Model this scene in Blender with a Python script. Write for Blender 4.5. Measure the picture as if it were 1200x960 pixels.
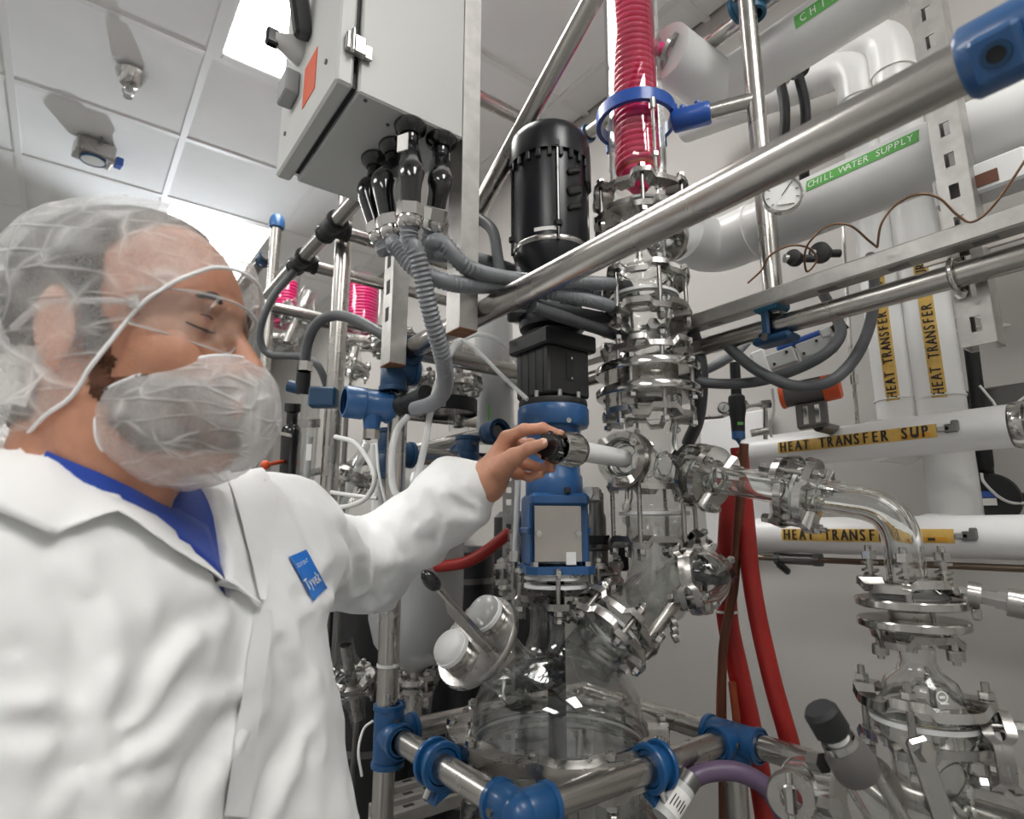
import bpy, bmesh, math, random
import numpy as np
from mathutils import Vector, Matrix, noise
from mathutils.bvhtree import BVHTree

for _o in list(bpy.data.objects):
    bpy.data.objects.remove(_o)
SC = bpy.context.scene
COL = SC.collection
PI = math.pi
random.seed(7)

# ------------------------------------------------------------------ camera, light, exposure
FPX, PITCH, YAW, CAMZ = 695.0, math.radians(11.3), math.radians(36.8), 1.40
cam_d = bpy.data.cameras.new('camera')
cam_d.sensor_width = 36.0
cam_d.lens = FPX * 36.0 / 1200.0
cam_d.clip_start = 0.02
cam_d.dof.use_dof = True
cam_d.dof.focus_distance = 0.97
cam_d.dof.aperture_fstop = 5.0
cam = bpy.data.objects.new('camera', cam_d)
cam.location = (0, 0, CAMZ)
cam.rotation_euler = (PI / 2 + PITCH, 0, -YAW)
COL.objects.link(cam)
SC.camera = cam

wd = bpy.data.worlds.new('world')
SC.world = wd
wd.use_nodes = True
wd.node_tree.nodes['Background'].inputs[0].default_value = (0.8, 0.85, 0.9, 1)
wd.node_tree.nodes['Background'].inputs[1].default_value = 0.3
PANEL_POWER = 11.0
SC.view_settings.view_transform = 'Standard'
SC.view_settings.look = 'None'
SC.view_settings.exposure = 0.56
SC.view_settings.gamma = 1.0
SC.view_settings.use_curve_mapping = False
SC.cycles.max_bounces = 20
SC.cycles.transmission_bounces = 20
SC.cycles.glossy_bounces = 8
SC.cycles.diffuse_bounces = 5
SC.cycles.transparent_max_bounces = 40
SC.cycles.caustics_reflective = False
SC.cycles.caustics_refractive = True
SC.cycles.blur_glossy = 0.5
SC.cycles.sample_clamp_indirect = 6.0

# ------------------------------------------------------------------ photo frame -> place
CAM = np.array([0, 0, CAMZ])
HD = np.array([math.sin(YAW), math.cos(YAW), 0])
RT = np.array([math.cos(YAW), -math.sin(YAW), 0])
FW = HD * math.cos(PITCH) + np.array([0, 0, math.sin(PITCH)])
UP = np.cross(RT, FW)
def A(*p): return np.array(p, float)
def ray(px, py): return FW + RT * (px - 600) / FPX + UP * (480 - py) / FPX
def P(px, py, d): return CAM + ray(px, py) * d
def onX(px, py, x): r = ray(px, py); return CAM + r * (x / r[0])
def onY(px, py, y): r = ray(px, py); return CAM + r * (y / r[1])
def onZ(px, py, z): r = ray(px, py); return CAM + r * ((z - CAMZ) / r[2])
def onH(px, py, D): r = ray(px, py); return CAM + r * (D / (r @ HD))
def nrm(a): a = np.asarray(a, float); return a / max(np.linalg.norm(a), 1e-12)
def camdir(x, y, z): return nrm(RT * x + A(0, 0, 1) * y + HD * z)   # right, up, away

# ------------------------------------------------------------------ mesh helpers
def frame(w):
    w = nrm(w)
    u = np.cross(A(0, 0, 1) if abs(w[2]) < 0.95 else A(1, 0, 0), w)
    u = nrm(u)
    return u, np.cross(w, u), w
def smooth_path(pts, k=6):
    pts = [np.asarray(p, float) for p in pts]
    if k <= 1 or len(pts) < 3: return pts
    out = []
    Q = [2 * pts[0] - pts[1]] + pts + [2 * pts[-1] - pts[-2]]
    for i in range(1, len(Q) - 2):
        a, b, c, d = Q[i - 1:i + 3]
        for j in range(k):
            t = j / k
            out.append(0.5 * (2 * b + (c - a) * t + (2 * a - 5 * b + 4 * c - d) * t * t + (3 * b - a - 3 * c + d) * t ** 3))
    out.append(pts[-1])
    return out
def bend_path(pts, rad, k=7):
    """straight runs joined by round bends"""
    pts = [np.asarray(p, float) for p in pts]
    out = [pts[0]]
    for i in range(1, len(pts) - 1):
        a, b, c = pts[i - 1], pts[i], pts[i + 1]
        d1, d2 = nrm(a - b), nrm(c - b)
        L = min(rad, np.linalg.norm(a - b) * .49, np.linalg.norm(c - b) * .49)
        p, q = b + d1 * L, b + d2 * L
        for j in range(k + 1):
            t = j / k
            out.append((1 - t) ** 2 * p + 2 * t * (1 - t) * b + t * t * q)
    out.append(pts[-1])
    return out
class G:
    def __init__(s): s.v = []; s.f = []
    def add(s, vs, fs):
        o = len(s.v)
        s.v.extend([tuple(map(float, p)) for p in vs]); s.f.extend([tuple(i + o for i in f) for f in fs])
        return s
    def sweep(s, rings, closed=False, cap=True):
        n = len(rings[0]); vs = [p for r in rings for p in r]; fs = []
        m = len(rings)
        for i in range(m if closed else m - 1):
            a, b = i * n, ((i + 1) % m) * n
            for j in range(n):
                k = (j + 1) % n
                fs.append((a + j, a + k, b + k, b + j))
        if cap and not closed:
            fs.append(tuple(range(n - 1, -1, -1))); fs.append(tuple((m - 1) * n + j for j in range(n)))
        return s.add(vs, fs)
    def cyl(s, p0, p1, r0, r1=None, n=16, cap=True):
        p0, p1 = np.asarray(p0, float), np.asarray(p1, float)
        r1 = r0 if r1 is None else r1
        u, v, w = frame(p1 - p0)
        return s.sweep([[p + (u * math.cos(2 * PI * j / n) + v * math.sin(2 * PI * j / n)) * r for j in range(n)] for p, r in ((p0, r0), (p1, r1))], cap=cap)
    def lathe(s, o, ax, prof, n=32, cap=False, closed=False):
        o = np.asarray(o, float); u, v, w = frame(ax)
        return s.sweep([[o + w * h + (u * math.cos(2 * PI * j / n) + v * math.sin(2 * PI * j / n)) * max(r, 1e-5) for j in range(n)] for r, h in prof], cap=cap, closed=closed)
    def tube(s, pts, r, n=12, cap=True, closed=False):
        pts = [np.asarray(p, float) for p in pts]; m = len(pts)
        rr = r if hasattr(r, '__len__') else [r] * m
        T = []
        for i in range(m):
            a = pts[i - 1] if (i > 0 or closed) else pts[i]
            b = pts[(i + 1) % m] if (i < m - 1 or closed) else pts[i]
            T.append(nrm(b - a))
        u, v, w = frame(T[0]); R = []
        for i in range(m):
            u = nrm(u - T[i] * (u @ T[i])); v = np.cross(T[i], u)
            R.append([pts[i] + (u * math.cos(2 * PI * j / n) + v * math.sin(2 * PI * j / n)) * rr[i] for j in range(n)])
        return s.sweep(R, closed=closed, cap=cap)
    def box(s, c, size, R=None, bev=0.0):
        c = np.asarray(c, float); R = np.eye(3) if R is None else np.asarray(R)
        h = np.asarray(size, float) / 2; b = min(bev, h.min() * .9)
        vs = []; fs = []
        if b <= 0:
            for x in (-1, 1):
                for y in (-1, 1):
                    for z in (-1, 1): vs.append(c + R @ (h * A(x, y, z)))
            fs = [(0, 1, 3, 2), (4, 6, 7, 5), (0, 4, 5, 1), (2, 3, 7, 6), (0, 2, 6, 4), (1, 5, 7, 3)]
            return s.add(vs, fs)
        idx = {}
        for x in (-1, 1):
            for y in (-1, 1):
                for z in (-1, 1):
                    for a in range(3):
                        q = h - b; q[a] = h[a]
                        idx[(x, y, z, a)] = len(vs); vs.append(c + R @ (q * A(x, y, z)))
        def I(sg, a): return idx[(sg[0], sg[1], sg[2], a)]
        for a in range(3):
            o1, o2 = (a + 1) % 3, (a + 2) % 3
            for sa in (-1, 1):
                q = []
                for s1, s2 in ((-1, -1), (1, -1), (1, 1), (-1, 1)):
                    sg = [0, 0, 0]; sg[a] = sa; sg[o1] = s1; sg[o2] = s2; q.append(I(sg, a))
                fs.append(tuple(q) if sa > 0 else tuple(q[::-1]))
        for a in range(3):           # edge strips along axis a
            o1, o2 = (a + 1) % 3, (a + 2) % 3
            for s1 in (-1, 1):
                for s2 in (-1, 1):
                    q = []
                    for sa in (-1, 1):
                        sg = [0, 0, 0]; sg[a] = sa; sg[o1] = s1; sg[o2] = s2
                        q.append((I(sg, o1), I(sg, o2)))
                    f = (q[0][0], q[0][1], q[1][1], q[1][0])
                    fs.append(f if s1 * s2 < 0 else f[::-1])
        for x in (-1, 1):
            for y in (-1, 1):
                for z in (-1, 1):
                    f = tuple(I((x, y, z), a) for a in range(3))
                    fs.append(f if x * y * z > 0 else f[::-1])
        return s.add(vs, fs)
    def ball(s, c, r, R=None, n=16, m=10):
        c = np.asarray(c, float); R = np.eye(3) if R is None else np.asarray(R)
        r = np.asarray(r if hasattr(r, '__len__') else (r, r, r), float)
        return s.sweep([[c + R @ (r * A(math.sin(t) * math.cos(2 * PI * j / n), math.sin(t) * math.sin(2 * PI * j / n), math.cos(t))) for j in range(n)]
                        for t in [PI * (i + .02) / (m + .04) if 0 < i < m else (1e-3 if i == 0 else PI - 1e-3) for i in range(m + 1)]], cap=True)
    def prism(s, poly, o, ex, ey, h, ez=None):
        o, ex, ey = np.asarray(o, float), nrm(ex), nrm(ey)
        ez = nrm(np.cross(ex, ey)) if ez is None else nrm(ez)
        n = len(poly)
        a = [o + ex * x + ey * y for x, y in poly]
        return s.add(a + [p + ez * h for p in a], [tuple(range(n - 1, -1, -1)), tuple(range(n, 2 * n))] + [(i, (i + 1) % n, n + (i + 1) % n, n + i) for i in range(n)])
    def nut(s, c, ax, r, h): return s.cyl(np.asarray(c) - nrm(ax) * h / 2, np.asarray(c) + nrm(ax) * h / 2, r, n=6)
WL = {}
def mesh_of(name, g, sharp=40, smooth=True):
    v = np.asarray(g.v, dtype=float).reshape(-1, 3)
    c = (v.min(0) + v.max(0)) / 2
    me = bpy.data.meshes.new(name)
    me.from_pydata((v - c).tolist(), [], g.f)
    if smooth:
        me.polygons.foreach_set('use_smooth', [True] * len(me.polygons))
        me.set_sharp_from_angle(angle=math.radians(sharp))
    me.update()
    return me, c
def obj(name, g, mat, parent=None, sharp=40, fix=False):
    if isinstance(g, list):
        return [obj(name, q, mat, parent, sharp, fix) for q in g if q.v][-1]
    me, c = mesh_of(name, g, sharp)
    if fix or mat == 'glass':
        bm = bmesh.new(); bm.from_mesh(me); bmesh.ops.recalc_face_normals(bm, faces=bm.faces); bm.to_mesh(me); bm.free()
    me.materials.append(MT[mat])
    o = bpy.data.objects.new(name, me); COL.objects.link(o)
    WL[o] = c
    if parent is not None:
        o.parent = parent; o.location = c - WL[parent]
    else: o.location = c
    return o
def thing(name, label, cat, loc, group=None):
    o = bpy.data.objects.new(name, None); COL.objects.link(o)
    o.empty_display_size = 0.05
    WL[o] = np.asarray(loc, float); o.location = WL[o]
    return tag(o, label, cat, group)
def tag(o, label, cat, group=None):
    o['label'] = label; o['category'] = cat
    if group: o['group'] = group
    return o
def struct(name, g, mat, parent=None):
    o = obj(name, g, mat, parent)
    if parent is None: o['kind'] = 'structure'
    return o
def copy_to(o, delta, parent):
    c = o.copy(); COL.objects.link(c); c.parent = parent
    WL[c] = WL[o] + np.asarray(delta)
    c.location = WL[c] - (WL[parent] if parent is not None else 0)
    return c
def rotz(a): return np.array([[math.cos(a), -math.sin(a), 0], [math.sin(a), math.cos(a), 0], [0, 0, 1]])
def cols(*c): return np.array([nrm(x) for x in c]).T

# ------------------------------------------------------------------ materials
MT = {}
def mat(name, color, rough=.5, metal=0., bump=0., bscale=60., var=0., vscale=8., coat=0., spec=.5, trans=0., sheen=0., sub=0., alpha=1., stretch=None, rvar=0.):
    m = bpy.data.materials.new(name); m.use_nodes = True
    nt = m.node_tree; N = nt.nodes; L = nt.links; b = N['Principled BSDF']
    b.inputs['Base Color'].default_value = (*color, 1); b.inputs['Roughness'].default_value = rough
    b.inputs['Metallic'].default_value = metal; b.inputs['Specular IOR Level'].default_value = spec
    b.inputs['Coat Weight'].default_value = coat; b.inputs['Transmission Weight'].default_value = trans
    b.inputs['Sheen Weight'].default_value = sheen; b.inputs['Alpha'].default_value = alpha
    if sub:
        b.inputs['Subsurface Weight'].default_value = sub; b.inputs['Subsurface Radius'].default_value = (.012, .004, .002); b.inputs['Subsurface Scale'].default_value = 1.
    if var or bump or rvar:
        tc = N.new('ShaderNodeTexCoord'); mp = N.new('ShaderNodeMapping')
        L.new(tc.outputs['Object'], mp.inputs[0])
        if stretch: mp.inputs['Scale'].default_value = stretch
        src = mp.outputs[0]
    if var:
        nz = N.new('ShaderNodeTexNoise'); nz.inputs['Scale'].default_value = vscale; nz.inputs['Detail'].default_value = 5
        L.new(src, nz.inputs['Vector'])
        rp = N.new('ShaderNodeValToRGB')
        rp.color_ramp.elements[0].position = .3; rp.color_ramp.elements[1].position = .7
        rp.color_ramp.elements[0].color = (*[max(0, c * (1 - var)) for c in color], 1); rp.color_ramp.elements[1].color = (*[min(1, c * (1 + var)) for c in color], 1)
        L.new(nz.outputs[0], rp.inputs[0]); L.new(rp.outputs[0], b.inputs['Base Color'])
    if rvar:
        n3 = N.new('ShaderNodeTexNoise'); n3.inputs['Scale'].default_value = vscale * 1.7; n3.inputs['Detail'].default_value = 6
        L.new(src, n3.inputs['Vector'])
        mr = N.new('ShaderNodeMapRange'); mr.inputs['To Min'].default_value = max(.02, rough - rvar); mr.inputs['To Max'].default_value = rough + rvar
        mr.inputs['From Min'].default_value = .3; mr.inputs['From Max'].default_value = .7
        L.new(n3.outputs[0], mr.inputs[0]); L.new(mr.outputs[0], b.inputs['Roughness'])
    if bump:
        n2 = N.new('ShaderNodeTexNoise'); n2.inputs['Scale'].default_value = bscale; n2.inputs['Detail'].default_value = 4
        L.new(src, n2.inputs['Vector'])
        bp = N.new('ShaderNodeBump'); bp.inputs['Strength'].default_value = bump; bp.inputs['Distance'].default_value = .004
        L.new(n2.outputs[0], bp.inputs['Height']); L.new(bp.outputs[0], b.inputs['Normal'])
    MT[name] = m
    return m
def glass(name, ior=1.47, color=(.975, .98, .975), rough=0.):
    m = bpy.data.materials.new(name); m.use_nodes = True
    N = m.node_tree.nodes; L = m.node_tree.links; N.clear()
    g = N.new('ShaderNodeBsdfGlass'); g.inputs['IOR'].default_value = ior; g.inputs['Color'].default_value = (*color, 1); g.inputs['Roughness'].default_value = rough
    o = N.new('ShaderNodeOutputMaterial'); L.new(g.outputs[0], o.inputs[0]); MT[name] = m
def thin_glass(name, color=(.945, .95, .945), ior=1.5, rough=.01, haze=0.):
    m = bpy.data.materials.new(name); m.use_nodes = True
    N = m.node_tree.nodes; L = m.node_tree.links; N.clear()
    t = N.new('ShaderNodeBsdfTransparent'); t.inputs[0].default_value = (*color, 1)
    g = N.new('ShaderNodeBsdfGlossy'); g.inputs['Roughness'].default_value = rough
    lw = N.new('ShaderNodeLayerWeight'); lw.inputs[0].default_value = .5
    pw = N.new('ShaderNodeMath'); pw.operation = 'POWER'; pw.inputs[1].default_value = 4.0; L.new(lw.outputs['Facing'], pw.inputs[0])
    fr = N.new('ShaderNodeMapRange'); fr.inputs['To Min'].default_value = ((ior - 1) / (ior + 1)) ** 2 * 1.8; fr.inputs['To Max'].default_value = .95; L.new(pw.outputs[0], fr.inputs[0])
    mx = N.new('ShaderNodeMixShader'); L.new(fr.outputs[0], mx.inputs[0]); L.new(t.outputs[0], mx.inputs[1]); L.new(g.outputs[0], mx.inputs[2])
    o = N.new('ShaderNodeOutputMaterial'); out = mx
    if haze:
        d = N.new('ShaderNodeBsdfDiffuse'); d.inputs[0].default_value = (.85, .86, .86, 1)
        m2 = N.new('ShaderNodeMixShader'); m2.inputs[0].default_value = haze
        L.new(mx.outputs[0], m2.inputs[1]); L.new(d.outputs[0], m2.inputs[2]); out = m2
    L.new(out.outputs[0], o.inputs[0]); MT[name] = m
def veil(name, lo=.3, hi=.9, scale=14., color=(.93, .93, .92)):
    """thin non-woven cloth: see-through fibres, denser where it creases"""
    m = bpy.data.materials.new(name); m.use_nodes = True
    N = m.node_tree.nodes; L = m.node_tree.links; N.clear()
    tc = N.new('ShaderNodeTexCoord')
    def mth(op, x, y):
        n = N.new('ShaderNodeMath'); n.operation = op
        for i, q in enumerate((x, y)):
            if isinstance(q, float): n.inputs[i].default_value = q
            else: L.new(q, n.inputs[i])
        return n.outputs[0]
    wz = N.new('ShaderNodeTexNoise'); wz.inputs['Scale'].default_value = scale * .8; wz.inputs['Detail'].default_value = 1.; L.new(tc.outputs['Object'], wz.inputs['Vector'])
    def crease(sc, rot, wid, warp):
        va = N.new('ShaderNodeVectorMath'); va.operation = 'SCALE'; va.inputs['Scale'].default_value = warp; L.new(wz.outputs['Color'], va.inputs[0])
        vb = N.new('ShaderNodeVectorMath'); vb.operation = 'ADD'; L.new(tc.outputs['Object'], vb.inputs[0]); L.new(va.outputs[0], vb.inputs[1])
        mp = N.new('ShaderNodeMapping'); mp.inputs['Scale'].default_value = sc; mp.inputs['Rotation'].default_value = rot; L.new(vb.outputs[0], mp.inputs[0])
        v = N.new('ShaderNodeTexVoronoi'); v.feature = 'DISTANCE_TO_EDGE'; v.inputs['Scale'].default_value = 1.; L.new(mp.outputs[0], v.inputs['Vector'])
        r = N.new('ShaderNodeMapRange'); r.inputs['From Min'].default_value = 0.; r.inputs['From Max'].default_value = wid; r.inputs['To Min'].default_value = 1.; r.inputs['To Max'].default_value = 0.; L.new(v.outputs['Distance'], r.inputs[0])
        return mth('POWER', r.outputs[0], 1.6)
    a = crease((scale * .5, scale * 2.2, scale * .9), (.4, .8, .3), .10, .02); b = crease((scale * .7, scale * .6, scale * 2.8), (-.5, .5, .4), .10, .02); c = crease((scale * 3.4, scale * 2.2, scale * 2.), (.9, -.4, .7), .12, .01)
    def mask_(sc, off):
        n = N.new('ShaderNodeTexNoise'); n.inputs['Scale'].default_value = sc; n.inputs['Detail'].default_value = 1.
        o_ = N.new('ShaderNodeVectorMath'); o_.operation = 'ADD'; o_.inputs[1].default_value = off; L.new(tc.outputs['Object'], o_.inputs[0]); L.new(o_.outputs[0], n.inputs['Vector'])
        r = N.new('ShaderNodeMapRange'); r.inputs['From Min'].default_value = .42; r.inputs['From Max'].default_value = .62; L.new(n.outputs[0], r.inputs[0])
        return r.outputs[0]
    cr = mth('MAXIMUM', mth('MAXIMUM', mth('MULTIPLY', a, mask_(scale * 1.1, (3., 1., 2.))), mth('MULTIPLY', b, mask_(scale * 1.3, (7., 5., 1.)))), mth('MULTIPLY', c, .10))
    mp2 = N.new('ShaderNodeTexNoise'); mp2.inputs['Scale'].default_value = scale * 1.3; mp2.inputs['Detail'].default_value = 2.; L.new(tc.outputs['Object'], mp2.inputs['Vector'])
    base = mth('MULTIPLY', mp2.outputs[0], .5)
    fib = N.new('ShaderNodeTexNoise'); fib.inputs['Scale'].default_value = 420.; fib.inputs['Detail'].default_value = 2.; L.new(tc.outputs['Object'], fib.inputs['Vector'])
    al = mth('ADD', mth('MULTIPLY', cr, hi - lo), mth('ADD', mth('SUBTRACT', base, .25), mth('ADD', mth('MULTIPLY', fib.outputs[0], .22), lo - .11)))
    al.node.use_clamp = True
    d = N.new('ShaderNodeBsdfDiffuse'); d.inputs[0].default_value = (*color, 1)
    tl = N.new('ShaderNodeBsdfTranslucent'); tl.inputs[0].default_value = (*color, 1)
    bp = N.new('ShaderNodeBump'); bp.inputs['Strength'].default_value = .7; bp.inputs['Distance'].default_value = .004; L.new(cr, bp.inputs['Height']); L.new(bp.outputs[0], d.inputs['Normal'])
    ms = N.new('ShaderNodeMixShader'); ms.inputs[0].default_value = .35; L.new(d.outputs[0], ms.inputs[1]); L.new(tl.outputs[0], ms.inputs[2])
    t = N.new('ShaderNodeBsdfTransparent')
    mx = N.new('ShaderNodeMixShader'); L.new(al, mx.inputs[0]); L.new(t.outputs[0], mx.inputs[1]); L.new(ms.outputs[0], mx.inputs[2])
    o = N.new('ShaderNodeOutputMaterial'); L.new(mx.outputs[0], o.inputs[0]); MT[name] = m
def glow(name, color, power):
    m = bpy.data.materials.new(name); m.use_nodes = True
    N = m.node_tree.nodes; L = m.node_tree.links; N.clear()
    e = N.new('ShaderNodeEmission'); e.inputs[0].default_value = (*color, 1); e.inputs[1].default_value = power
    o = N.new('ShaderNodeOutputMaterial'); L.new(e.outputs[0], o.inputs[0]); MT[name] = m

mat('steel', (.48, .455, .43), .26, 1., var=.05, vscale=9, rvar=.03)
mat('brushed', (.47, .45, .425), .27, 1., rvar=.025, vscale=5, var=.04)
mat('bright', (.56, .55, .53), .15, 1., rvar=.05, vscale=30)
mat('satin', (.44, .425, .405), .30, 1., rvar=.07, vscale=25)
mat('galv', (.46, .45, .43), .42, .9, var=.12, vscale=40, bump=.08, bscale=90)
mat('rust', (.22, .10, .05), .6, .4, var=.3, vscale=60)
mat('dark_steel', (.20, .195, .19), .38, .9, var=.15, vscale=20)
mat('blue_clamp', (.008, .078, .22), .36, var=.12, vscale=14, bump=.12, bscale=70, coat=.2)
mat('blue_coat', (.022, .095, .25), .34, var=.08, vscale=10, bump=.06, bscale=40, coat=.2)
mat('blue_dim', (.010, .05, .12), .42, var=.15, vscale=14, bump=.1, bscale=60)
mat('blue_royal', (.015, .09, .42), .35, coat=.2)
mat('teal', (.02, .11, .19), .4, var=.1)
mat('black_paint', (.007, .008, .011), .30, bump=.04, bscale=90)
mat('black_cast', (.014, .014, .015), .48, bump=.12, bscale=80, var=.15)
mat('black_gloss', (.008, .008, .009), .16, coat=.5)
mat('rubber', (.010, .010, .011), .6)
mat('pvc', (.83, .83, .815), .32, var=.02, vscale=5, bump=.02, bscale=20, coat=.1)
mat('white_paint', (.78, .78, .77), .45)
mat('ptfe', (.88, .88, .87), .35, sub=.0)
mat('box_grey', (.56, .565, .55), .42, var=.03, vscale=4, bump=.03, bscale=120)
mat('box_edge', (.30, .31, .31), .45, .3)
mat('conduit', (.20, .21, .225), .42, var=.06, vscale=30)
mat('hose_grey', (.085, .09, .095), .48, var=.1, vscale=20)
mat('cable_white', (.78, .78, .76), .4)
mat('red_hose', (.30, .011, .008), .42, var=.12, vscale=12, bump=.04, bscale=30)
mat('rust_hose', (.30, .055, .018), .5, var=.2, vscale=14)
mat('brown_hose', (.11, .035, .015), .5, var=.2, vscale=14)
mat('purple_hose', (.115, .075, .135), .45, var=.1)
mat('orange', (.72, .09, .02), .4)
mat('act_grey', (.10, .095, .09), .4, var=.1)
mat('amber', (.65, .30, .02), .4)
mat('green_tape', (.13, .46, .10), .45)
mat('tape_yellow', (.66, .42, .10), .5, var=.15, vscale=60)
mat('ink_white', (.9, .92, .88), .5)
mat('ink_black', (.025, .02, .015), .5)
mat('copper', (.17, .095, .055), .35, .7)
mat('bronze', (.20, .15, .11), .35, .8)
mat('dial', (.82, .82, .80), .3)
mat('steel_plate', (.50, .465, .425), .38, .75, var=.06, vscale=8)
mat('pink_coil', (1., .022, .17), .25, coat=.3)  # back-lit glow put into the base colour, nothing emits
mat('backlit_pink', (1., .09, .05), .3)
mat('magenta', (.95, .02, .25), .3, coat=.3)
mat('paper', (.82, .80, .78), .5)
mat('ceiling_tile', (.86, .865, .86), .85, bump=.25, bscale=260, var=.03, vscale=3)
mat('grid_white', (.80, .80, .79), .5)
mat('wall_paint', (.47, .45, .425), .55, var=.04, vscale=1.5, bump=.03, bscale=90)
mat('wall_white', (.50, .50, .49), .6)
mat('wall_far', (.50, .50, .49), .6, var=.04, vscale=1.5)
mat('floor_epoxy', (.27, .27, .265), .35, var=.06, vscale=3)
mat('skin', (.52, .25, .158), .48, sub=.15, var=.10, vscale=55, bump=.12, bscale=260)
mat('skin_hand', (.70, .40, .29), .46, sub=.15, var=.10, vscale=60, bump=.16, bscale=230)
mat('hair', (.035, .026, .021), .6, var=.4, vscale=300, bump=.8, bscale=420)
mat('brow', (.03, .018, .012), .7)
mat('nail', (.80, .52, .43), .3)
mat('coat_cloth', (.87, .875, .87), .62, bump=.35, bscale=30, sheen=.1)
mat('shirt_blue', (.012, .055, .36), .8, bump=.3, bscale=600, sheen=.2)
mat('tag_blue', (.01, .17, .62), .5)
mat('trouser', (.03, .035, .06), .8)
glass('glass')
thin_glass('thin_glass')
thin_glass('lens', color=(.97, .975, .97), ior=1.55)
thin_glass('frost', haze=.35)
thin_glass('tubing', haze=.5, rough=.15)
veil('net', .32, .84, 17.)
veil('mask', .43, .90, 24.)
veil('stubble', .55, .85, 60., (.03, .016, .010))
glow('diffuser', (1., .985, .96), PANEL_POWER)
# ------------------------------------------------------------------ the room
X0, X1, Y0, Y1, ZC = -2.20, 1.62, -2.05, 6.51, 3.15
struct('floor', G().box((( X0 + X1) / 2, (Y0 + Y1) / 2, -.05), (X1 - X0 + .4, Y1 - Y0 + .4, .1)), 'floor_epoxy')
wr = struct('wall_right', G().box((X1 + .06, (Y0 + Y1) / 2, 1.6), (.12, Y1 - Y0 + .4, 3.4)), 'wall_paint')
struct('wall_left', G().box((X0 - .06, (Y0 + Y1) / 2, 1.6), (.12, Y1 - Y0 + .4, 3.4)), 'wall_white')
struct('wall_behind', G().box(((X0 + X1) / 2, Y0 - .06, 1.6), (X1 - X0, .12, 3.4)), 'wall_white')
wb = struct('wall_back', G().box(((X0 + X1) / 2, Y1 + .06, 1.6), (X1 - X0, .12, 3.4)), 'wall_far')
for i in range(4):           # lapped sheet boards on the far wall
    for k in range(5):
        w = (X1 - X0) / 4; hh = 3.1 / 5
        obj('wall_board', G().box((X0 + w * (i + .5), Y1 - .006, .02 + hh * (k + .5)), (w - .012, .012, hh - .012), bev=.003), 'wall_far', wb)
ce = struct('ceiling', G().box(((X0 + X1) / 2, (Y0 + Y1) / 2, ZC + .12), (X1 - X0 + .4, Y1 - Y0 + .4, .12)), 'white_paint')
XL = [.243 + .61 * k for k in range(-4, 3)]
YL = [2.235 + .61 * k for k in range(-7, 8)]
lights = [(3 + i, j) for i in (1, -2) for j in (6 - 1, 6 + 3, 6 - 5)]      # (column, first row) of 0.61 x 1.22 m troffers
def is_light(ci, cj): return any(ci == a and cj in (b, b + 1) for a, b in lights)
_tile = None
for ci in range(-1, len(XL)):
    for cj in range(-1, len(YL)):
        xa = XL[ci] if ci >= 0 else X0; xb = XL[ci + 1] if ci + 1 < len(XL) else X1
        ya = YL[cj] if cj >= 0 else Y0; yb = YL[cj + 1] if cj + 1 < len(YL) else Y1
        if xb - xa < .03 or yb - ya < .03 or is_light(ci, cj): continue
        full = abs(xb - xa - .61) < 1e-3 and abs(yb - ya - .61) < 1e-3
        if full and _tile is not None:
            copy_to(_tile, A((xa + xb) / 2, (ya + yb) / 2, ZC + .016) - WL[_tile], ce)
            continue
        t = obj('ceiling_tile', G().box(((xa + xb) / 2, (ya + yb) / 2, ZC + .016), (xb - xa - .016, yb - ya - .016, .016), bev=.004), 'ceiling_tile', ce)
        if full: _tile = t
for x in XL: obj('grid_bar', G().box((x, (Y0 + Y1) / 2, ZC + .006), (.026, Y1 - Y0, .012)).box((x, (Y0 + Y1) / 2, ZC + .03), (.004, Y1 - Y0, .04)), 'grid_white', ce)
for y in YL: obj('grid_bar', G().box(((X0 + X1) / 2, y, ZC + .007), (X1 - X0, .026, .010)), 'grid_white', ce)
LL = ['bright ceiling light panel above the grey control box', 'bright ceiling light panel behind the hair net', 'unseen ceiling light panel above and behind the camera for fill',
      'ceiling light panel over the left aisle', 'far unseen ceiling light panel over the left aisle', 'ceiling light panel over the left aisle behind the camera, unseen']  # only the first two are in view, the rest are added for fill
for k, (a, b) in enumerate(lights):
    xa, ya = XL[a], YL[b]; xb, yb = xa + .61, ya + 1.22
    xc, yc = (xa + xb) / 2, (ya + yb) / 2
    t = thing('ceiling_light', LL[k], 'ceiling light', (xc, yc, ZC), 'recessed ceiling light panels')
    g = G()
    for dx in (-.285, .285): g.box((xc + dx, yc, ZC + .012), (.04, 1.2, .02), bev=.003)
    for dy in (-.59, .59): g.box((xc, yc + dy, ZC + .012), (.53, .04, .02), bev=.003)
    obj('frame', g, 'grid_white', t)
    obj('diffuser', G().box((xc, yc, ZC + .014), (.53, 1.14, .006)), 'diffuser', t)
    obj('latch', G().cyl((xa + .04, ya + .05, ZC - .002), (xa + .04, ya + .05, ZC + .004), .006, n=10), 'dark_steel', t)
# baseboard along the pipe wall
struct('baseboard_right', G().box((X1 - .008, (Y0 + Y1) / 2, .06), (.016, Y1 - Y0, .12), bev=.004), 'rubber')

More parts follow.
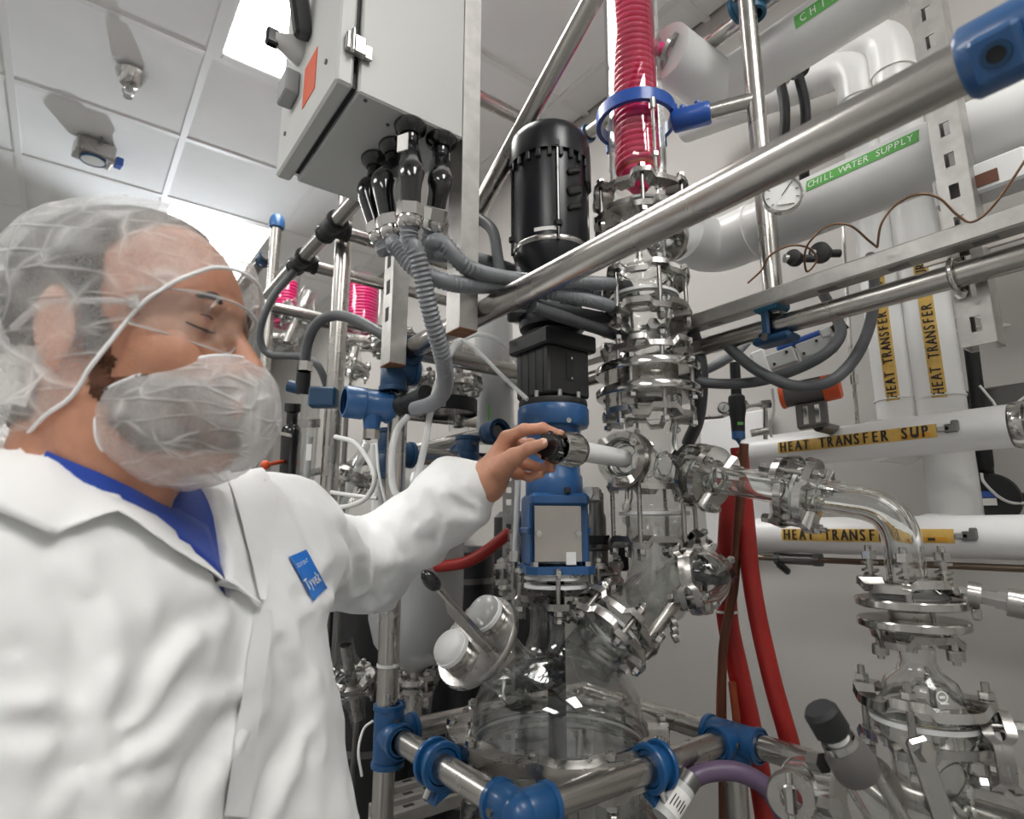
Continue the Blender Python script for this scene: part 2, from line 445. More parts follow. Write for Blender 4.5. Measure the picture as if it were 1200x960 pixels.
# ------------------------------------------------------------------ ceiling fittings
c = onZ(154, 84, ZC)
t = thing('sprinkler_head', 'chrome fire sprinkler head with cup rose on the ceiling tile', 'sprinkler', c)
obj('escutcheon', G().lathe(c, (0, 0, -1), [(.050, .006), (.053, .010), (.046, .030), (.034, .056), (.024, .062), (.0, .062)], 28), 'bright', t)
g = G().cyl(c + A(0, 0, .0), c + A(0, 0, -.085), .014, .012)
obj('body', g, 'satin', t)
for s_ in (-1, 1):
    obj('frame_arm', G().tube(smooth_path([c + A(s_ * .010, 0, -.072), c + A(s_ * .019, 0, -.088), c + A(s_ * .012, 0, -.104), c + A(0, 0, -.112)], 5), .003, 8), 'bright', t)
obj('deflector', G().lathe(c, (0, 0, -1), [(0, .111), (.015, .111), (.016, .114), (0, .114)], 16), 'satin', t)
c = onZ(112, 168, ZC)
t = thing('ceiling_sensor', 'square steel ceiling sensor box with a round lens and blue plug', 'sensor', c)
R_ = rotz(.18)
obj('housing', G().box(c + A(0, 0, -.045), (.15, .11, .075), R_, .006), 'satin', t)
obj('lens', G().lathe(c, (0, 0, -1), [(0, .083), (.040, .083), (.047, .088), (.047, .091), (.040, .092), (0, .092)], 28), 'box_grey', t)
obj('lens_ring', G().lathe(c, (0, 0, -1), [(.046, .082), (.052, .082), (.052, .093), (.046, .093)], 28, closed=True), 'blue_dim', t)
obj('mount', G().box(c + A(.0, .0, -.004), (.05, .05, .008)), 'satin', t)
pl = obj('plug', G().box(c + R_ @ A(.095, -.02, -.065), (.03, .05, .04), R_, .003), 'blue_royal', t)
obj('plug_stem', G().cyl(c + R_ @ A(.095, .0, -.047), c + R_ @ A(.095, .03, -.02), .008), 'paper', t)
obj('indicator', G().cyl(c + A(.02, -.07, 0), c + A(.02, -.07, -.02), .006), 'dark_steel', t)

# ------------------------------------------------------------------ lamp on a stand far down the aisle; its beam grazes the tiles and throws the fittings' shadows
lq = A(.62, 4.70, 2.45); la_ = nrm(A(-.10, 2.0, ZC) - lq)
t = thing('work_lamp', 'work lamp on a tall thin stand behind the head of the worker', 'lamp', lq * A(1, 1, 0))
obj('base', G().lathe(lq * A(1, 1, 0), (0, 0, 1), [(0, 0), (.16, 0), (.16, .014), (.02, .026), (0, .026)], 28), 'rubber', t)
obj('pole', G().cyl(lq * A(1, 1, 0) + A(0, 0, .02), lq - A(0, 0, .03), .011, n=14), 'dark_steel', t)
obj('reflector', G().lathe(lq, la_, [(.014, -.10), (.030, -.09), (.056, -.012), (.059, -.012), (.033, -.095)], 28), 'dark_steel', t)
obj('bulb', G().ball(lq - la_ * .05, .014), 'diffuser', t)
ld_ = bpy.data.lights.new('lamp_light', 'SPOT'); ld_.energy = 80.; ld_.spot_size = math.radians(62); ld_.spot_blend = .7; ld_.shadow_soft_size = .03; ld_.color = (.90, .95, 1.)
lo_ = bpy.data.objects.new('lamp_light', ld_); COL.objects.link(lo_); lo_.parent = t; lo_.location = lq - WL[t]
lo_.rotation_euler = Vector(la_).to_track_quat('-Z', 'Y').to_euler()
# ------------------------------------------------------------------ lettering
_FC = {}
def glyph(ch):
    if ch in _FC: return _FC[ch]
    cu = bpy.data.curves.new('letter', 'FONT'); cu.body = ch; cu.size = 1.0; cu.resolution_u = 3
    o = bpy.data.objects.new('letter', cu)
    me = bpy.data.meshes.new_from_object(o)
    v = np.array([tuple(q.co)[:2] for q in me.vertices]).reshape(-1, 2); f = [tuple(p.vertices) for p in me.polygons]
    bpy.data.objects.remove(o); bpy.data.curves.remove(cu); bpy.data.meshes.remove(me)
    _FC[ch] = (v, f)
    return v, f
def lettering(text, h, pitch, place, xs=1.0, center=False, bold=0.):
    """letters of cap height h at a fixed pitch; place(x, y) -> point"""
    out = [G()]; s = h / .70
    x0 = -pitch * len(text) / 2 if center else 0.
    for i, ch in enumerate(text):
        if ch == ' ':
            out.append(G()); continue
        v, f = glyph(ch)
        if not len(v): continue
        w = (v[:, 0].min() + v[:, 0].max()) / 2
        for b in ((0,) if not bold else (-bold, 0, bold)):
            out[-1].add([place(x0 + (i + .5) * pitch + (q[0] - w) * s * xs + b * h, q[1] * s) for q in v], f)
    return out
def on_cyl(a, d, n, r):
    d = nrm(d); n = nrm(np.asarray(n) - d * (np.asarray(n) @ d)); up = np.cross(n, d)
    return lambda x, y, o=0.: a + d * x + (n * math.cos(y / r) + up * math.sin(y / r)) * (r + o)
def tape(parent, place, x0, x1, y0, y1, m, name='label_tape', ny=6):
    g = G(); vs = []; fs = []
    for o in (.0004, .0011):
        for i in range(ny + 1):
            for x in (x0, x1): vs.append(place(x, y0 + (y1 - y0) * i / ny, o))
    k = 2 * (ny + 1)
    for i in range(ny):
        a = 2 * i
        fs += [(k + a, k + a + 1, k + a + 3, k + a + 2), (a, a + 2, a + 3, a + 1), (a, k + a, k + a + 2, a + 2), (a + 1, a + 3, k + a + 3, k + a + 1)]
    fs += [(0, 1, k + 1, k), (2 * ny, k + 2 * ny, k + 2 * ny + 1, 2 * ny + 1)]
    g.add(vs, fs)
    return obj(name, g, m, parent, fix=True)

# ------------------------------------------------------------------ insulated wall pipes
XP = 1.17
def ring_band(parent, c, ax, r, w=.012, m='pvc', name='jacket_band', t=.0015):
    return obj(name, G().lathe(c, ax, [(r - .001, -w / 2), (r + t, -w / 2), (r + t, w / 2), (r - .001, w / 2)], 32, closed=True), m, parent)
# upper chilled water pipe with elbow to the condenser
cn = onX(845, 108, XP); en = onY(779, 49, cn[1]); r = .060
st = A(XP, -.55, cn[2])
t = thing('chill_water_pipe', 'upper white chill water pipe whose elbow turns to the pink condenser', 'pipe', st)
obj('jacket', G().tube([st, A(XP, cn[1] - .10, cn[2])], r, 36), 'pvc', t)
obj('elbow', G().tube(bend_path([A(XP, cn[1] - .11, cn[2]), A(XP, cn[1], cn[2]), A(en[0], cn[1], cn[2])], .105, 10), r + .002, 36), 'pvc', t)
ring_band(t, A(XP, cn[1] - .105, cn[2]), (0, 1, 0), r + .002)
pl_ = on_cyl(A(XP, 0, cn[2]), (0, -1, 0), (-1, 0, -.1), r)
l0 = -onX(930, 17, XP - r)[1]
tp = tape(t, pl_, l0, l0 + .40, -.014, .014, 'green_tape')
obj('lettering', lettering('CHILL WATER', .0165, .0205, lambda x, y: pl_(x + l0 + .008, y - .008, .0018), .8), 'ink_white', tp)
# lower chilled water pipe
c2 = onX(836, 292, XP); e2 = onY(797, 262, c2[1])
t = thing('chill_water_pipe', 'lower white chill water pipe lettered chill water supply on green tape', 'pipe', A(XP, -.55, c2[2]))
obj('jacket', G().tube([A(XP, -.55, c2[2]), A(XP, c2[1] - .10, c2[2])], r, 36), 'pvc', t)
obj('elbow', G().tube(bend_path([A(XP, c2[1] - .11, c2[2]), A(XP, c2[1], c2[2]), A(e2[0], c2[1], c2[2])], .105, 10), r + .002, 36), 'pvc', t)
ring_band(t, A(XP, c2[1] - .105, c2[2]), (0, 1, 0), r + .002)
ring_band(t, A(XP, .12, c2[2]), (0, 1, 0), r + .001, .03)
pl_ = on_cyl(A(XP, 0, c2[2]), (0, -1, 0), (-1, 0, .28), r)
l0 = -onX(945, 226, XP - r)[1]; l1 = -onX(1078, 171, XP - r)[1]
tp = tape(t, pl_, l0, l1, -.013, .013, 'green_tape')
pt = (l1 - l0) * .94 / 18
obj('lettering', lettering('CHILL WATER SUPPLY', .0150, pt, lambda x, y: pl_(x + l0 + .004, y - .0075, .0018), .78), 'ink_white', tp)
# vertical heat transfer pipes
XV, rv = 1.45, .045
vz = onX(1048, 430, XV), onX(1096, 430, XV)
hp = []
XH, rh = 1.32, .0385
zU = onX(1000, 519, XH)[2]; zL = onX(1000, 628, XH)[2]
for k, (q, word, zb) in enumerate(((vz[0], 'SUPPLY', zU), (vz[1], 'RETURN', zL))):
    t = thing('heat_transfer_pipe', ('upright white heat transfer supply pipe with yellow tape', 'upright white heat transfer return pipe nearest the slotted strut')[k], 'pipe', A(XV, q[1], zb))
    ztop = onX(*((975, 90), (1018, 55))[k], XV)[2]
    obj('jacket', G().tube([A(XV, q[1], zb - .0), A(XV, q[1], ztop - .1)], rv, 30), 'pvc', t)
    obj('elbow', G().tube(bend_path([A(XV, q[1], ztop - .11), A(XV, q[1], ztop), A(XV, q[1] + .5, ztop + .12)], .10, 8), rv + .002, 30), 'pvc', t)
    ring_band(t, A(XV, q[1], ztop - .105), (0, 0, 1), rv + .002)
    ring_band(t, A(XV, q[1], onX(1110, 465, XV)[2] if k else zU + .1), (0, 0, 1), rv + .001, .004)
    obj('tee', G().tube([A(XV, q[1], zb), A(XH - .01, q[1], zb)], rh + .004, 26), 'pvc', t)
    b = onX(*((1054, 468), (1095, 466))[k], XV - rv); e = onX(*((1042, 322), (1078, 310))[k], XV - rv)
    pl_ = on_cyl(A(XV, q[1], 0), (0, 0, 1), (-1, -.12 if k == 0 else -.30, 0), rv)
    tp = tape(t, pl_, b[2], b[2] + .0152 * 20 + .006, -.013, .013, 'tape_yellow')
    obj('lettering', lettering('HEAT TRANSFER ' + word, .0185, .0152, lambda x, y: pl_(x + b[2] + .004, y - .0085, .0028), .75, bold=.04), 'ink_black', tp)
# horizontal heat transfer pipes
def hpipe(z, ya, yb, label, word, ytape0, ytape1, seed):
    t = thing('heat_transfer_pipe', label, 'pipe', A(XH, yb, z))
    obj('jacket', G().lathe(A(XH, ya, z), (0, -1, 0), [(0, 0), (rh * .8, .002), (rh, .010), (rh, ya - yb), (0, ya - yb)], 32), 'pvc', t)
    pl_ = on_cyl(A(XH, 0, z), (0, -1, 0), (-1, -.3, .05), rh)
    tp = tape(t, pl_, -ytape0, -ytape1, -.013, .012, 'tape_yellow')
    obj('lettering', lettering('HEAT TRANSFER ' + word, .0205, .0174, lambda x, y: pl_(x - ytape0 + .004, y - .0100, .0032), .74, bold=.05), 'ink_black', tp)
    # zip tied wire tag at the end of the tape
    for dx, m in ((.0, 'galv'), (.012, 'dark_steel')):
        q = pl_(-ytape1 + .012 + dx, 0, .004)
        obj('wire_tag', G().box(q, (.006, .022, .010 + dx * .5), None, .002), m, t)
    obj('tie', G().box(pl_(-ytape1 + .03, .004, .003), (.005, .012, .02), rotz(.3), .002), 'dark_steel', t)
    obj('barcode', G().box(pl_(-ytape1 - .035, -.006, .0018), (.001, .05, .007), None), 'amber', tp)
    obj('barcode_ink', G().box(pl_(-ytape1 - .035, -.006, .0026), (.0008, .012, .005), None), 'ink_black', tp)
    return t
t = hpipe(zU, onX(877, 532, XH)[1], onX(1187, 500, XH)[1], 'upper horizontal white heat transfer pipe ending in a steel clamp', 'SUP', onX(912, 527, XH - rh)[1], onX(1098, 508, XH - rh)[1], 1)
ye = onX(1187, 500, XH)[1]
for k in range(3): obj('band_clamp', G().lathe(A(XH, ye - .012 - .022 * k, zU), (0, 1, 0), [(.030, -.009), (.040 - .003 * (k == 1), -.009), (.042 - .003 * (k == 1), 0), (.040 - .003 * (k == 1), .009), (.030, .009)], 30, closed=True), 'bright' if k != 1 else 'steel', t)
obj('bare_pipe', G().cyl(A(XH, ye + .001, zU), A(XH, -.5, zU), .027, n=24), 'steel', t)
hpipe(zL, onX(886, 627, XH)[1], -.5, 'lower horizontal white heat transfer pipe with yellow tape', '', onX(916, 626, XH - rh)[1], onX(1118, 628, XH - rh)[1], 2)
# thin steel line with valve below the lower pipe
za = onX(900, 654, XH)[2]
t = thing('valve_line', 'thin steel line with a small black handled valve under the lower white pipe', 'valve', A(XH, .7, za))
obj('line', G().cyl(A(XH, onX(868, 650, XH)[1], za), A(XH, .05, za), .0065, n=10), 'bronze', t)
yv = onX(935, 655, XH)[1]
obj('body', G().cyl(A(XH, yv + .04, za), A(XH, yv - .04, za), .012, n=12).nut(A(XH, yv - .045, za), (0, 1, 0), .015, .014).nut(A(XH, yv + .045, za), (0, 1, 0), .015, .014), 'dark_steel', t)
obj('handle', G().box(A(XH - .01, yv + .03, za - .02), (.01, .035, .016), cols((1, 0, 0), (0, .8, .6), (0, -.6, .8)), .004), 'black_gloss', t)

# ------------------------------------------------------------------ slotted strut with U-bolt
XS = 1.05
sp = onX(1107, 150, XS); zb = onX(1143, 405, XS)[2]
t = thing('slotted_strut', 'upright galvanised slotted strut channel in front of the white pipes', 'strut', A(XS, sp[1], zb))
g = G(); w = .042
g.box(A(XS, sp[1] - .0138, (zb + ZC) / 2), (.0026, .0145, ZC - zb)).box(A(XS, sp[1] + .0138, (zb + ZC) / 2), (.0026, .0145, ZC - zb))
z = zb
k = 0
while z < ZC - .02:
    h_ = .030 if k else .020
    g.box(A(XS, sp[1], z + h_ / 2), (.0026, .0135, h_)); z += h_ + .024; k += 1
obj('web', g, 'galv', t, 20)
for s_ in (-1, 1):
    obj('flange', G().box(A(XS + .020, sp[1] + s_ * .0205, (zb + ZC) / 2), (.040, .0026, ZC - zb)).box(A(XS + .040, sp[1] + s_ * .016, (zb + ZC) / 2), (.0026, .010, ZC - zb)), 'galv', t, 20)
# tube U-bolted to it and the channel above
XT, rt = 1.026, .0185
ta, tb = onX(1200, 300, XT), onX(810, 411, XT); zt = (ta[2] + tb[2]) / 2
def ftube(name, label, a, b, r=.0195, m='brushed', group='stainless frame tubes', extra=None):
    t = thing(name, label, 'tube', (np.asarray(a, float) + np.asarray(b, float)) / 2, group)
    a, b = np.asarray(a, float), np.asarray(b, float); d = nrm(b - a); L_ = np.linalg.norm(b - a)
    obj('tube', G().lathe(a, d, [(r - .002, 0), (r, .002), (r, L_ - .002), (r - .002, L_)], 28), m, t)
    for e_, d_ in ((a, d), (b, -d)): obj('end_cap', G().lathe(e_, d_, [(0, -.0005), (r - .0015, -.0005), (r - .0015, .004)], 20), 'dark_steel', t)
    return t
ftube('frame_tube', 'stainless tube U-bolted to the slotted strut under the square channel', A(XT, -.3, zt), A(XT, 1.32, zt), rt)
yb_ = sp[1]
t = thing('u_bolt', 'steel U-bolt holding the tube to the strut', 'u-bolt', A(XT, yb_ + .012, zt))
pth = [A(XS + .012, yb_ + .012, zt + rt + .005), A(XT, yb_ + .012, zt + rt + .005)]
pth = [A(XS + .014, yb_ + .01, zt + rt + .006)] + [A(XT - .0 - (rt + .006) * math.cos(a) * 1.0, yb_ + .01, zt + (rt + .006) * math.sin(a)) for a in np.linspace(PI / 2, -PI / 2, 12)] + [A(XS + .014, yb_ + .01, zt - rt - .006)]
obj('bow', G().tube(pth, .0042, 10), 'bright', t)
for s_ in (1, -1): obj('nut', G().nut(A(XS - .006, yb_ + .01, zt + s_ * (rt + .006)), (1, 0, 0), .009, .008), 'bright', t)
XQ = .985
qa, qb = onX(1200, 246, XQ), onX(812, 378, XQ); zq = (qa[2] + qb[2]) / 2
t = thing('square_channel', 'square steel channel running above the U-bolted tube', 'channel', A(XQ, .5, zq))
yl_ = 1.62; y0_ = -.3
obj('channel', G().box(A(XQ + .018, (yl_ + y0_) / 2, zq), (.036, yl_ - y0_, .030), None, .003), 'galv', t)
for k in range(9): obj('slot', G().box(A(XQ + .018, .0 + k * .11, zq - .0152), (.013, .03, .0016), None), 'dark_steel', t)
# steel angle bracket far right behind the channel
q = onX(1180, 270, XS + .03)
t = thing('angle_bracket', 'rusty slotted angle bracket behind the square channel', 'bracket', q)
obj('plate', G().box(q, (.006, .22, .04), None, .001), 'steel_plate', t)
for k in (-1, 0, 1): obj('bolt', G().nut(q + A(-.006, k * .06, 0), (1, 0, 0), .008, .006), 'steel', t)
q = onX(1152, 215, XS + .05)
t = thing('pipe_shoe', 'white pipe support shoe beside the slotted strut under the chill pipe', 'bracket', q)
obj('saddle', G().box(q, (.05, .12, .05), None, .004), 'white_paint', t)
obj('opening', G().box(q + A(-.026, .0, -.006), (.002, .05, .02)), 'brown_hose', t)
# upright post, stub and upper tubes
pp = onX(905, 330, XT)
ftube('frame_tube', 'upright stainless tube in front of the lower chill water pipe elbow', A(XT, pp[1], zt + .02), A(XT, pp[1], 2.60), .0180)
yt = onX(781, 88, 1.075)
ftube('frame_tube', 'high stainless tube running over the condenser towards the far ceiling', A(1.075, pp[1] - .45, yt[2]), A(1.075, onX(676, 164, 1.075)[1], yt[2]), .0185)
yf = onX(676, 164, 1.075)[1]
ftube('frame_tube', 'far stainless cross tube high behind the black motor', A(onY(545, 103, yf)[0] - .25, yf + .03, yt[2] + .01), A(1.10, yf + .03, yt[2] + .01), .0185)
ftube('frame_tube', 'sloping stainless brace rising between control box and condenser', P(552, 262, 1.34), P(552, 262, 1.34) + (P(706, -22, 1.14) - P(552, 262, 1.34)) * ((ZC - .002 - P(552, 262, 1.34)[2]) / (P(706, -22, 1.14) - P(552, 262, 1.34))[2]), .0195)
# ------------------------------------------------------------------ main frame
XF, YF, YB, XR, ZF, ZT = .515, .672, 1.049, .985, 1.04, 1.742
ftube('frame_tube', 'thick foreground stainless tube crossing in front of the column', A(XF - .008, -.25, ZT), A(XF - .008, 1.08, ZT), .0200)
ftube('frame_tube', 'upright stainless post beside the white sleeve with a zip tie', A(XF - .01, YB, 0.), A(XF - .01, YB, ZT - .022), .0190)
ftube('frame_tube', 'low stainless tube from the upright post to the front corner', A(XF, YB - .02, ZF), A(XF, YF + .01, ZF))
ftube('frame_tube', 'low stainless tube across the front below the vessel flange', A(XF + .01, YF, ZF), A(XR - .01, YF, ZF))
ftube('frame_tube', 'low stainless tube passing the red hoses on the pipe wall side', A(XR, .12, ZF), A(XR, 1.06, ZF))
ftube('frame_tube', 'low rear stainless tube behind the round port lid', A(XF, YB, ZF), A(XR, YB, ZF))
ftube('frame_tube', 'rear upright stainless leg of the vessel frame', A(XR, YB, 0.), A(XR, YB, ZF + .012), .0190)
ftube('frame_tube', 'front upright stainless leg under the corner clamp', A(XF, YF, 0.), A(XF, YF, ZF - .01), .0190)
ftube('frame_tube', 'upright stainless leg under the red hose tee clamp', A(XR, YF, 0.), A(XR, YF, ZF - .01), .0190)
t = thing('zip_tie', 'white zip tie around the upright post', 'zip tie', onX(447, 776, XF))
zz = onX(447, 776, XF - .01)[2]
obj('strap', G().lathe(A(XF - .01, YB, zz), (0, 0, 1), [(.0192, -.0025), (.0205, -.0025), (.0205, .0025), (.0192, .0025)], 24, closed=True), 'cable_white', t)
obj('head', G().box(A(XF - .01, YB, zz) + A(.004, -.021, .001), (.007, .006, .006), None, .001), 'cable_white', t)
zz = onX(446, 833, XF - .01)[2]
tag(obj('tape_band', G().lathe(A(XF - .01, YB, zz), (0, 0, 1), [(.0192, -.010), (.0202, -.010), (.0202, .010), (.0192, .010)], 24, closed=True), 'rubber'), 'black tape band around the upright post above the blue tee', 'tape')

def sleeve(g, c, ax, r0, r1, h):
    g.lathe(c, ax, [(r0, -h / 2), (r1 - .003, -h / 2), (r1, -h / 2 + .004), (r1, h / 2 - .004), (r1 - .003, h / 2), (r0, h / 2)], 26, closed=True)
def clamp_joint(label, c, arms, m='blue_clamp', r=.0265, L_=.05, group='blue tube joints', bolts=((0, 0, 1),)):
    t = thing('tube_clamp', label, 'clamp', c, group)
    c = np.asarray(c, float)
    g = G().ball(c, r * 1.02, n=18, m=12)
    obj('hub', g, m, t)
    for a in arms:
        a = nrm(a); g = G(); sleeve(g, c + a * L_ / 2, a, .0194, r, L_ + .002)
        s_ = obj('socket', g, m, t)
        u, v, w_ = frame(a)
        obj('rim', G().lathe(c + a * (L_ - .003), a, [(r - .001, -.005), (r + .0025, -.004), (r + .0025, .004), (r - .001, .005)], 26, closed=True), m, s_)
        obj('screw', G().cyl(c + a * L_ * .55 + u * (r - .001), c + a * L_ * .55 + u * (r + .004), .005, n=10), 'dark_steel', s_)
    return t
clamp_joint('blue tee clamp joining three tubes at the upright post', A(XF - .004, YB, ZF), [(1, 0, 0), (0, -1, 0), (0, 0, -1), (0, 0, 1)])
clamp_joint('blue corner clamp at the bottom edge below the vessel', A(XF, YF, ZF), [(1, 0, 0), (0, 1, 0), (0, 0, -1)])
clamp_joint('blue tee clamp in front of the hanging red hoses', A(XR, YF, ZF), [(-1, 0, 0), (0, 1, 0), (0, -1, 0), (0, 0, -1)])
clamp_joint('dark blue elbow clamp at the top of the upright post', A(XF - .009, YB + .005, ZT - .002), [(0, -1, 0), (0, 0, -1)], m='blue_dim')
# split ring holders that carry the vessel flange
def ring_holder(label, c, ax, toward, m='blue_clamp'):
    t = thing('ring_holder', label, 'clamp', c, 'blue split ring holders')
    ax = nrm(ax); tw = nrm(toward)
    g = G(); sleeve(g, c, ax, .0196, .028, .030); obj('collar', g, m, t)
    for s_ in (-1, 1):
        obj('rim', G().lathe(c + ax * s_ * .0135, ax, [(.027, -.004), (.034, -.004), (.036, -.001), (.036, .001), (.034, .004), (.027, .004)], 30, closed=True), m, t)
    dn = nrm(np.cross(ax, tw)); dn = dn if dn[2] < 0 else -dn
    obj('lug', G().box(c + tw * .035 + dn * .010, (.05, .026, .022), cols(tw, ax, np.cross(tw, ax)), .004), m, t)
    obj('claw', G().prism([(-.03, -.012), (-.012, -.03), (.012, -.042), (.004, -.02)], c - ax * .013 + dn * .012, -tw, -dn, .026, ax), m, t, fix=True)
    obj('set_screw', G().cyl(c + dn * .03 - tw * .012, c + dn * .045 - tw * .02, .006, n=10), 'bright', t)
    return t
VX, VY = onH(651, 690, 1.13)[:2]
VC = A(VX, VY, 0)
qh = onX(513, 908, XF); ring_holder('blue split ring holder on the low tube nearest the white coat', A(XF, qh[1], ZF), (0, 1, 0), nrm(VC * A(1, 1, 0) + A(0, 0, 0) - A(XF, qh[1], 0)))
qh = onY(767, 908, YF); ring_holder('blue split ring holder on the front tube below the vessel', A(qh[0], YF, ZF), (1, 0, 0), A(0, 1, 0))
# big blue coupling in the upper foreground
cy = onX(1128, 70, XF - .008)[1]
t = thing('tube_coupling', 'large blue coupling on the foreground tube at the upper corner', 'clamp', A(XF - .008, cy, ZT))
g = G(); sleeve(g, A(XF - .008, cy - .06, ZT), (0, 1, 0), .0202, .0275, .12); obj('sleeve', g, 'blue_coat', t)
q = A(XF - .008, onX(1178, 48, XF - .008)[1], ZT) + A(-.8, 0, -.6) * .033
obj('lug', G().box(q, (.022, .028, .032), cols((.8, 0, .6), (0, 1, 0), (-.6, 0, .8)), .003), 'blue_coat', t)
obj('socket_hole', G().cyl(q + A(-.8, 0, -.6) * .0105, q + A(-.8, 0, -.6) * .0116, .0056, n=18), 'rubber', t)
obj('socket_screw', G().lathe(q + A(-.8, 0, -.6) * .0105, (-.8, 0, -.6), [(.0056, 0), (.0092, 0), (.0085, .0022), (.0056, .0022)], 20, closed=True), 'blue_dim', t)
# teal / blue clamps on the wall side
clamp_joint('blue clamp joining post and high tube beside the upper chill pipe', A(XT + .02, pp[1], yt[2]), [(0, 0, -1), (0, 1, 0), (0, -1, 0)], 'teal', .025, .04)
q = A(XT, pp[1], zt)
t = thing('tube_clamp', 'blue beam clamp between the square channel and the tube', 'clamp', q)
obj('top_block', G().box(q + A(-.012, 0, .035), (.05, .05, .022), None, .005), 'teal', t)
obj('stem', G().box(q + A(-.026, .006, .005), (.010, .014, .055), None, .003), 'blue_dim', t)
obj('cradle', G().box(q + A(-.006, .0, -.028), (.045, .075, .016), None, .006), 'blue_dim', t)
obj('bolt', G().cyl(q + A(-.03, .006, -.026), q + A(-.036, .006, -.026), .007, n=6), 'dark_steel', t)
clamp_joint('pale blue clamp on the high tube just behind the motor top', A(1.075, yf, yt[2]), [(0, -1, 0), (-1, 0, 0)], 'teal', .024, .05)

# ------------------------------------------------------------------ control box on two struts
bx0, bx1, by0, by1, bz0, bz1 = .253, .452, .737, 1.022, 2.021, 2.62
for k, (y, nm) in enumerate(((.760, 'near slotted strut carrying the control box in front of the foreground tube end'), (1.004, 'far slotted strut under the control box behind the grey conduits'))):
    t = thing('strut_channel', nm, 'strut', A(.47, y, 1.7), 'control box struts')
    zb = 1.702
    g = G().box(A(.4695, y - .019, (zb + 2.75) / 2), (.033, .0026, 2.75 - zb)).box(A(.4695, y + .019, (zb + 2.75) / 2), (.033, .0026, 2.75 - zb))
    obj('side', g, 'galv', t, 20)
    obj('web', G().box(A(.4542, y, (zb + 2.75) / 2), (.0026, .036, 2.75 - zb)), 'galv', t, 20)
    obj('lip', G().box(A(.4850, y - .0145, (zb + 2.75) / 2), (.0022, .0085, 2.75 - zb)).box(A(.4850, y + .0145, (zb + 2.75) / 2), (.0022, .0085, 2.75 - zb)), 'galv', t, 20)
    obj('cut_edge', G().box(A(.4695, y, zb - .001), (.0335, .0405, .002)), 'rust', t)
    for j in range(6 * k): obj('slot', G().box(A(.4527, y, 1.80 + j * .055), (.0006, .014, .028)), 'rubber', t)
t = thing('control_box', 'grey steel control box hanging from struts at the ceiling', 'control box', A((bx0 + bx1) / 2, (by0 + by1) / 2, bz0))
cx_, cy_, cz_ = (bx0 + bx1) / 2, (by0 + by1) / 2, (bz0 + bz1) / 2
obj('body', G().box((cx_ + .01, cy_, cz_), (bx1 - bx0 - .02, by1 - by0, bz1 - bz0), None, .003), 'box_grey', t)
obj('gasket', G().box((bx0 + .016, cy_, cz_), (.012, by1 - by0 - .02, bz1 - bz0 - .02)), 'rubber', t)
dr = obj('door', G().box((bx0 - .003, cy_, cz_), (.026, by1 - by0 + .012, bz1 - bz0 + .004), None, .004), 'box_grey', t)
for z in (onY(399, 44, by0 - .01)[2], 2.5):
    g = G().box((bx0 + .008, by0 - .010, z), (.030, .012, .030), None, .002).box((bx0 + .026, by0 - .006, z), (.018, .006, .022), None, .001)
    obj('hinge', g, 'satin', dr); obj('hinge_pin', G().cyl(A(bx0 + .002, by0 - .017, z - .017), A(bx0 + .002, by0 - .017, z + .017), .004, n=10), 'bright', dr)
obj('warning_label', G().box(onX(363, 92, bx0 - .0165), (.001, .060, .075)), 'orange', dr)
obj('handle_base', G().box(onX(338, 104, bx0 - .028), (.024, .05, .045), None, .003), 'box_edge', dr)
obj('switch', G().lathe(onX(353, 60, bx0 - .016), (-1, 0, 0), [(.026, 0), (.024, .012), (.015, .03), (.011, .045), (0, .045)], 20), 'box_grey', dr)
obj('switch_knob', G().box(onX(353, 60, bx0 - .016) + A(-.048, 0, 0), (.02, .016, .03), None, .003), 'black_gloss', dr)
obj('latch_lever', G().box(onX(352, 12, bx0 - .034), (.03, .022, .10), cols((1, 0, .2), (0, 1, 0), (-.2, 0, 1)), .005), 'black_gloss', dr)
for k, (y, z) in enumerate(((by0 + .04, 2.08), (by1 - .04, 2.08))): obj('screw', G().cyl(A(bx0 - .016, y, z), A(bx0 - .019, y, z), .004, n=8), 'dark_steel', dr)
for k in range(3): obj('panel_screw', G().cyl(A(bx0 + .035 + .05 * k, by0 + .01 + .03 * k, bz0), A(bx0 + .035 + .05 * k, by0 + .01 + .03 * k, bz0 - .002), .003, n=8), 'dark_steel', t)

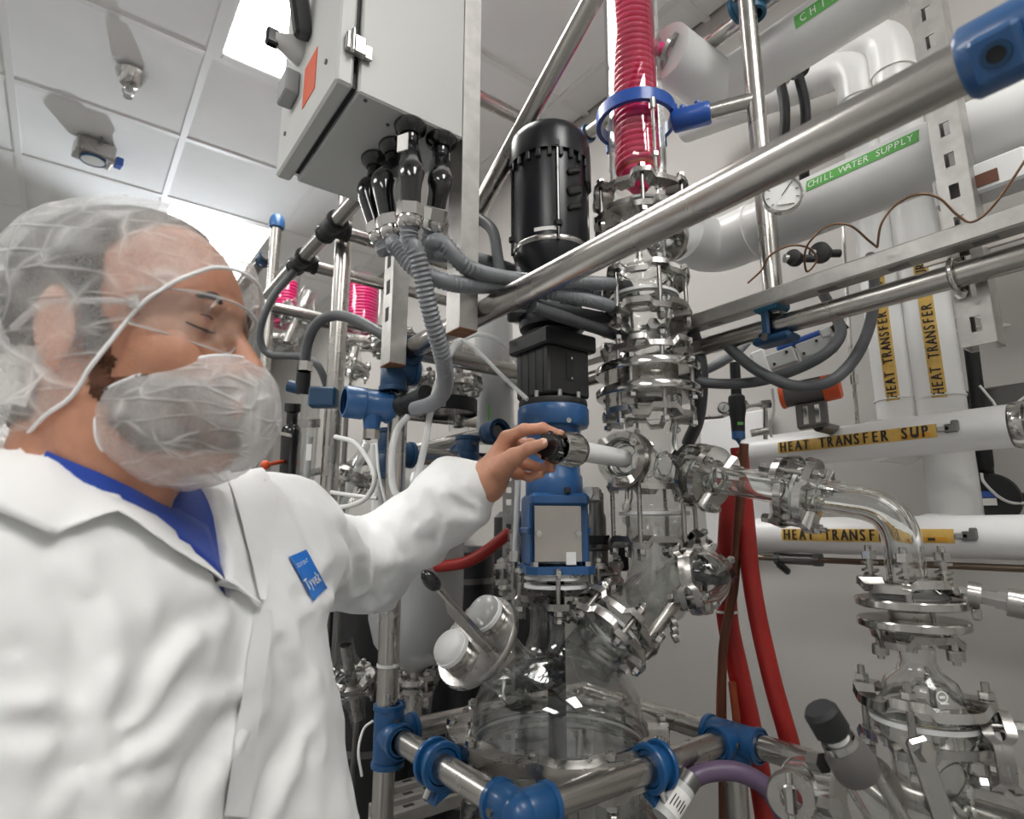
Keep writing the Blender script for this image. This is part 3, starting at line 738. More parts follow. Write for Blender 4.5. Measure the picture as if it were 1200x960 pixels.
# conduit fittings and grey conduits below the box
def ribbed(pts, r, rib=.0011, step=.0065):
    P_ = [np.asarray(p, float) for p in pts]; d = np.cumsum([0] + [np.linalg.norm(P_[i + 1] - P_[i]) for i in range(len(P_) - 1)])
    n = int(d[-1] / step) * 2
    out, rr = [], []
    for i in range(n + 1):
        s_ = d[-1] * i / n; out.append(A(*[np.interp(s_, d, [p[k] for p in P_]) for k in range(3)])); rr.append(r + (rib if i % 2 else -rib))
    return out, rr
def conduit(label, top, elbow, path, r=.0115, m='conduit', plate=False):
    """black swivel elbow out of the box floor, steel union, then ribbed conduit"""
    top = np.asarray(top, float)
    t = thing('flexible_conduit', label, 'conduit', top, 'grey conduits from the control box')
    el = [top, top + A(0, 0, -.045)] + [np.asarray(e, float) for e in elbow]
    obj('locknut', G().lathe(top, (0, 0, -1), [(.024, 0), (.026, .004), (.024, .012), (.016, .02), (.0, .02)], 24), 'black_gloss', t)
    pth = bend_path(el, .03, 5)
    obj('elbow_fitting', G().tube(pth, [.0135 + .005 * math.exp(-((i / len(pth) - .55) / .2) ** 2) for i in range(len(pth))], 18), 'black_gloss', t)
    e = el[-1]; d = nrm(el[-1] - el[-2])
    obj('union_nut', G().nut(e + d * .010, d, .0185, .016).lathe(e, d, [(.0155, .018), (.0165, .022), (.0165, .030), (.0135, .034)], 20), 'bright', t)
    pts = smooth_path([e + d * .025, e + d * .05] + [np.asarray(p, float) for p in path], 8)
    q, rr = ribbed(pts, r)
    obj('hose', G().tube(q, rr, 14), m, t, 60)
    if plate: obj('rating_plate', G().box(e - d * .05 + A(-.02, -.012, .02), (.002, .016, .024), rotz(.5)), 'paper', t)
    return t
zc_ = bz0
conduit('grey conduit dropping to the blue transmitter past the near strut', A(*onZ(481, 146, zc_)[:2], zc_), [P(482, 205, .80), P(481, 238, .80)],
        [P(489, 300, .80), P(505, 370, .82), P(520, 425, .86), P(521, 455, .92), P(508, 472, .97), P(485, 480, 1.02)], .0120, plate=True)
conduit('grey conduit sweeping behind the motor from the fitting nearest the strut', A(*onZ(517, 162, zc_)[:2], zc_), [P(516, 215, .84), P(511, 243, .85)],
        [P(519, 285, .84), P(550, 315, .86), P(600, 327, .98), P(655, 330, 1.03), P(705, 332, 1.12), P(735, 335, 1.3)], .0118)
conduit('grey conduit crossing low behind the motor from the middle fitting', A(*onZ(462, 170, zc_)[:2], zc_), [P(447, 215, .88), P(455, 252, .88)],
        [P(463, 285, .86), P(488, 316, .84), P(535, 333, .85), P(600, 336, 1.0), P(660, 346, 1.05), P(705, 356, 1.12), P(735, 366, 1.3)], .0118)
conduit('grey conduit curving down to the far skid from the rearmost fitting', A(*onZ(441, 185, zc_)[:2], zc_), [P(428, 225, .98), P(440, 262, .97)],
        [P(452, 290, .98), P(500, 298, 1.05), P(560, 303, 1.2), P(610, 318, 1.38), P(705, 345, 1.42)], .0115)
for k, pts in enumerate(([P(560, 255, 1.3), P(577, 270, 1.25), P(583, 300, 1.2), P(588, 330, 1.15)], [P(625, 360, 1.02), P(660, 372, 1.06), P(700, 385, 1.15), P(735, 398, 1.3)], [P(600, 352, 1.0), P(650, 362, 1.1), P(705, 372, 1.2), P(730, 375, 1.35)])):
    q, rr = ribbed(smooth_path(pts, 8), .011, .0008)
    tag(obj('flexible_conduit', G().tube(q, rr, 12), 'hose_grey', sharp=60), ('grey conduit hanging beside the motor from above', 'dark conduit passing under the foreground tube to the column', 'dark conduit tucked between motor flange and column')[k], 'conduit', 'dark conduits behind the motor')
# ------------------------------------------------------------------ glass and flange helpers
def gl_lathe(o, ax, outer, th=.004, n=40):
    inner = [(max(r - th, .0005), h) for r, h in outer]
    return G().lathe(o, ax, list(outer) + inner[::-1], n, closed=True)
def gl_tube(pts, ro, ri, n=28):
    g1, g2 = G(), G(); g1.tube(pts, ro, n, cap=False); g2.tube(pts, ri, n, cap=False)
    m = len(pts)
    R1 = [g1.v[i * n:(i + 1) * n] for i in range(m)]; R2 = [g2.v[i * n:(i + 1) * n] for i in range(m)]
    return G().sweep(R1 + R2[::-1], closed=True)
def trap(th, nb, ph, wid=.34):
    """0..1 trapezoid wave, high around each bolt"""
    x = ((th - ph) * nb / (2 * PI)) % 1.0
    x = min(x, 1 - x) * 2          # 0 at the bolt, 1 midway
    return float(np.clip((wid + .14 - x) / .14, 0, 1))
def clamp_ring(c, ax, ri, ro, up, nb, ph, amp=.011, skirt=.011, n=120):
    u, v, w = frame(ax); g = G(); R = []
    for j in range(n):
        th = 2 * PI * j / n; k = trap(th, nb, ph); d = u * math.cos(th) + v * math.sin(th)
        h = up * amp * k; e = .004 * k
        pr = [(ri, h), (ro + e, h), (ro + e + .0015, h - up * skirt), (ro + e - .001, h - up * skirt), (ro + e - .003, h - up * .0026), (ri, h - up * .0026)]
        R.append([np.asarray(c) + d * r + w * z for r, z in pr])
    return g.sweep(R, closed=True)
def flange_joint(par, c, ax, rg, gap, ro=None, nb=6, ph=0., rb=.0042, up=True, lo=True, m='satin', ext=(.012, .022), gasket=True, spring=True, amp=.011, gcol='ptfe', skirt=.011):
    c = np.asarray(c, float); u, v, w = frame(ax); ro = ro or rg + .026
    if gasket: obj('gasket', G().lathe(c, w, [(rg - .004, -.003), (rg + .013, -.003), (rg + .013, .003), (rg - .004, .003)], 40, closed=True), gcol, par)
    if up: obj('clamp_ring', clamp_ring(c + w * gap / 2, w, rg + .003, ro, 1, nb, ph, amp, skirt), m, par)
    if lo: obj('clamp_ring', clamp_ring(c - w * gap / 2, w, rg + .003, ro, -1, nb, ph, amp, skirt), m, par)
    first = None
    for k in range(nb):
        th = ph + 2 * PI * k / nb; d = (u * math.cos(th) + v * math.sin(th)) * (ro - .005)
        if first is None:
            b = c + d; ta, tb = b + w * (gap / 2 + amp + ext[0]), b - w * (gap / 2 + amp + ext[1])
            first = obj('bolt', G().cyl(tb, ta, rb, n=10), 'satin', par)
            fn = [obj('nut', G().nut(b + w * (gap / 2 + amp + .005), w, rb * 1.95, .008), 'bright', first), obj('nut', G().nut(b - w * (gap / 2 + amp + .005), w, rb * 1.95, .008), 'bright', first)]
            if spring:
                hl = [b - w * (gap / 2 + amp + .010 + .010 * i / 24.) + (u * math.cos(i * PI / 3) + v * math.sin(i * PI / 3)) * rb * 1.7 for i in range(25)]
                fn.append(obj('spring', G().tube(hl, .0011, 5), 'satin', first))
            d0 = d
        else:
            b2 = copy_to(first, d - d0, par)
            for q in fn: copy_to(q, d - d0, b2)
def bead(rg, h0, s, t=.011, w=.010):
    """outer profile points of a thick glass lip ending at h0, s=+1 end lies at larger h"""
    return [(rg, h0 - s * (w + .012)), (rg + t * .75, h0 - s * w), (rg + t, h0 - s * w * .6), (rg + t, h0)]

# ------------------------------------------------------------------ reactor vessel
def MZ(y): return onH(651, y, 1.13)[2]
zl = MZ(868)                  # lid joint
RV = .150
ax = A(0, 0, 1)
t = thing('reactor_vessel', 'large glass reactor vessel with a bolted steel flange below the blue gearbox', 'reactor', A(VX, VY, .40))
base = A(VX, VY, zl)
obj('body', gl_lathe(base, ax, [(.02, -.62), (.022, -.60), (.06, -.58), (.11, -.54), (.140, -.47), (RV - .002, -.38), (RV - .002, -.045), (RV + .006, -.028), (RV + .012, -.012), (RV + .012, -.003)], .006, 64), 'thin_glass', t)
obj('jacket', gl_lathe(base, ax, [(.03, -.64), (.08, -.62), (.13, -.57), (.160, -.48), (.168, -.38), (.168, -.10), (.160, -.085), (RV, -.075)], .003, 64), 'thin_glass', t)
lid = obj('lid', gl_lathe(base, ax, [(RV + .012, .003), (RV + .012, .012), (RV + .006, .028), (RV - .003, .045), (RV - .006, .075), (RV - .022, .10), (.105, .122), (.075, .138), (.056, .155), (.048, .18), (.047, MZ(716) - zl), (.058, MZ(706) - zl), (.060, MZ(704) - zl)], .004, 64), 'thin_glass', t)
obj('rim_glass', G().lathe(base, ax, [(RV - .004, .004), (RV + .012, .004), (RV + .013, .016), (RV - .002, .022)], 64, closed=True), 'glass', t)
obj('rim_glass', G().lathe(base, ax, [(RV - .004, -.004), (RV + .012, -.004), (RV + .013, -.016), (RV - .002, -.022)], 64, closed=True), 'glass', t)
flange_joint(t, base, ax, RV + .004, .046, RV + .040, 10, .35, .0045, m='satin', amp=.006, gcol='ptfe', skirt=.019)
obj('stirrer_shaft', G().cyl(A(VX, VY, .52), A(VX, VY, MZ(655)), .0165, n=20), 'black_gloss', t)
obj('paddle', G().box(A(VX, VY, .60), (.17, .012, .06), rotz(.7), .004), 'ptfe', t)
obj('drain_valve', G().lathe(A(VX, VY, 0), ax, [(0, .36), (.03, .36), (.03, .40), (.022, .42), (.022, .46)], 24), 'steel', t)
# stirrer neck seal and blue lantern
t = thing('stirrer_drive', 'black motor and blue gearbox drive standing on the glass vessel neck', 'motor', A(VX, VY, MZ(704)))
o0 = A(VX, VY, 0)
def ml(name, prof, m, par=None, n=40, sharp=40): return obj(name, G().lathe(o0, ax, [(r, MZ(y)) for r, y in prof], n), m, par or t, sharp)
zs = (MZ(700) + MZ(674)) / 2; gp = MZ(674) - MZ(700)
obj('seal_neck', G().lathe(o0, ax, [(.05, MZ(701)), (.052, MZ(696)), (.052, MZ(692)), (.047, MZ(690)), (.047, MZ(684))], 40), 'thin_glass', t)
for y0_, y1_ in ((688, 684), (678, 674)): obj('seal_ring', G().lathe(o0, ax, [(.03, MZ(y0_)), (.058, MZ(y0_)), (.058, MZ(y1_)), (.03, MZ(y1_))], 40, closed=True), 'ptfe', t)
obj('seal_plate', G().lathe(o0, ax, [(.02, MZ(674)), (.060, MZ(674)), (.060, MZ(670)), (.02, MZ(670))], 40, closed=True), 'satin', t)
flange_joint(t, A(VX, VY, zs - .006), ax, .045, gp - .004, .071, 4, .93, .0042, up=False, gasket=False, ext=(.012, .022))
hr = YAW - .10                      # lantern housing turned towards the aisle
Rh = cols((math.cos(-hr), math.sin(-hr), 0), (-math.sin(-hr), math.cos(-hr), 0), (0, 0, 1))
Rh = cols(RT * math.cos(.16) + HD * math.sin(.16), -RT * math.sin(.16) + HD * math.cos(.16), (0, 0, 1))
fl = [(-.062, -.045), (-.045, -.062), (.045, -.062), (.062, -.045), (.062, .045), (.045, .062), (-.045, .062), (-.062, .045)]
obj('mounting_flange', G().prism(fl, A(VX, VY, MZ(671)), Rh[:, 0], Rh[:, 1], MZ(662) - MZ(671)), 'blue_coat', t)
for sx in (-1, 1):
    for sy in (-1, 1): obj('flange_bolt', G().nut(A(VX, VY, MZ(660)) + Rh @ A(sx * .047, sy * .047, 0), ax, .008, .010), 'bright', t)
hz0, hz1 = MZ(662), MZ(583)
for sx in (-1, 1):
    obj('lantern_side', G().box(A(VX, VY, (hz0 + hz1) / 2) + Rh @ A(sx * .046, .006, 0), (.018, .088, hz1 - hz0), Rh, .003), 'blue_coat', t)
    obj('rib', G().box(A(VX, VY, MZ(622)) + Rh @ A(sx * .056, .006, 0), (.006, .092, .012), Rh, .002), 'blue_coat', t)
obj('lantern_back', G().box(A(VX, VY, (hz0 + hz1) / 2) + Rh @ A(0, .046, 0), (.09, .010, hz1 - hz0), Rh, .003), 'blue_coat', t)
obj('lantern_top', G().box(A(VX, VY, MZ(587)) + Rh @ A(0, .0, 0), (.108, .108, .024), Rh, .006), 'blue_coat', t)
obj('coupling', G().lathe(o0, ax, [(0, MZ(660)), (.032, MZ(660)), (.034, MZ(652)), (.02, MZ(650)), (.02, MZ(590))], 24), 'ptfe', t)
gd = obj('guard_plate', G().box(A(VX, VY, (MZ(657) + MZ(594)) / 2) + Rh @ A(-.006, -.052, 0), (.086, .003, MZ(594) - MZ(657)), Rh, .001), 'steel_plate', t)
obj('notch_cover', G().box(A(VX, VY, MZ(653)) + Rh @ A(.016, -.0545, 0), (.018, .002, .022), Rh), 'ptfe', t)
for sx in (-1, 1): obj('guard_screw', G().nut(A(VX, VY, MZ(625)) + Rh @ A(-.006 + sx * .036, -.056, 0), Rh[:, 1], .0055, .006), 'bright', gd)
ml('gearbox', [(.0, 584), (.050, 584), (.054, 580), (.054, 560), (.050, 556), (.0495, 522), (.052, 515), (.052, 500), (0, 500)], 'blue_coat')
obj('sight_plug', G().box(A(VX, VY, MZ(577)) + Rh @ A(.012, -.0535, 0), (.012, .006, .012), Rh, .002), 'black_cast', t)
ml('gearbox_ring', [(.05, 503), (.066, 502), (.069, 498), (.069, 482), (.066, 479), (.0, 478)], 'blue_coat')
obj('ring_screw', G().cyl(A(VX, VY, MZ(500)) + Rh @ A(.012, -.068, 0), A(VX, VY, MZ(500)) + Rh @ A(.012, -.073, 0), .005, n=8), 'bright', t)
ml('adapter_plate', [(0, 479), (.066, 479), (.067, 476), (.066, 472), (0, 472)], 'black_cast')
first = None
for k in range(8):
    th = k * PI / 4 + .3; d = A(math.cos(th), math.sin(th), 0) * .056
    if first is None: first = obj('stud', G().cyl(A(VX, VY, MZ(473)) + d, A(VX, VY, MZ(464)) + d, .005, n=10), 'satin', t); d0 = d
    else: copy_to(first, d - d0, t)
bl = obj('gear_block', G().box(A(VX, VY, (MZ(469) + MZ(414)) / 2), (.105, .100, MZ(414) - MZ(469)), None, .004), 'black_cast', t)
for k in range(4):
    obj('groove', G().box(A(VX - .0527, VY - .034 + .022 * k, (MZ(469) + MZ(414)) / 2), (.001, .0015, MZ(416) - MZ(468))), 'black_gloss', bl)
obj('type_plate', G().box(A(VX + .0, VY - .0505, MZ(438)), (.018, .002, .05)), 'rubber', bl)
for dz in (.02, -.02): obj('plate_rivet', G().cyl(A(VX + .003, VY - .051, MZ(438) + dz), A(VX + .003, VY - .0535, MZ(438) + dz), .0025, n=8), 'bright', bl)
obj('square_flange', G().box(A(VX, VY, (MZ(416) + MZ(397)) / 2), (.128, .122, MZ(397) - MZ(416)), None, .004), 'black_cast', t)
ml('motor_flange', [(0, 398), (.050, 398), (.052, 392), (.064, 388), (.066, 384), (.066, 374), (.060, 370), (.052, 366), (.048, 340), (.05, 334), (.06, 326), (.074, 312), (.076, 304), (0, 304)], 'black_paint')
for k in range(10):
    th = k * 2 * PI / 10; d = A(math.cos(th), math.sin(th), 0)
    obj('flange_rib', G().box(A(VX, VY, MZ(356)) + d * .053, (.016, .006, .05), rotz(th), .001), 'black_cast', t)
obj('terminal_box', G().box(A(VX, VY, MZ(366)) - RT * .062 - HD * .01, (.055, .05, .035), cols(RT, HD, ax), .004), 'black_cast', t)
mb = ml('motor_body', [(.0, 304), (.076, 304), (.077, 300), (.077, 198), (.0, 198)], 'black_paint')
ml('trim_band', [(.0775, 301), (.0785, 300), (.0785, 296), (.0775, 295)], 'satin')
tape(mb, on_cyl(A(VX, VY, MZ(289)), ax, -HD - RT * .35, .0774), -.004, .004, -.035, .012, 'paper', 'motor_label')
for k in range(4):
    th = math.atan2(-HD[1], -HD[0]) + .12 + k * PI / 2; d = A(math.cos(th), math.sin(th), 0)
    rd = obj('tie_rod', G().cyl(A(VX, VY, MZ(302)) + d * .079, A(VX, VY, MZ(194)) + d * .079, .0035, n=8), 'black_gloss', t)
    obj('rod_nut', G().nut(A(VX, VY, MZ(284)) + d * .079, ax, .008, .010), 'black_gloss', rd)
    obj('rod_nut', G().nut(A(VX, VY, MZ(196)) + d * .079, ax, .007, .012), 'black_cast', rd)
cap_ = ml('fan_cover', [(.079, 200), (.084, 200), (.0845, 196), (.0845, 178), (.082, 171), (.074, 166), (.03, 163), (0, 163)], 'black_paint')
for k in range(22):
    th = k * 2 * PI / 22; d = A(math.cos(th), math.sin(th), 0)
    obj('vent_tooth', G().box(A(VX, VY, MZ(203)) + d * .080, (.007, .010, .024), rotz(th), .002), 'black_cast', cap_)
g = G().tube(smooth_path([A(VX, VY, MZ(165)) + RT * .012, A(VX, VY, MZ(158)) + RT * .014, A(VX, VY, MZ(153)) + RT * .022, A(VX, VY, MZ(158)) + RT * .03, A(VX, VY, MZ(165)) + RT * .032], 5), .003, 8)
obj('lifting_eye', g, 'satin', cap_)
sd = nrm(RT * .55 - HD * .84)
for k, y in enumerate((222, 244, 262)):
    obj('cable_entry', G().box(A(VX, VY, MZ(y)) + sd * .079, (.010, .034, .012 + .006 * (k == 1)), cols(sd, np.cross(ax, sd), ax) @ np.array([[1, 0, 0], [0, .9, -.43], [0, .43, .9]]), .003), 'black_cast' if k != 1 else 'rubber', mb)
obj('side_cap', G().box(A(VX, VY, MZ(205)) + nrm(RT * .96 - HD * .2) * .078, (.014, .05, .09), cols(nrm(RT * .96 - HD * .2), np.cross(ax, nrm(RT * .96 - HD * .2)), ax), .006), 'black_cast', cap_)

# ------------------------------------------------------------------ tilted port lid on the vessel
n_ = camdir(-.60, .60, -.52); dc = P(560, 752, .965)
u_, v_, w_ = frame(n_)
t = thing('port_lid', 'tilted round steel port lid with two sight glasses on the vessel', 'port lid', dc)
obj('neck', gl_lathe(dc, -n_, [(.046, .012), (.046, .05), (.043, .08), (.046, .125)], .004, 36), 'thin_glass', t)
obj('plate', G().lathe(dc, n_, [(0, -.006), (.078, -.006), (.080, -.003), (.080, .004), (.078, .007), (0, .007)], 48), 'satin', t)
obj('gasket', G().lathe(dc, n_, [(.04, -.012), (.070, -.012), (.070, -.006), (.04, -.006)], 40, closed=True), 'rubber', t)
mj = nrm(camdir(.70, .70, 0) - n_ * (camdir(.70, .70, 0) @ n_))     # long axis of the plate as seen
for k, s_ in enumerate((-.036, .040)):
    q = dc + mj * s_ + np.cross(n_, mj) * (.004)
    sg = obj('sight_glass', G().lathe(q, n_, [(.027, .006), (.030, .008), (.030, .024), (.028, .028)], 30), 'bright', t)
    obj('gasket_ring', G().lathe(q, n_, [(.0285, .020), (.0315, .020), (.0315, .027), (.0285, .027)], 30, closed=True), 'ptfe', sg)
    obj('dome', G().lathe(q, n_, [(.029, .027), (.029, .034), (.025, .040), (.015, .044), (0, .045)], 30), 'ptfe' if k == 0 else 'frost', sg)
pvt = P(586, 770, .925); tip = P(512, 688, .885); ld3 = nrm(tip - pvt); lw3 = nrm(np.cross(n_, ld3)); ln3 = np.cross(ld3, lw3)
obj('lever_arm', G().box((tip + pvt) / 2, (np.linalg.norm(tip - pvt), .005, .012), cols(ld3, lw3, ln3), .001), 'bright', t)
obj('lever_plate', G().prism([(0, 0), (np.linalg.norm(tip - pvt) * .95, -.004), (np.linalg.norm(tip - pvt) * .7, .016), (.02, .012)], pvt, ld3, -lw3 if (-lw3) @ UP < 0 else lw3, .003), 'steel', t, fix=True)
obj('lever_pin', G().cyl(pvt - mj * .02, pvt + mj * .02, .006, n=10), 'bright', t)
obj('lever_knob', G().ball(tip + nrm(tip - pvt) * .014, (.012, .012, .02), cols(*frame(tip - pvt))), 'black_gloss', t)
obj('hinge_block', G().box(pvt - n_ * .008, (.04, .018, .014), cols(mj, np.cross(n_, mj), n_), .002), 'satin', t)
# ------------------------------------------------------------------ glass column
DCOL = 1.15
CXY = onH(757, 400, DCOL)[:2]
def CZ(y): return onH(757, y, DCOL)[2]
c0 = A(*CXY, 0)
def at(y): return A(*CXY, CZ(y))
def cl(prof): return [(r, CZ(y)) for r, y in prof]
# condenser with pink coil
t = thing('coil_condenser', 'upright glass condenser filled with a pink coil coloured to look lit from behind', 'condenser', at(226))
ztop = 3.02
obj('shell', gl_lathe(c0, ax, [(.062, CZ(229)), (.060, CZ(226)), (.050, CZ(222)), (.050, CZ(217)), (.058, CZ(205)), (.0605, CZ(195)), (.0605, ztop - .04), (.04, ztop), (.01, ztop + .004)], .003, 44), 'thin_glass', t)
cz0, cz1 = CZ(206), ztop - .12
obj('inner_tube', G().lathe(c0, ax, [(0, cz0 + .005), (.024, cz0 + .005), (.026, cz0 + .03), (.026, cz1), (0, cz1)], 28), 'backlit_pink', t)  # solid core added to brighten the coil from within
pitch = .0145; nt = int((cz1 - cz0) / pitch)
for nm, rr, ph0, mm in (('outer_coil', .0425, 0, 'pink_coil'), ('inner_coil', .033, 2.0, 'backlit_pink')):
    pts = [c0 + A(rr * math.cos(i * PI / 9 + ph0), rr * math.sin(i * PI / 9 + ph0), cz0 + .012 + pitch * i / 18.) for i in range(nt * 18)]
    obj(nm, G().tube(pts, .0062, 8), mm, t, 60)
obj('coil_foot', G().lathe(c0, ax, [(.0, CZ(224)), (.018, CZ(223)), (.034, CZ(214)), (.040, CZ(206)), (.036, CZ(202)), (0, CZ(201))], 30), 'pink_coil', t)
po = A(*CXY, onH(760, 45, DCOL)[2])
sdx = nrm(A(en[0], cn[1], cn[2]) - po)
obj('side_port', gl_tube([po + sdx * .055, A(en[0], cn[1], cn[2]) - sdx * .02], .020, .016), 'glass', t)
obj('port_clamp', clamp_ring(po + sdx * .09, sdx, .016, .036, 1, 3, .5, .006, .008, 60), 'satin', t)
obj('port_liquid', G().cyl(po + sdx * .04, po + sdx * .085, .015, n=16), 'magenta', t)
# blue ring carrier round the condenser
zr = CZ(141)
t = thing('ring_carrier', 'bright blue ring carrier holding the condenser on a stub tube', 'clamp', A(*CXY, zr))
u0 = nrm(A(XT, pp[1], 0) - A(*CXY, 0)); 
obj('ring', G().lathe(A(*CXY, zr), ax, [(.076, -.014), (.086, -.014), (.086, .014), (.076, .014)], 56, closed=True), 'blue_royal', t)
ra, rb_ = A(*CXY, zr - .028) + u0 * .078, A(*CXY, zr - .028) + u0 * .155
obj('socket', G().lathe(ra, u0, [(0, 0), (.021, 0), (.0235, .004), (.0235, .073), (.021, .077), (0, .077)], 28), 'blue_royal', t)
obj('web', G().box(A(*CXY, zr - .016) + u0 * .082, (.016, .03, .045), cols(u0, np.cross(ax, u0), ax), .003), 'blue_royal', t)
for k in (0, 1): obj('grub_screw', G().nut(ra + u0 * (.022 + .03 * k) + A(0, 0, .027), ax, .007, .010), 'blue_royal', t)
for k, a_ in enumerate((-.95, .95, 2.6)):
    th = math.atan2(u0[1], u0[0]) + a_; d = A(math.cos(th), math.sin(th), 0) * .081
    rd = obj('hanger_rod', G().cyl(A(*CXY, zr - .012) + d, at(246) + d, .0035, n=8), 'satin', t)
    obj('rod_boss', G().cyl(A(*CXY, zr - .012) + d, A(*CXY, zr - .034) + d, .008, n=12), 'blue_royal' if k else 'bright', rd)
    obj('rod_nut', G().nut(at(208) + d, ax, .008, .008), 'bright', rd)
ftube('frame_tube', 'short stub tube from the blue ring carrier to the upright tube', rb_ - u0 * .03, A(XT, pp[1], zr - .028), .0175)

# joint sections of the column
t = thing('column_head', 'glass column head with side outlet between condenser and lower sections', 'glass column', at(324))
obj('glass', gl_lathe(c0, ax, cl([(.060, 326), (.060, 322), (.050, 317), (.049, 300), (.050, 280), (.060, 272), (.062, 268), (.062, 262)]), .004), 'glass', t)
flange_joint(t, at(248), ax, .052, CZ(234) - CZ(264), .098, 6, .25, m='satin', amp=.012)
lp = A(e2[0], c2[1], c2[2]); sp_ = at(283); sd_ = nrm(lp - sp_)
obj('side_arm', gl_tube([sp_ + sd_ * .045, lp - sd_ * .012], .027, .023), 'glass', t)
flange_joint(t, sp_ + sd_ * .095, sd_, .024, .020, .050, 3, .3, .0035, amp=.006, ext=(.01, .012))
t = thing('column_section', 'short glass column section wearing two wavy steel clamp rings', 'glass column', at(410))
obj('glass', gl_lathe(c0, ax, cl([(.062, 414), (.060, 410), (.053, 406), (.052, 385), (.054, 372), (.064, 362), (.066, 356), (.066, 353)]), .004), 'glass', t)
obj('upper_bead', gl_lathe(c0, ax, cl([(.066, 349), (.066, 342), (.058, 334), (.052, 328)]), .004), 'glass', t)
flange_joint(t, at(351), ax, .057, CZ(331) - CZ(371), .088, 6, .55, amp=.013)
q = at(392) - HD * .058
obj('side_plug', G().nut(q, HD, .012, .02).cyl(q, q + HD * .02, .008), 'bright', t)
t = thing('steel_adapter', 'pair of heavy round steel flange plates in the middle of the column', 'flange', at(466))
for k, y in enumerate((437, 463)):
    pr = [(.03, y + 5), (.101, y + 5), (.1035, y + 3.5), (.1035, y - 3), (.101, y - 5), (.03, y - 5)]
    obj('plate', G().lathe(c0, ax, cl(pr), 56, closed=True), 'bright', t)
obj('neck', G().lathe(c0, ax, cl([(.058, 459), (.060, 457), (.060, 444), (.058, 441)]), 44), 'satin', t)
for k in range(4):
    th = .35 + k * PI / 2; d = A(math.cos(th), math.sin(th), 0) * .088
    b_ = obj('plate_bolt', G().cyl(at(470) + d, at(428) + d, .0045, n=10), 'satin', t)
    obj('nut', G().nut(at(472) + d, ax, .009, .007), 'bright', b_); obj('nut', G().nut(at(429) + d, ax, .009, .009), 'bright', b_)
obj('clamp_ring', clamp_ring(at(413), ax, .056, .088, 1, 6, 1.05, .013), 'satin', t)
obj('upper_bead', gl_lathe(c0, ax, cl([(.062, 432), (.062, 425), (.055, 418)]), .005), 'glass', t)
for k in range(6):
    th = 1.05 + k * PI / 3; d = A(math.cos(th), math.sin(th), 0) * .083
    b_ = obj('bolt', G().cyl(at(433) + d, at(402) + d, .0042, n=10), 'satin', t); obj('nut', G().nut(at(405) + d, ax, .0085, .008), 'bright', b_)
    b_ = obj('bolt', G().cyl(at(467) + d, at(503) + d, .0042, n=10), 'satin', t); obj('nut', G().nut(at(499) + d, ax, .0085, .008), 'bright', b_)
obj('clamp_ring', clamp_ring(at(488), ax, .056, .088, -1, 6, 1.05, .013), 'satin', t)
obj('lower_bead', gl_lathe(c0, ax, cl([(.055, 487), (.062, 481), (.064, 469)]), .005), 'glass', t)
# cross piece with the knob valve and outlet
t = thing('glass_cross', 'glass cross piece of the column between knob valve and outlet pipe', 'glass column', at(572))
obj('glass', gl_lathe(c0, ax, cl([(.060, 598), (.060, 592), (.051, 585), (.050, 560), (.050, 515), (.052, 496), (.058, 488)]), .004), 'glass', t)
KN = P(651, 524, .905); KE = at(543); kd = nrm(KN - KE)
OC = P(826, 558, 1.045); od = nrm(OC - KE)
obj('valve_arm', gl_tube([KE + kd * .03, KE + kd * .115], .032, .027), 'glass', t)
obj('outlet_arm', gl_tube([KE + od * .03, OC - od * .01], .030, .025), 'glass', t)
obj('outlet_bead', gl_lathe(OC, -od, [(.030, .026), (.040, .014), (.042, .003)], .006), 'glass', t)
obj('valve_bead', gl_lathe(KE + kd * .115, kd, [(.032, -.02), (.040, -.010), (.042, .0)], .008), 'glass', t)
flange_joint(t, at(602), ax, .053, CZ(571) - CZ(636), .083, 6, .9, amp=.011)
t = thing('knob_valve', 'white stemmed needle valve with steel collar and black knob in the fingers', 'valve', KN)
kl = np.linalg.norm(KN - KE)
def kp(s_): return KE + kd * (kl + s_)
obj('stem', G().cyl(kp(-.215), kp(-.030), .0165, n=28), 'ptfe', t)
obj('stem_ring', G().lathe(kp(-.075), kd, [(.0160, -.002), (.0175, -.002), (.0175, .002), (.0160, .002)], 28, closed=True), 'ptfe', t)
obj('collar', G().lathe(kp(0), kd, [(.017, -.052), (.0270, -.052), (.0285, -.049), (.0285, -.040), (.0272, -.036), (.0272, -.004), (.0255, .0), (.014, .0)], 40, closed=True), 'bright', t)
obj('collar_seal', G().lathe(kp(-.053), kd, [(.017, -.003), (.0262, -.003), (.0262, .001), (.017, .001)], 36, closed=True), 'rubber', t)
kb = obj('knob', G().lathe(kp(0), kd, [(0, .0), (.012, .0), (.012, .004), (.020, .005), (.0205, .018), (.018, .022), (0, .022)], 30), 'black_gloss', t)
for k in range(9):
    u_, v_, w_ = frame(kd); th = k * 2 * PI / 9; d = u_ * math.cos(th) + v_ * math.sin(th)
    obj('grip', G().cyl(kp(.006) + d * .0195, kp(.0195) + d * .0190, .0042, n=8), 'black_gloss', kb)
flange_joint(t, KE + kd * .112, kd, .034, .024, .048, 3, .6, .0036, amp=.007, ext=(.012, .012), gasket=False)
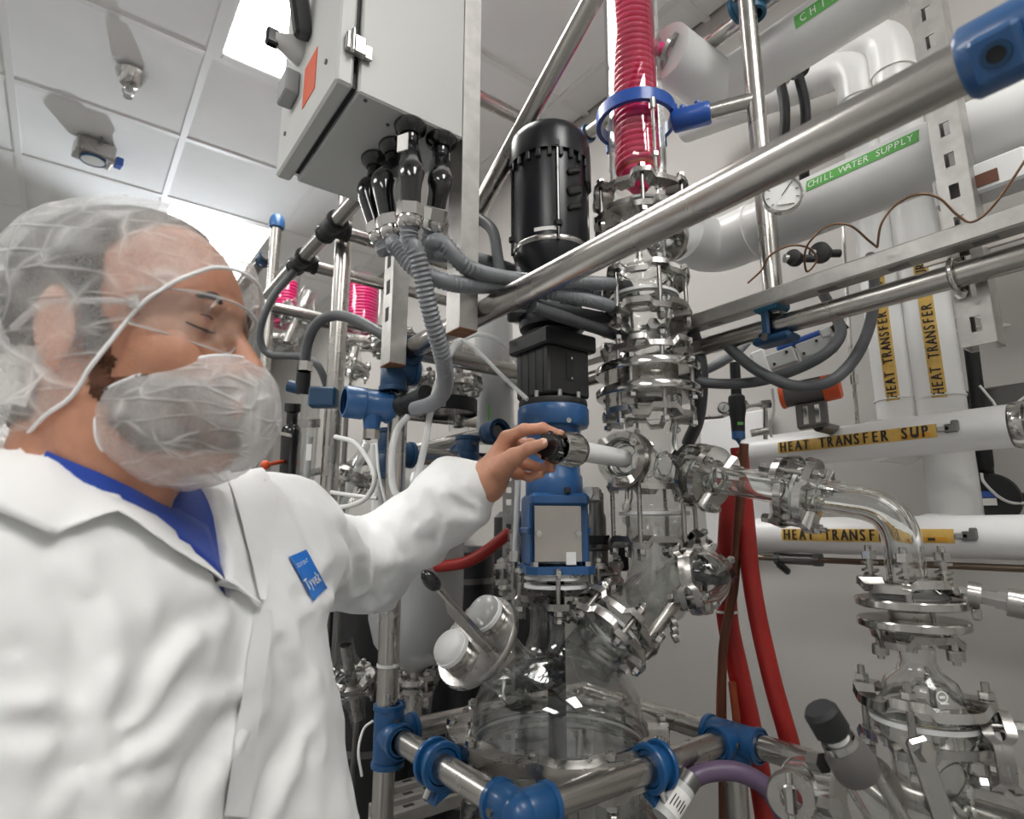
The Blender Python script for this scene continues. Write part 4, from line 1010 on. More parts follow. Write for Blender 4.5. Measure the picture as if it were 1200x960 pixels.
# outlet pipe to the second column
D2 = (P(1068, 720, .80) @ HD); C2 = onH(1068, 720, D2)[:2]
def Z2(y): return onH(1068, y, D2)[2]
def at2(y): return A(*C2, Z2(y))
J1 = P(938, 577, .925)
t = thing('outlet_pipe', 'bent glass outlet pipe leading from the column to the second column', 'glass pipe', at2(668))
obj('straight', gl_tube([OC + od * .012, J1 - nrm(J1 - OC) * .004], .0245, .0175), 'glass', t)
d1 = nrm(J1 - OC)
topb = A(*C2, J1[2] + d1[2] * np.linalg.norm(at2(640) - J1) * .55)
cor = J1 + d1 * (np.linalg.norm((A(*C2, 0) - J1 * A(1, 1, 0))) / np.linalg.norm(d1 * A(1, 1, 0)))
cor = A(*C2, cor[2])
obj('elbow', gl_tube(bend_path([J1 + d1 * .006, cor, at2(684)], .10, 12), .0245, .0172), 'glass', t)
for c_, d_, g_ in ((OC, od, .026), (J1, d1, .026)):
    obj('bead', gl_lathe(c_, d_, [(.0245, .030), (.034, .018), (.038, .004)], .008), 'glass', t)
    obj('bead', gl_lathe(c_, -d_, [(.0245, .030), (.034, .018), (.038, .004)], .008), 'glass', t)
    flange_joint(t, c_, d_, .026, .040, .055, 3, .4, .0042, amp=.010, ext=(.016, .022), m='bright')

# second column at the wall side
t = thing('receiver_column', 'second glass column with two steel plates under the bent outlet pipe', 'glass column', at2(960))
a0 = A(*C2, 0)
def c2l(prof): return [(r, Z2(y)) for r, y in prof]
obj('lip', gl_lathe(a0, ax, c2l([(.0245, 686), (.036, 690), (.044, 696), (.046, 702)]), .010), 'glass', t)
obj('lip_gasket', G().lathe(a0, ax, c2l([(.02, 703), (.040, 703), (.0405, 699), (.038, 697), (.02, 697)]), 40, closed=True), 'ptfe', t)
for y in (706, 730):
    obj('plate', G().lathe(a0, ax, c2l([(.015, y + 5), (.0640, y + 5), (.0655, y + 3.5), (.0655, y - 3.5), (.0640, y - 5), (.015, y - 5)]), 52, closed=True), 'bright', t)
obj('plate_neck', G().lathe(a0, ax, c2l([(.026, 726), (.027, 724), (.027, 716), (.029, 714), (.029, 711)]), 36), 'satin', t)
obj('clamp_ring', clamp_ring(at2(684), ax, .030, .056, 1, 3, -.7, .008, .010, 80), 'satin', t)
for k in range(3):
    th = -.7 + k * 2 * PI / 3; d = A(math.cos(th), math.sin(th), 0) * .050
    b_ = obj('long_bolt', G().cyl(at2(712) + d, at2(640) + d, .0048, n=10), 'satin', t)
    obj('nut', G().nut(at2(652) + d, ax, .010, .011), 'bright', b_)
    for y in (663, 672): obj('washer', G().cyl(at2(y) + d, at2(y - 3) + d, .011, n=16), 'satin', b_)
    hl = [at2(668) + d + A(math.cos(i * .7) * .008, math.sin(i * .7) * .008, -i * .0007) for i in range(34)]
    obj('spring', G().tube(hl, .0015, 6), 'satin', b_)
obj('clamp_ring', clamp_ring(at2(748), ax, .026, .050, -1, 3, .4, .010, .009, 80), 'satin', t)
for k in range(3):
    th = .4 + k * 2 * PI / 3; d = A(math.cos(th), math.sin(th), 0) * .047
    b_ = obj('long_bolt', G().cyl(at2(726) + d, at2(772) + d, .0045, n=10), 'satin', t)
    for y in (757, 761, 765): obj('spring_coil', G().lathe(at2(y) + d, ax, [(.005, -.002), (.010, -.002), (.010, .002), (.005, .002)], 16, closed=True), 'satin', b_)
obj('neck_glass', gl_lathe(a0, ax, c2l([(.034, 740), (.034, 748), (.0225, 758), (.0215, 775), (.026, 786), (.041, 797), (.045, 806), (.047, 818), (.056, 828), (.058, 838)]), .004), 'glass', t)
obj('body_glass', gl_lathe(a0, ax, c2l([(.058, 846), (.058, 854), (.050, 866), (.044, 885), (.042, 930), (.040, 1040)]), .004), 'glass', t)
flange_joint(t, at2(842), ax, .050, Z2(822) - Z2(872), .074, 4, .15, .0046, amp=.010, ext=(.020, .012), m='bright')
mk = obj('maker_mark', G().lathe(at2(806) - HD * .0452 - RT * .004, -HD, [(.0058, 0), (.0072, 0), (.0072, .0006), (.0058, .0006)], 24, closed=True), 'ink_white', t)
obj('mark_bar', G().box(at2(806) - HD * .0458 - RT * .004, (.007, .0006, .003), cols(RT, HD, ax)), 'ink_white', mk)
obj('mark_bar', G().box(at2(813) - HD * .0462 - RT * .0025, (.010, .0006, .0016), cols(RT, HD, ax)), 'ink_white', mk)
br = nrm(RT * .75 - HD * .25 - ax * .62)
bq = at2(905)
obj('branch', gl_tube([bq + br * .02, bq + br * .22], .034, .030), 'glass', t)
sd2 = nrm(RT * .85 - HD * .45 + ax * .05)
obj('side_port', gl_tube([at2(868) + sd2 * .03, at2(868) + sd2 * .07], .022, .018), 'glass', t)
flange_joint(t, at2(868) + sd2 * .072, sd2, .020, .018, .046, 3, .2, .0040, amp=.008, m='satin')
# steel instrument line to the right
t = thing('instrument_line', 'steel instrument line with hex fittings beside the second column', 'fitting', at2(690))
la = at2(690) + RT * .045 - HD * .01; lb = P(1215, 712, .74)
ld = nrm(lb - la); ll = np.linalg.norm(lb - la)
obj('line', G().cyl(la, lb, .0058, n=14), 'bright', t)
for s_, r_, h_, n_s in ((.10, .009, .04, 6), (.32, .0165, .014, 24), (.52, .0105, .05, 6), (.70, .013, .024, 6), (.88, .018, .035, 24)):
    q = la + ld * ll * s_; obj('fitting', G().cyl(q - ld * h_ / 2, q + ld * h_ / 2, r_, n=n_s), 'bright' if n_s == 6 else 'satin', t)
q = la + ld * ll * .32; obj('clamp_wing', G().box(q - ax * .024, (.008, .010, .016), None, .002), 'satin', t)
q = la + ld * ll * .90; obj('clamp_wing', G().box(q - ax * .026, (.010, .010, .016), None, .002), 'dark_steel', t)

# Y piece joining column and vessel lid
t = thing('glass_y_piece', 'glass Y piece between column base and vessel lid', 'glass pipe', at(720))
obj('cone', gl_lathe(c0, ax, cl([(.060, 606), (.060, 612), (.050, 620), (.046, 640), (.046, 652), (.052, 668), (.060, 690), (.058, 705), (.045, 722), (.02, 734)]), .004), 'thin_glass', t)
JL = P(716, 738, 1.02); jd = nrm(JL - at(690))
jd = nrm(camdir(-.62, -.62, -.30))
obj('lower_arm', gl_tube([at(694), JL - jd * .006], .048, .044), 'thin_glass', t)
obj('lower_bead', gl_lathe(JL, -jd, [(.048, .034), (.056, .020), (.060, .004)], .010), 'glass', t)
flange_joint(t, JL, jd, .048, .036, .076, 6, .3, .0042, amp=.009, m='satin')
ps = A(VX, VY, zl + .095) + nrm(A(JL[0] - VX, JL[1] - VY, 0)) * .075
obj('port_neck', gl_tube([JL + jd * .006, JL + jd * .07], .047, .043), 'thin_glass', t)
obj('port_bead', gl_lathe(JL, jd, [(.047, .034), (.056, .020), (.060, .004)], .010), 'glass', t)
JR = P(806, 678, 1.05); rd_ = camdir(.80, .12, -.42)
obj('side_arm', gl_tube([at(688) + rd_ * .02, JR + rd_ * .0], .040, .036), 'thin_glass', t)
flange_joint(t, JR + rd_ * .01, rd_, .040, .020, .062, 4, .5, .0042, amp=.008)
obj('end_bulb', gl_lathe(JR + rd_ * .016, rd_, [(.048, .0), (.044, .012), (.040, .03), (.030, .046), (.012, .056), (.001, .057)], .003), 'glass', t)
JT = P(836, 640, 1.10); td_ = camdir(.72, .66, -.1)
t = thing('sampling_port', 'steel clamped glass sampling port with a dark rim above the red hoses', 'port', JT)
obj('arm', gl_tube([JT - td_ * .10 - RT * .02, JT], .024, .020), 'glass', t)
obj('dark_rim', G().lathe(JT - td_ * .05 + RT * .025 - ax * .012, camdir(.1, .86, -.3), [(.030, -.006), (.048, -.006), (.050, 0), (.048, .006), (.030, .006)], 40, closed=True), 'black_gloss', t)
obj('bulb', gl_lathe(JT - td_ * .05 + RT * .025 - ax * .012, -camdir(.1, .86, -.3), [(.043, .004), (.042, .03), (.034, .052), (.018, .066), (.001, .070)], .003), 'glass', t)
flange_joint(t, JT - td_ * .02, td_, .022, .020, .044, 3, .1, .0038, amp=.008)
# drain leg and clamp right of the Y piece
da, db = P(795, 700, 1.05), P(745, 770, 1.02)
ftube('frame_tube', 'short inclined steel tube below the glass Y piece', da, db, .012, 'steel')
q = P(790, 738, 1.03)
t = thing('hose_clip', 'small steel spring clip hanging right of the tilted flange', 'clip', q)
for k in range(3): obj('coil', G().lathe(q + ax * (.012 * (k - 1)), RT + ax * .4, [(.004, -.004), (.010, -.004), (.010, .004), (.004, .004)], 16, closed=True), 'satin', t)

# ------------------------------------------------------------------ foreground valve, lower corner
FV = P(969, 846, .60); fd = camdir(.50, -.82, .10)
t = thing('drain_valve', 'black capped valve on a glass tube in the bottom foreground', 'valve', FV)
obj('cap', G().lathe(FV, fd, [(0, -.016), (.014, -.016), (.0175, -.011), (.0180, .010), (.016, .013), (0, .013)], 14), 'rubber', t, 30)
obj('spindle', G().cyl(FV + fd * .012, FV + fd * .022, .0115, n=24), 'ptfe', t)
obj('sleeve', G().lathe(FV, fd, [(0, .021), (.0150, .021), (.0165, .025), (.0215, .034), (.0225, .052), (.0205, .060), (0, .060)], 30), 'act_grey', t)
obj('sleeve_ring', G().lathe(FV, fd, [(.0150, .0195), (.0172, .0195), (.0180, .026), (.0150, .026)], 30, closed=True), 'bright', t)
obj('glass_barrel', gl_tube([FV + fd * .058, FV + fd * .10, FV + fd * .20], .0195, .0160), 'glass', t)
FR = P(1018, 942, .625); fn = camdir(.30, .18, -.94)
t = thing('valve_flange', 'steel clamped glass flange behind the black capped valve', 'flange', FR)
obj('glass_disc', gl_lathe(FR, fn, [(.044, .0), (.043, -.02), (.036, -.05), (.030, -.10)], .006), 'glass', t)
obj('gasket', G().lathe(FR, fn, [(.030, -.003), (.048, -.003), (.048, .003), (.030, .003)], 40, closed=True), 'satin', t)
obj('bar', G().box(FR + RT * .062 + ax * .012 + fn * .01, (.022, .010, .11), cols(RT + ax * .25, HD, ax - RT * .25), .003), 'bright', t)
for k, (dx, dz) in enumerate(((.052, .052), (.062, -.04), (-.05, .0), (-.058, .042), (.0, -.058))):
    b_ = obj('bolt', G().nut(FR + RT * dx + ax * dz + fn * .012, fn, .0105, .016), 'bright', t)
q = P(928, 933, .66)
t = thing('wing_clamp', 'round steel wing clamp beside the purple hose end', 'clamp', q)
w3 = camdir(-.5, .1, -.86); u3, v3, _ = frame(w3)
obj('shell', G().lathe(q, w3, [(.012, -.010), (.024, -.010), (.026, -.006), (.026, .006), (.024, .010), (.012, .010)], 30, closed=True), 'satin', t)
obj('wing_nut', G().box(q + w3 * .014, (.012, .030, .012), cols(u3, v3, w3), .003), 'bright', t)
obj('screw', G().cyl(q - v3 * .02 + w3 * .012, q + v3 * .026 + w3 * .012, .004, n=10), 'bright', t)
obj('link', G().box(q + RT * .03 - ax * .005, (.035, .012, .02), cols(RT, HD, ax), .003), 'dark_steel', t)
# ------------------------------------------------------------------ hoses and instruments on the wall side
def hose(label, pts, r, m, name='hose', cat='hose', k=8, n=14, group=None):
    return tag(obj(name, G().tube(smooth_path(pts, k), r, n), m, sharp=70), label, cat, group)
hose('thick red silicone hose slanting down in front of the wall, the outermost one', [P(866, 525, 1.16), P(873, 600, 1.14), P(882, 690, 1.11), P(903, 790, 1.07), P(928, 880, 1.03), P(955, 990, 1.0)], .0165, 'red_hose', group='red hoses')
hose('wide red silicone hose hanging straight behind the tee clamp', [P(858, 560, 1.24), P(853, 640, 1.22), P(852, 720, 1.20), P(868, 800, 1.17), P(885, 880, 1.14), P(903, 990, 1.1)], .021, 'red_hose', group='red hoses')
hose('rust brown hose loop hanging between the red hoses', [P(868, 530, 1.14), P(866, 620, 1.15), P(856, 700, 1.16), P(846, 775, 1.16), P(844, 870, 1.15), P(851, 950, 1.13), P(862, 940, 1.12), P(864, 860, 1.12), P(858, 800, 1.13)], .0075, 'rust_hose', group='red hoses')
hose('dark brown hose hanging down beside the wide red hose', [P(872, 520, 1.12), P(866, 600, 1.13), P(860, 690, 1.14), P(850, 740, 1.14), P(846, 800, 1.14), P(848, 990, 1.12)], .0085, 'brown_hose', group='red hoses')
t = thing('hose_strap', 'white zip tie around the wide red hose', 'zip tie', P(848, 717, 1.17))
obj('strap', G().lathe(P(852, 717, 1.195), (0, 0, 1), [(.0205, -.002), (.0225, -.002), (.0225, .003), (.0205, .003)], 20, closed=True), 'cable_white', t)
obj('tail', G().tube(smooth_path([P(848, 700, 1.15), P(857, 690, 1.15), P(862, 705, 1.15), P(859, 715, 1.15)], 5), .0015, 6), 'cable_white', t)
q0, q1 = P(790, 940, .90), P(806, 915, .92)
t = thing('purple_hose', 'purple hose arching out of a labelled connector at the bottom', 'hose', q0)
obj('hose', G().tube(smooth_path([q1, P(830, 905, .93), P(865, 905, .93), P(900, 925, .92), P(925, 970, .9), P(935, 1010, .88)], 8), .0145, 16), 'purple_hose', t)
dd = nrm(q1 - q0)
obj('barrel', G().cyl(q0 - dd * .03, q1 - dd * .012, .019, n=20), 'box_grey', t)
obj('ferrule', G().cyl(q1 - dd * .012, q1 + dd * .008, .0185, n=20), 'dark_steel', t)
pq = on_cyl(q0, dd, -HD - RT * .2, .0192)
tp = tape(t, pq, -.02, .016, -.014, .014, 'paper')
for k in range(5): obj('print_line', G().box(pq(-.004 + .001 * (k % 2), .009 - .0045 * k, .0013), (.018 - .003 * (k % 3), .002, .0016), cols(dd, -HD, ax), 0), 'ink_black', tp)
# actuator valve with orange ends
a0_, a1_ = P(914, 466, 1.26), P(986, 452, 1.20); ad = nrm(a1_ - a0_); am = (a0_ + a1_) / 2
t = thing('valve_actuator', 'dark grey valve actuator with orange end caps behind the grey hoses', 'actuator', am)
obj('cylinder', G().cyl(a0_ + ad * .008, a1_ - ad * .035, .024, n=28), 'act_grey', t)
obj('top_rib', G().box(am + ax * .024, (.09, .014, .006), cols(ad, np.cross(ax, ad), ax), .002), 'act_grey', t)
obj('end_cap', G().lathe(a0_, ad, [(0, 0), (.022, 0), (.026, .003), (.026, .010), (0, .010)], 28), 'orange', t)
obj('end_cap', G().lathe(a1_, -ad, [(0, 0), (.020, 0), (.026, .004), (.027, .034), (0, .034)], 28), 'orange', t)
obj('bracket', G().box(am - ax * .050 + ad * .0, (.058, .03, .05), cols(ad, np.cross(ax, ad), ax), .003), 'act_grey', t)
for k in (-1, 1): obj('bracket_slot', G().box(am - ax * .050 + ad * .011 * k - np.cross(ax, ad) * .0, (.010, .034, .038), cols(ad, np.cross(ax, ad), ax), .001), 'bright', t)
obj('stem', G().cyl(am - ax * .070 + A(.02, 0, 0), am - ax * .078 + A(.30, 0, 0), .012, n=16), 'dark_steel', t)
# silver valve manifold with blue strip
m0, m1 = P(892, 432, 1.30), P(985, 398, 1.22); md = nrm(m1 - m0); mm = (m0 + m1) / 2
t = thing('valve_manifold', 'silver pneumatic manifold block with a blue top strip', 'manifold', mm)
Rm = cols(md, np.cross(ax, md), np.cross(md, np.cross(ax, md)))
for k, (s_, w_) in enumerate(((-.036, .062), (.034, .070))): obj('block', G().box(mm + md * s_, (w_, .045, .036), Rm, .003), 'box_grey', t)
obj('blue_strip', G().box(mm + Rm[:, 2] * .026 + md * .01, (.095, .03, .014), Rm, .005), 'blue_royal', t)
obj('side_block', G().box(mm - md * .075 + Rm[:, 2] * .006, (.03, .05, .06), Rm, .004), 'white_paint', t)
for k in range(4): obj('screw', G().cyl(mm - Rm[:, 1] * .023 + md * (-.05 + .03 * k) + Rm[:, 2] * (.008 if k % 2 else -.008), mm - Rm[:, 1] * .026 + md * (-.05 + .03 * k) + Rm[:, 2] * (.008 if k % 2 else -.008), .003, n=8), 'rubber', t)
obj('connector', G().box(mm + md * .062 + Rm[:, 2] * .018 - Rm[:, 1] * .016, (.022, .02, .02), Rm, .003), 'white_paint', t)
obj('cable_gland', G().cyl(mm + md * .075 + Rm[:, 2] * .02, mm + md * .098 + Rm[:, 2] * .03, .013, n=14), 'rubber', t)
# grey loop hoses
hose('grey hose looping low under the silver manifold', [P(786, 440, 1.2), P(830, 449, 1.2), P(883, 448, 1.18), P(930, 434, 1.15), P(968, 414, 1.13), P(985, 392, 1.15), P(980, 372, 1.2), P(965, 345, 1.25)], .0105, 'hose_grey', 'flexible_conduit', 'conduit', group='grey loop hoses')
hose('grey hose dipping lowest across the orange actuator', [P(845, 398, 1.2), P(865, 417, 1.16), P(892, 437, 1.12), P(930, 452, 1.09), P(968, 449, 1.08), P(998, 425, 1.1), P(1018, 385, 1.15), P(1025, 340, 1.22), P(1020, 300, 1.3)], .0105, 'hose_grey', 'flexible_conduit', 'conduit', group='grey loop hoses')
hose('dark hose bending down behind the steel flange plates', [P(800, 360, 1.28), P(815, 400, 1.25), P(822, 440, 1.24), P(818, 490, 1.26), P(806, 520, 1.3)], .014, 'hose_grey', 'flexible_conduit', 'conduit', group='grey loop hoses')
hose('grey hose arching over the small white plate left of the manifold', [P(800, 440, 1.34), P(830, 432, 1.34), P(860, 415, 1.33), P(880, 395, 1.34)], .011, 'conduit', 'flexible_conduit', 'conduit', group='grey loop hoses')
# black filter regulator with gauge
f0, f1 = P(861, 425, 1.30), P(866, 522, 1.28)
t = thing('filter_regulator', 'slim black air filter regulator with a small round gauge', 'regulator', f1)
fd_ = nrm(f1 - f0); fl_ = np.linalg.norm(f1 - f0)
obj('body', G().lathe(f0, fd_, [(0, 0), (.011, 0), (.011, .07), (.017, .075), (.019, .10), (.015, .125), (.014, fl_ - .03), (0, fl_ - .03)], 20), 'rubber', t)
obj('blue_collar', G().lathe(f0, fd_, [(0, fl_ - .03), (.014, fl_ - .03), (.014, fl_ - .014), (.006, fl_ - .01), (0, fl_)], 20), 'blue_coat', t)
obj('green_mark', G().box(f0 + fd_ * (fl_ - .045) - HD * .0145, (.012, .002, .006), cols(RT, HD, ax)), 'green_tape', t)
gq = P(848, 478, 1.27)
ga = obj('gauge', G().lathe(gq, -HD - RT * .2, [(0, -.008), (.012, -.008), (.0125, .004), (.011, .006)], 24), 'dark_steel', t)
obj('dial', G().lathe(gq, -HD - RT * .2, [(0, .003), (.0105, .003), (.0105, .004), (0, .0042)], 24), 'dial', ga)
obj('needle', G().box(gq - nrm(HD + RT * .2) * .0048, (.0015, .001, .012), cols(RT, HD, ax) @ np.array([[.9, 0, .4], [0, 1, 0], [-.4, 0, .9]])), 'ink_black', ga)
pipe_ = [P(820, 490, 1.33), P(848, 488, 1.30), P(872, 476, 1.29), P(897, 474, 1.29), P(897, 515, 1.29)]
t = thing('air_line', 'thin steel air line with elbows beside the black regulator', 'fitting', pipe_[0])
obj('line', G().tube(bend_path(pipe_, .012, 4), .0045, 8), 'satin', t)
for i in (2, 3): obj('elbow', G().nut(pipe_[i], pipe_[i] - pipe_[i - 1], .010, .02), 'bright', t)
obj('tee', G().cyl(P(880, 508, 1.29), P(903, 504, 1.28), .008, n=12), 'satin', t); obj('hanging_tube', G().tube(smooth_path([P(905, 455, 1.22), P(907, 480, 1.23), P(903, 500, 1.25), P(904, 512, 1.26)], 5), .003, 6), 'tubing', t)
t = thing('wall_panel', 'low white panel edge behind the regulator on the wall', 'panel', onX(840, 600, 1.58))
qa_, qb_ = onX(818, 492, 1.57), onX(906, 640, 1.57)
obj('board', G().box(((qa_ + qb_) / 2)[0] and A(1.59, (qa_[1] + qb_[1]) / 2, (qa_[2] + qb_[2]) / 2), (.03, abs(qa_[1] - qb_[1]), abs(qa_[2] - qb_[2])), None, .004), 'white_paint', t)
# thin upright sample line
t = thing('sample_line', 'thin upright steel line with a union in front of the heat pipes', 'tube', P(1005, 505, 1.30))
obj('line', G().tube([P(987, 255, 1.36), P(996, 400, 1.32), P(1006, 505, 1.29)], .0042, 8), 'satin', t)
obj('union', G().nut(P(1001, 445, 1.31), P(1006, 505, 1.29) - P(996, 400, 1.32), .009, .02), 'bright', t)
obj('foot', G().nut(P(1005, 500, 1.29), ax, .008, .012), 'bright', t)
# thermometer dial on the upright tube
gq = P(917, 229, 1.03)
t = thing('dial_thermometer', 'round steel dial gauge on the lower chill water pipe', 'gauge', gq)
gn = -HD - RT * .35 - ax * .1
obj('case', G().lathe(gq, gn, [(0, -.012), (.031, -.012), (.0325, -.008), (.0325, .006), (.030, .008), (.0285, .003)], 36), 'bright', t)
obj('dial', G().lathe(gq, gn, [(0, .002), (.0290, .002), (.0290, .003), (0, .0032)], 36), 'dial', t)
ug, vg, wg = frame(gn)
for k in range(9):
    th = -.9 + k * .6; obj('tick', G().box(gq + wg * .0045 + (ug * math.cos(th) + vg * math.sin(th)) * .024, (.005, .0012, .0006), cols(ug * math.cos(th) + vg * math.sin(th), -ug * math.sin(th) + vg * math.cos(th), wg)), 'ink_black', t)
obj('needle', G().box(gq + wg * .005 + (ug * .6 + vg * .8) * .009, (.024, .0014, .0006), cols(ug * .6 + vg * .8, -ug * .8 + vg * .6, wg)), 'ink_black', t)
obj('sticker', G().box(gq + wg * .0055 - ax * .014 + RT * .004, (.026, .0006, .009), cols(ug if ug @ RT > 0 else -ug, wg, ax)), 'paper', t)
obj('stem', G().cyl(gq - nrm(gn) * .012, gq - nrm(gn) * .07, .007, n=12), 'satin', t)
# black knobs behind the channel and brown thermocouple wires
for k, (a_, lb_) in enumerate(((( 931, 303), 'small black knob on the channel nearer the upright tube'), ((962, 297), 'larger black valve knob above the square channel'))):
    q = P(*a_, 1.06); t = thing('hand_valve', lb_, 'knob', q)
    obj('knob', G().lathe(q, -RT * .7 - HD * .7, [(0, -.010), (.012 + .003 * k, -.010), (.014 + .004 * k, -.004), (.014 + .004 * k, .010), (.009, .014), (0, .014)], 20), 'rubber', t)
    obj('boss', G().cyl(q - RT * .018, q - RT * .006, .008, n=12), 'bright', t)
    obj('neck', G().cyl(q + RT * .006, q + RT * .034, .007, n=12), 'rubber', t)
hose('thin brown wire arching twice along the square channel', [P(876, 332, .99), P(893, 316, .98), P(902, 300, .97), P(925, 288, .96), P(948, 291, .96), P(957, 305, .97), P(945, 318, .97), P(945, 290, .94), P(968, 266, .92), P(995, 264, .91), P(1018, 282, .91), P(1028, 290, .92)], .0017, 'copper', 'sensor_wire', 'wire', group='brown sensor wires')
hose('thin brown wire curling over the channel to the far corner', [P(1028, 290, .88), P(1033, 262, .87), P(1050, 240, .86), P(1075, 228, .84), P(1100, 232, .83), P(1122, 252, .82), P(1140, 260, .81), P(1165, 240, .79), P(1200, 190, .77), P(1225, 150, .75)], .0017, 'copper', 'sensor_wire', 'wire', group='brown sensor wires')
for k, (xa, xb, lb_) in enumerate(((914, 920, 'black rubber cable entering a ceiling grommet behind the foreground tube'), (935, 944, 'black rubber cable next to the white pipe bends'))):
    t = thing('power_cable', lb_, 'cable', P(xa, 60, 1.5), 'black ceiling cables')
    obj('cable', G().tube(smooth_path([P(xa, 95 - 10 * k, 1.5), P(xb, 130, 1.48), P(xb - 2, 200, 1.46), P(xb + 6, 262, 1.45)], 6), .012, 12), 'rubber', t)
    obj('grommet', G().lathe(P(xa, 96 - 10 * k, 1.5), ax, [(.012, 0), (.026, .002), (.028, .008), (.012, .012)], 20), 'steel_plate' if k == 0 else 'rubber', t)
# black pole with disc and white cord at the far wall side
t = thing('wall_probe', 'black upright wall probe ending in a round black housing', 'probe', P(1165, 590, 1.190))
obj('pole', G().tube([P(1104, 180, 1.290), P(1137, 398, 1.244), P(1146, 470, 1.235), P(1153, 528, 1.226), P(1158, 570, 1.217)], .013, 16), 'rubber', t)
obj('coupling', G().lathe(P(1151, 535, 1.222), P(1158, 570, 1.217) - P(1146, 470, 1.235), [(0, -.02), (.018, -.02), (.018, .02), (.014, .03), (0, .03)], 18), 'rubber', t)
dq = P(1160, 585, 1.190)
ho = obj('housing', G().lathe(dq, -HD - RT * .5, [(0, -.02), (.044, -.02), (.052, -.012), (.052, .004), (.046, .012), (0, .014)], 36), 'rubber', t)
for k, m_ in ((.009, 'blue_royal'), (-.006, 'paper')): obj('sticker', G().box(dq + nrm(-HD - RT * .5) * .0145 + ax * k - RT * .006, (.024, .001, .014 if m_ == 'paper' else .012), cols(RT - HD * .5, HD, ax)), m_, ho)
obj('side_gland', G().cyl(dq + RT * .04, dq + RT * .085, .013, n=14), 'rubber', t)
obj('bracket', G().box(P(1150, 470, 1.263), (.02, .16, .05), None, .004), 'dark_steel', t)
hose('thin white cord draped around the black wall probe', [P(1148, 452, 1.208), P(1163, 470, 1.199), P(1175, 482, 1.190), P(1215, 455, 1.171)], .0025, 'cable_white', 'cord', 'cord', group='white cords')
hose('thin white cord looping under the black probe housing', [P(1150, 555, 1.190), P(1153, 565, 1.180), P(1170, 582, 1.171), P(1190, 590, 1.162), P(1220, 586, 1.153)], .0028, 'cable_white', 'cord', 'cord', group='white cords')
for k in range(2): hose(('thin grey cord sagging across the wall behind the strut', 'second thin grey cord crossing lower on the wall')[k], [P(1100, 375 + 20 * k, 1.36), P(1140, 372 + 12 * k, 1.34), P(1175, 380 + 2 * k, 1.31), P(1230, 388 - 16 * k, 1.28)], .0022, 'cable_white', 'cord', 'cord', group='grey wall cords')
# ------------------------------------------------------------------ second skid behind the worker's arm
pb = onH(394, 430, 1.5)
ftube('frame_tube', 'stout upright stainless post of the rear skid beside the hair net', A(pb[0], pb[1], 0), A(pb[0], pb[1], 2.62), .0225)
pq_ = P(372, 284, 1.62); XK, ZK = pq_[0], pq_[2]
yk1, yk2, yk0 = onX(388, 268, XK)[1], onX(352, 303, XK)[1], onX(430, 228, XK)[1]
ftube('frame_tube', 'rear skid tube slanting down towards the blue capped post', A(XK, yk0 - .25, ZK), A(XK, onX(316, 340, XK)[1], ZK), .0200)
for k, (y_, lb_) in enumerate(((yk1, 'rear cross tube nearest the control box underside'), (yk2, 'second rear cross tube below the nearest one'))):
    ftube('frame_tube', lb_, A(XK, y_, ZK - .005), A(1.3, y_, ZK - .005), .0175)
    t = clamp_joint(('black tube clamp on the rear slanting tube nearest the box', 'black tube clamp lower on the rear slanting tube')[k], A(XK, y_, ZK), [(1, 0, 0), (0, -1, 0), (0, 1, 0)], 'black_cast', .0255, .045, group='black rear tube clamps')
y3 = onX(330, 325, XK)[1]
ftube('frame_tube', 'third rear cross tube above the pink coils', A(XK, y3 + .1, onX(338, 332, XK)[2] - .02), A(1.3, y3 + .1, onX(338, 332, XK)[2] - .02), .0180)
ftube('frame_tube', 'dark lowest rear cross tube under the pink coils', P(296, 362, 2.3), P(296, 362, 2.3) + A(1.1, 0, 0), .0180, 'dark_steel')
pc = onH(317, 350, 2.05)
t = ftube('frame_tube', 'thin rear post topped by a rounded blue cap', A(pc[0], pc[1], 0), A(pc[0], pc[1], onH(321, 262, 2.05)[2]), .0185)
zc0 = onH(321, 268, 2.05)[2]
obj('blue_cap', G().lathe(A(pc[0], pc[1], zc0), ax, [(.0205, 0), (.027, .002), (.0285, .012), (.0270, .030), (.023, .046), (.014, .056), (0, .060)], 26), 'blue_coat', t)
xa_ = onH(312, 300, 2.15)
ftube('frame_tube', 'dark rear tube falling away behind the blue capped post', A(xa_[0], xa_[1] - .01, xa_[2]), A(xa_[0], Y1, xa_[2]), .0190, 'dark_steel')
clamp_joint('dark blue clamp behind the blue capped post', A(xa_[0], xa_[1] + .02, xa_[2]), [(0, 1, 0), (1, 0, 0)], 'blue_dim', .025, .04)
# pink coils far behind
for k, (x_, y_, w_, lb_) in enumerate(((334, 358, .040, 'small pink coil condenser far behind next to the blue capped post'), (424, 362, .062, 'magenta coil condenser far behind the stout rear post'))):
    q = P(x_, y_, 2.45); t = thing('rear_condenser', lb_, 'condenser', q - A(0, 0, .1), 'far pink condensers')
    obj('shell', G().lathe(q, ax, [(w_ * .5, -.14), (w_ + .012, -.10), (w_ + .012, .14), (w_ * .5, .18)], 30), 'thin_glass', t)
    pts = [q + A(w_ * math.cos(i * PI / 8), w_ * math.sin(i * PI / 8), -.09 + .0135 * i / 16.) for i in range(16 * 14)]
    obj('coil', G().tube(pts, .0058, 7), 'magenta', t, 60)
    obj('core', G().cyl(q - ax * .09, q + ax * .1, w_ * .8, n=20), 'magenta', t)
    flange_joint(t, q - ax * .15, ax, w_ * .6, .02, w_ + .02, 4, .3, .004, amp=.006)
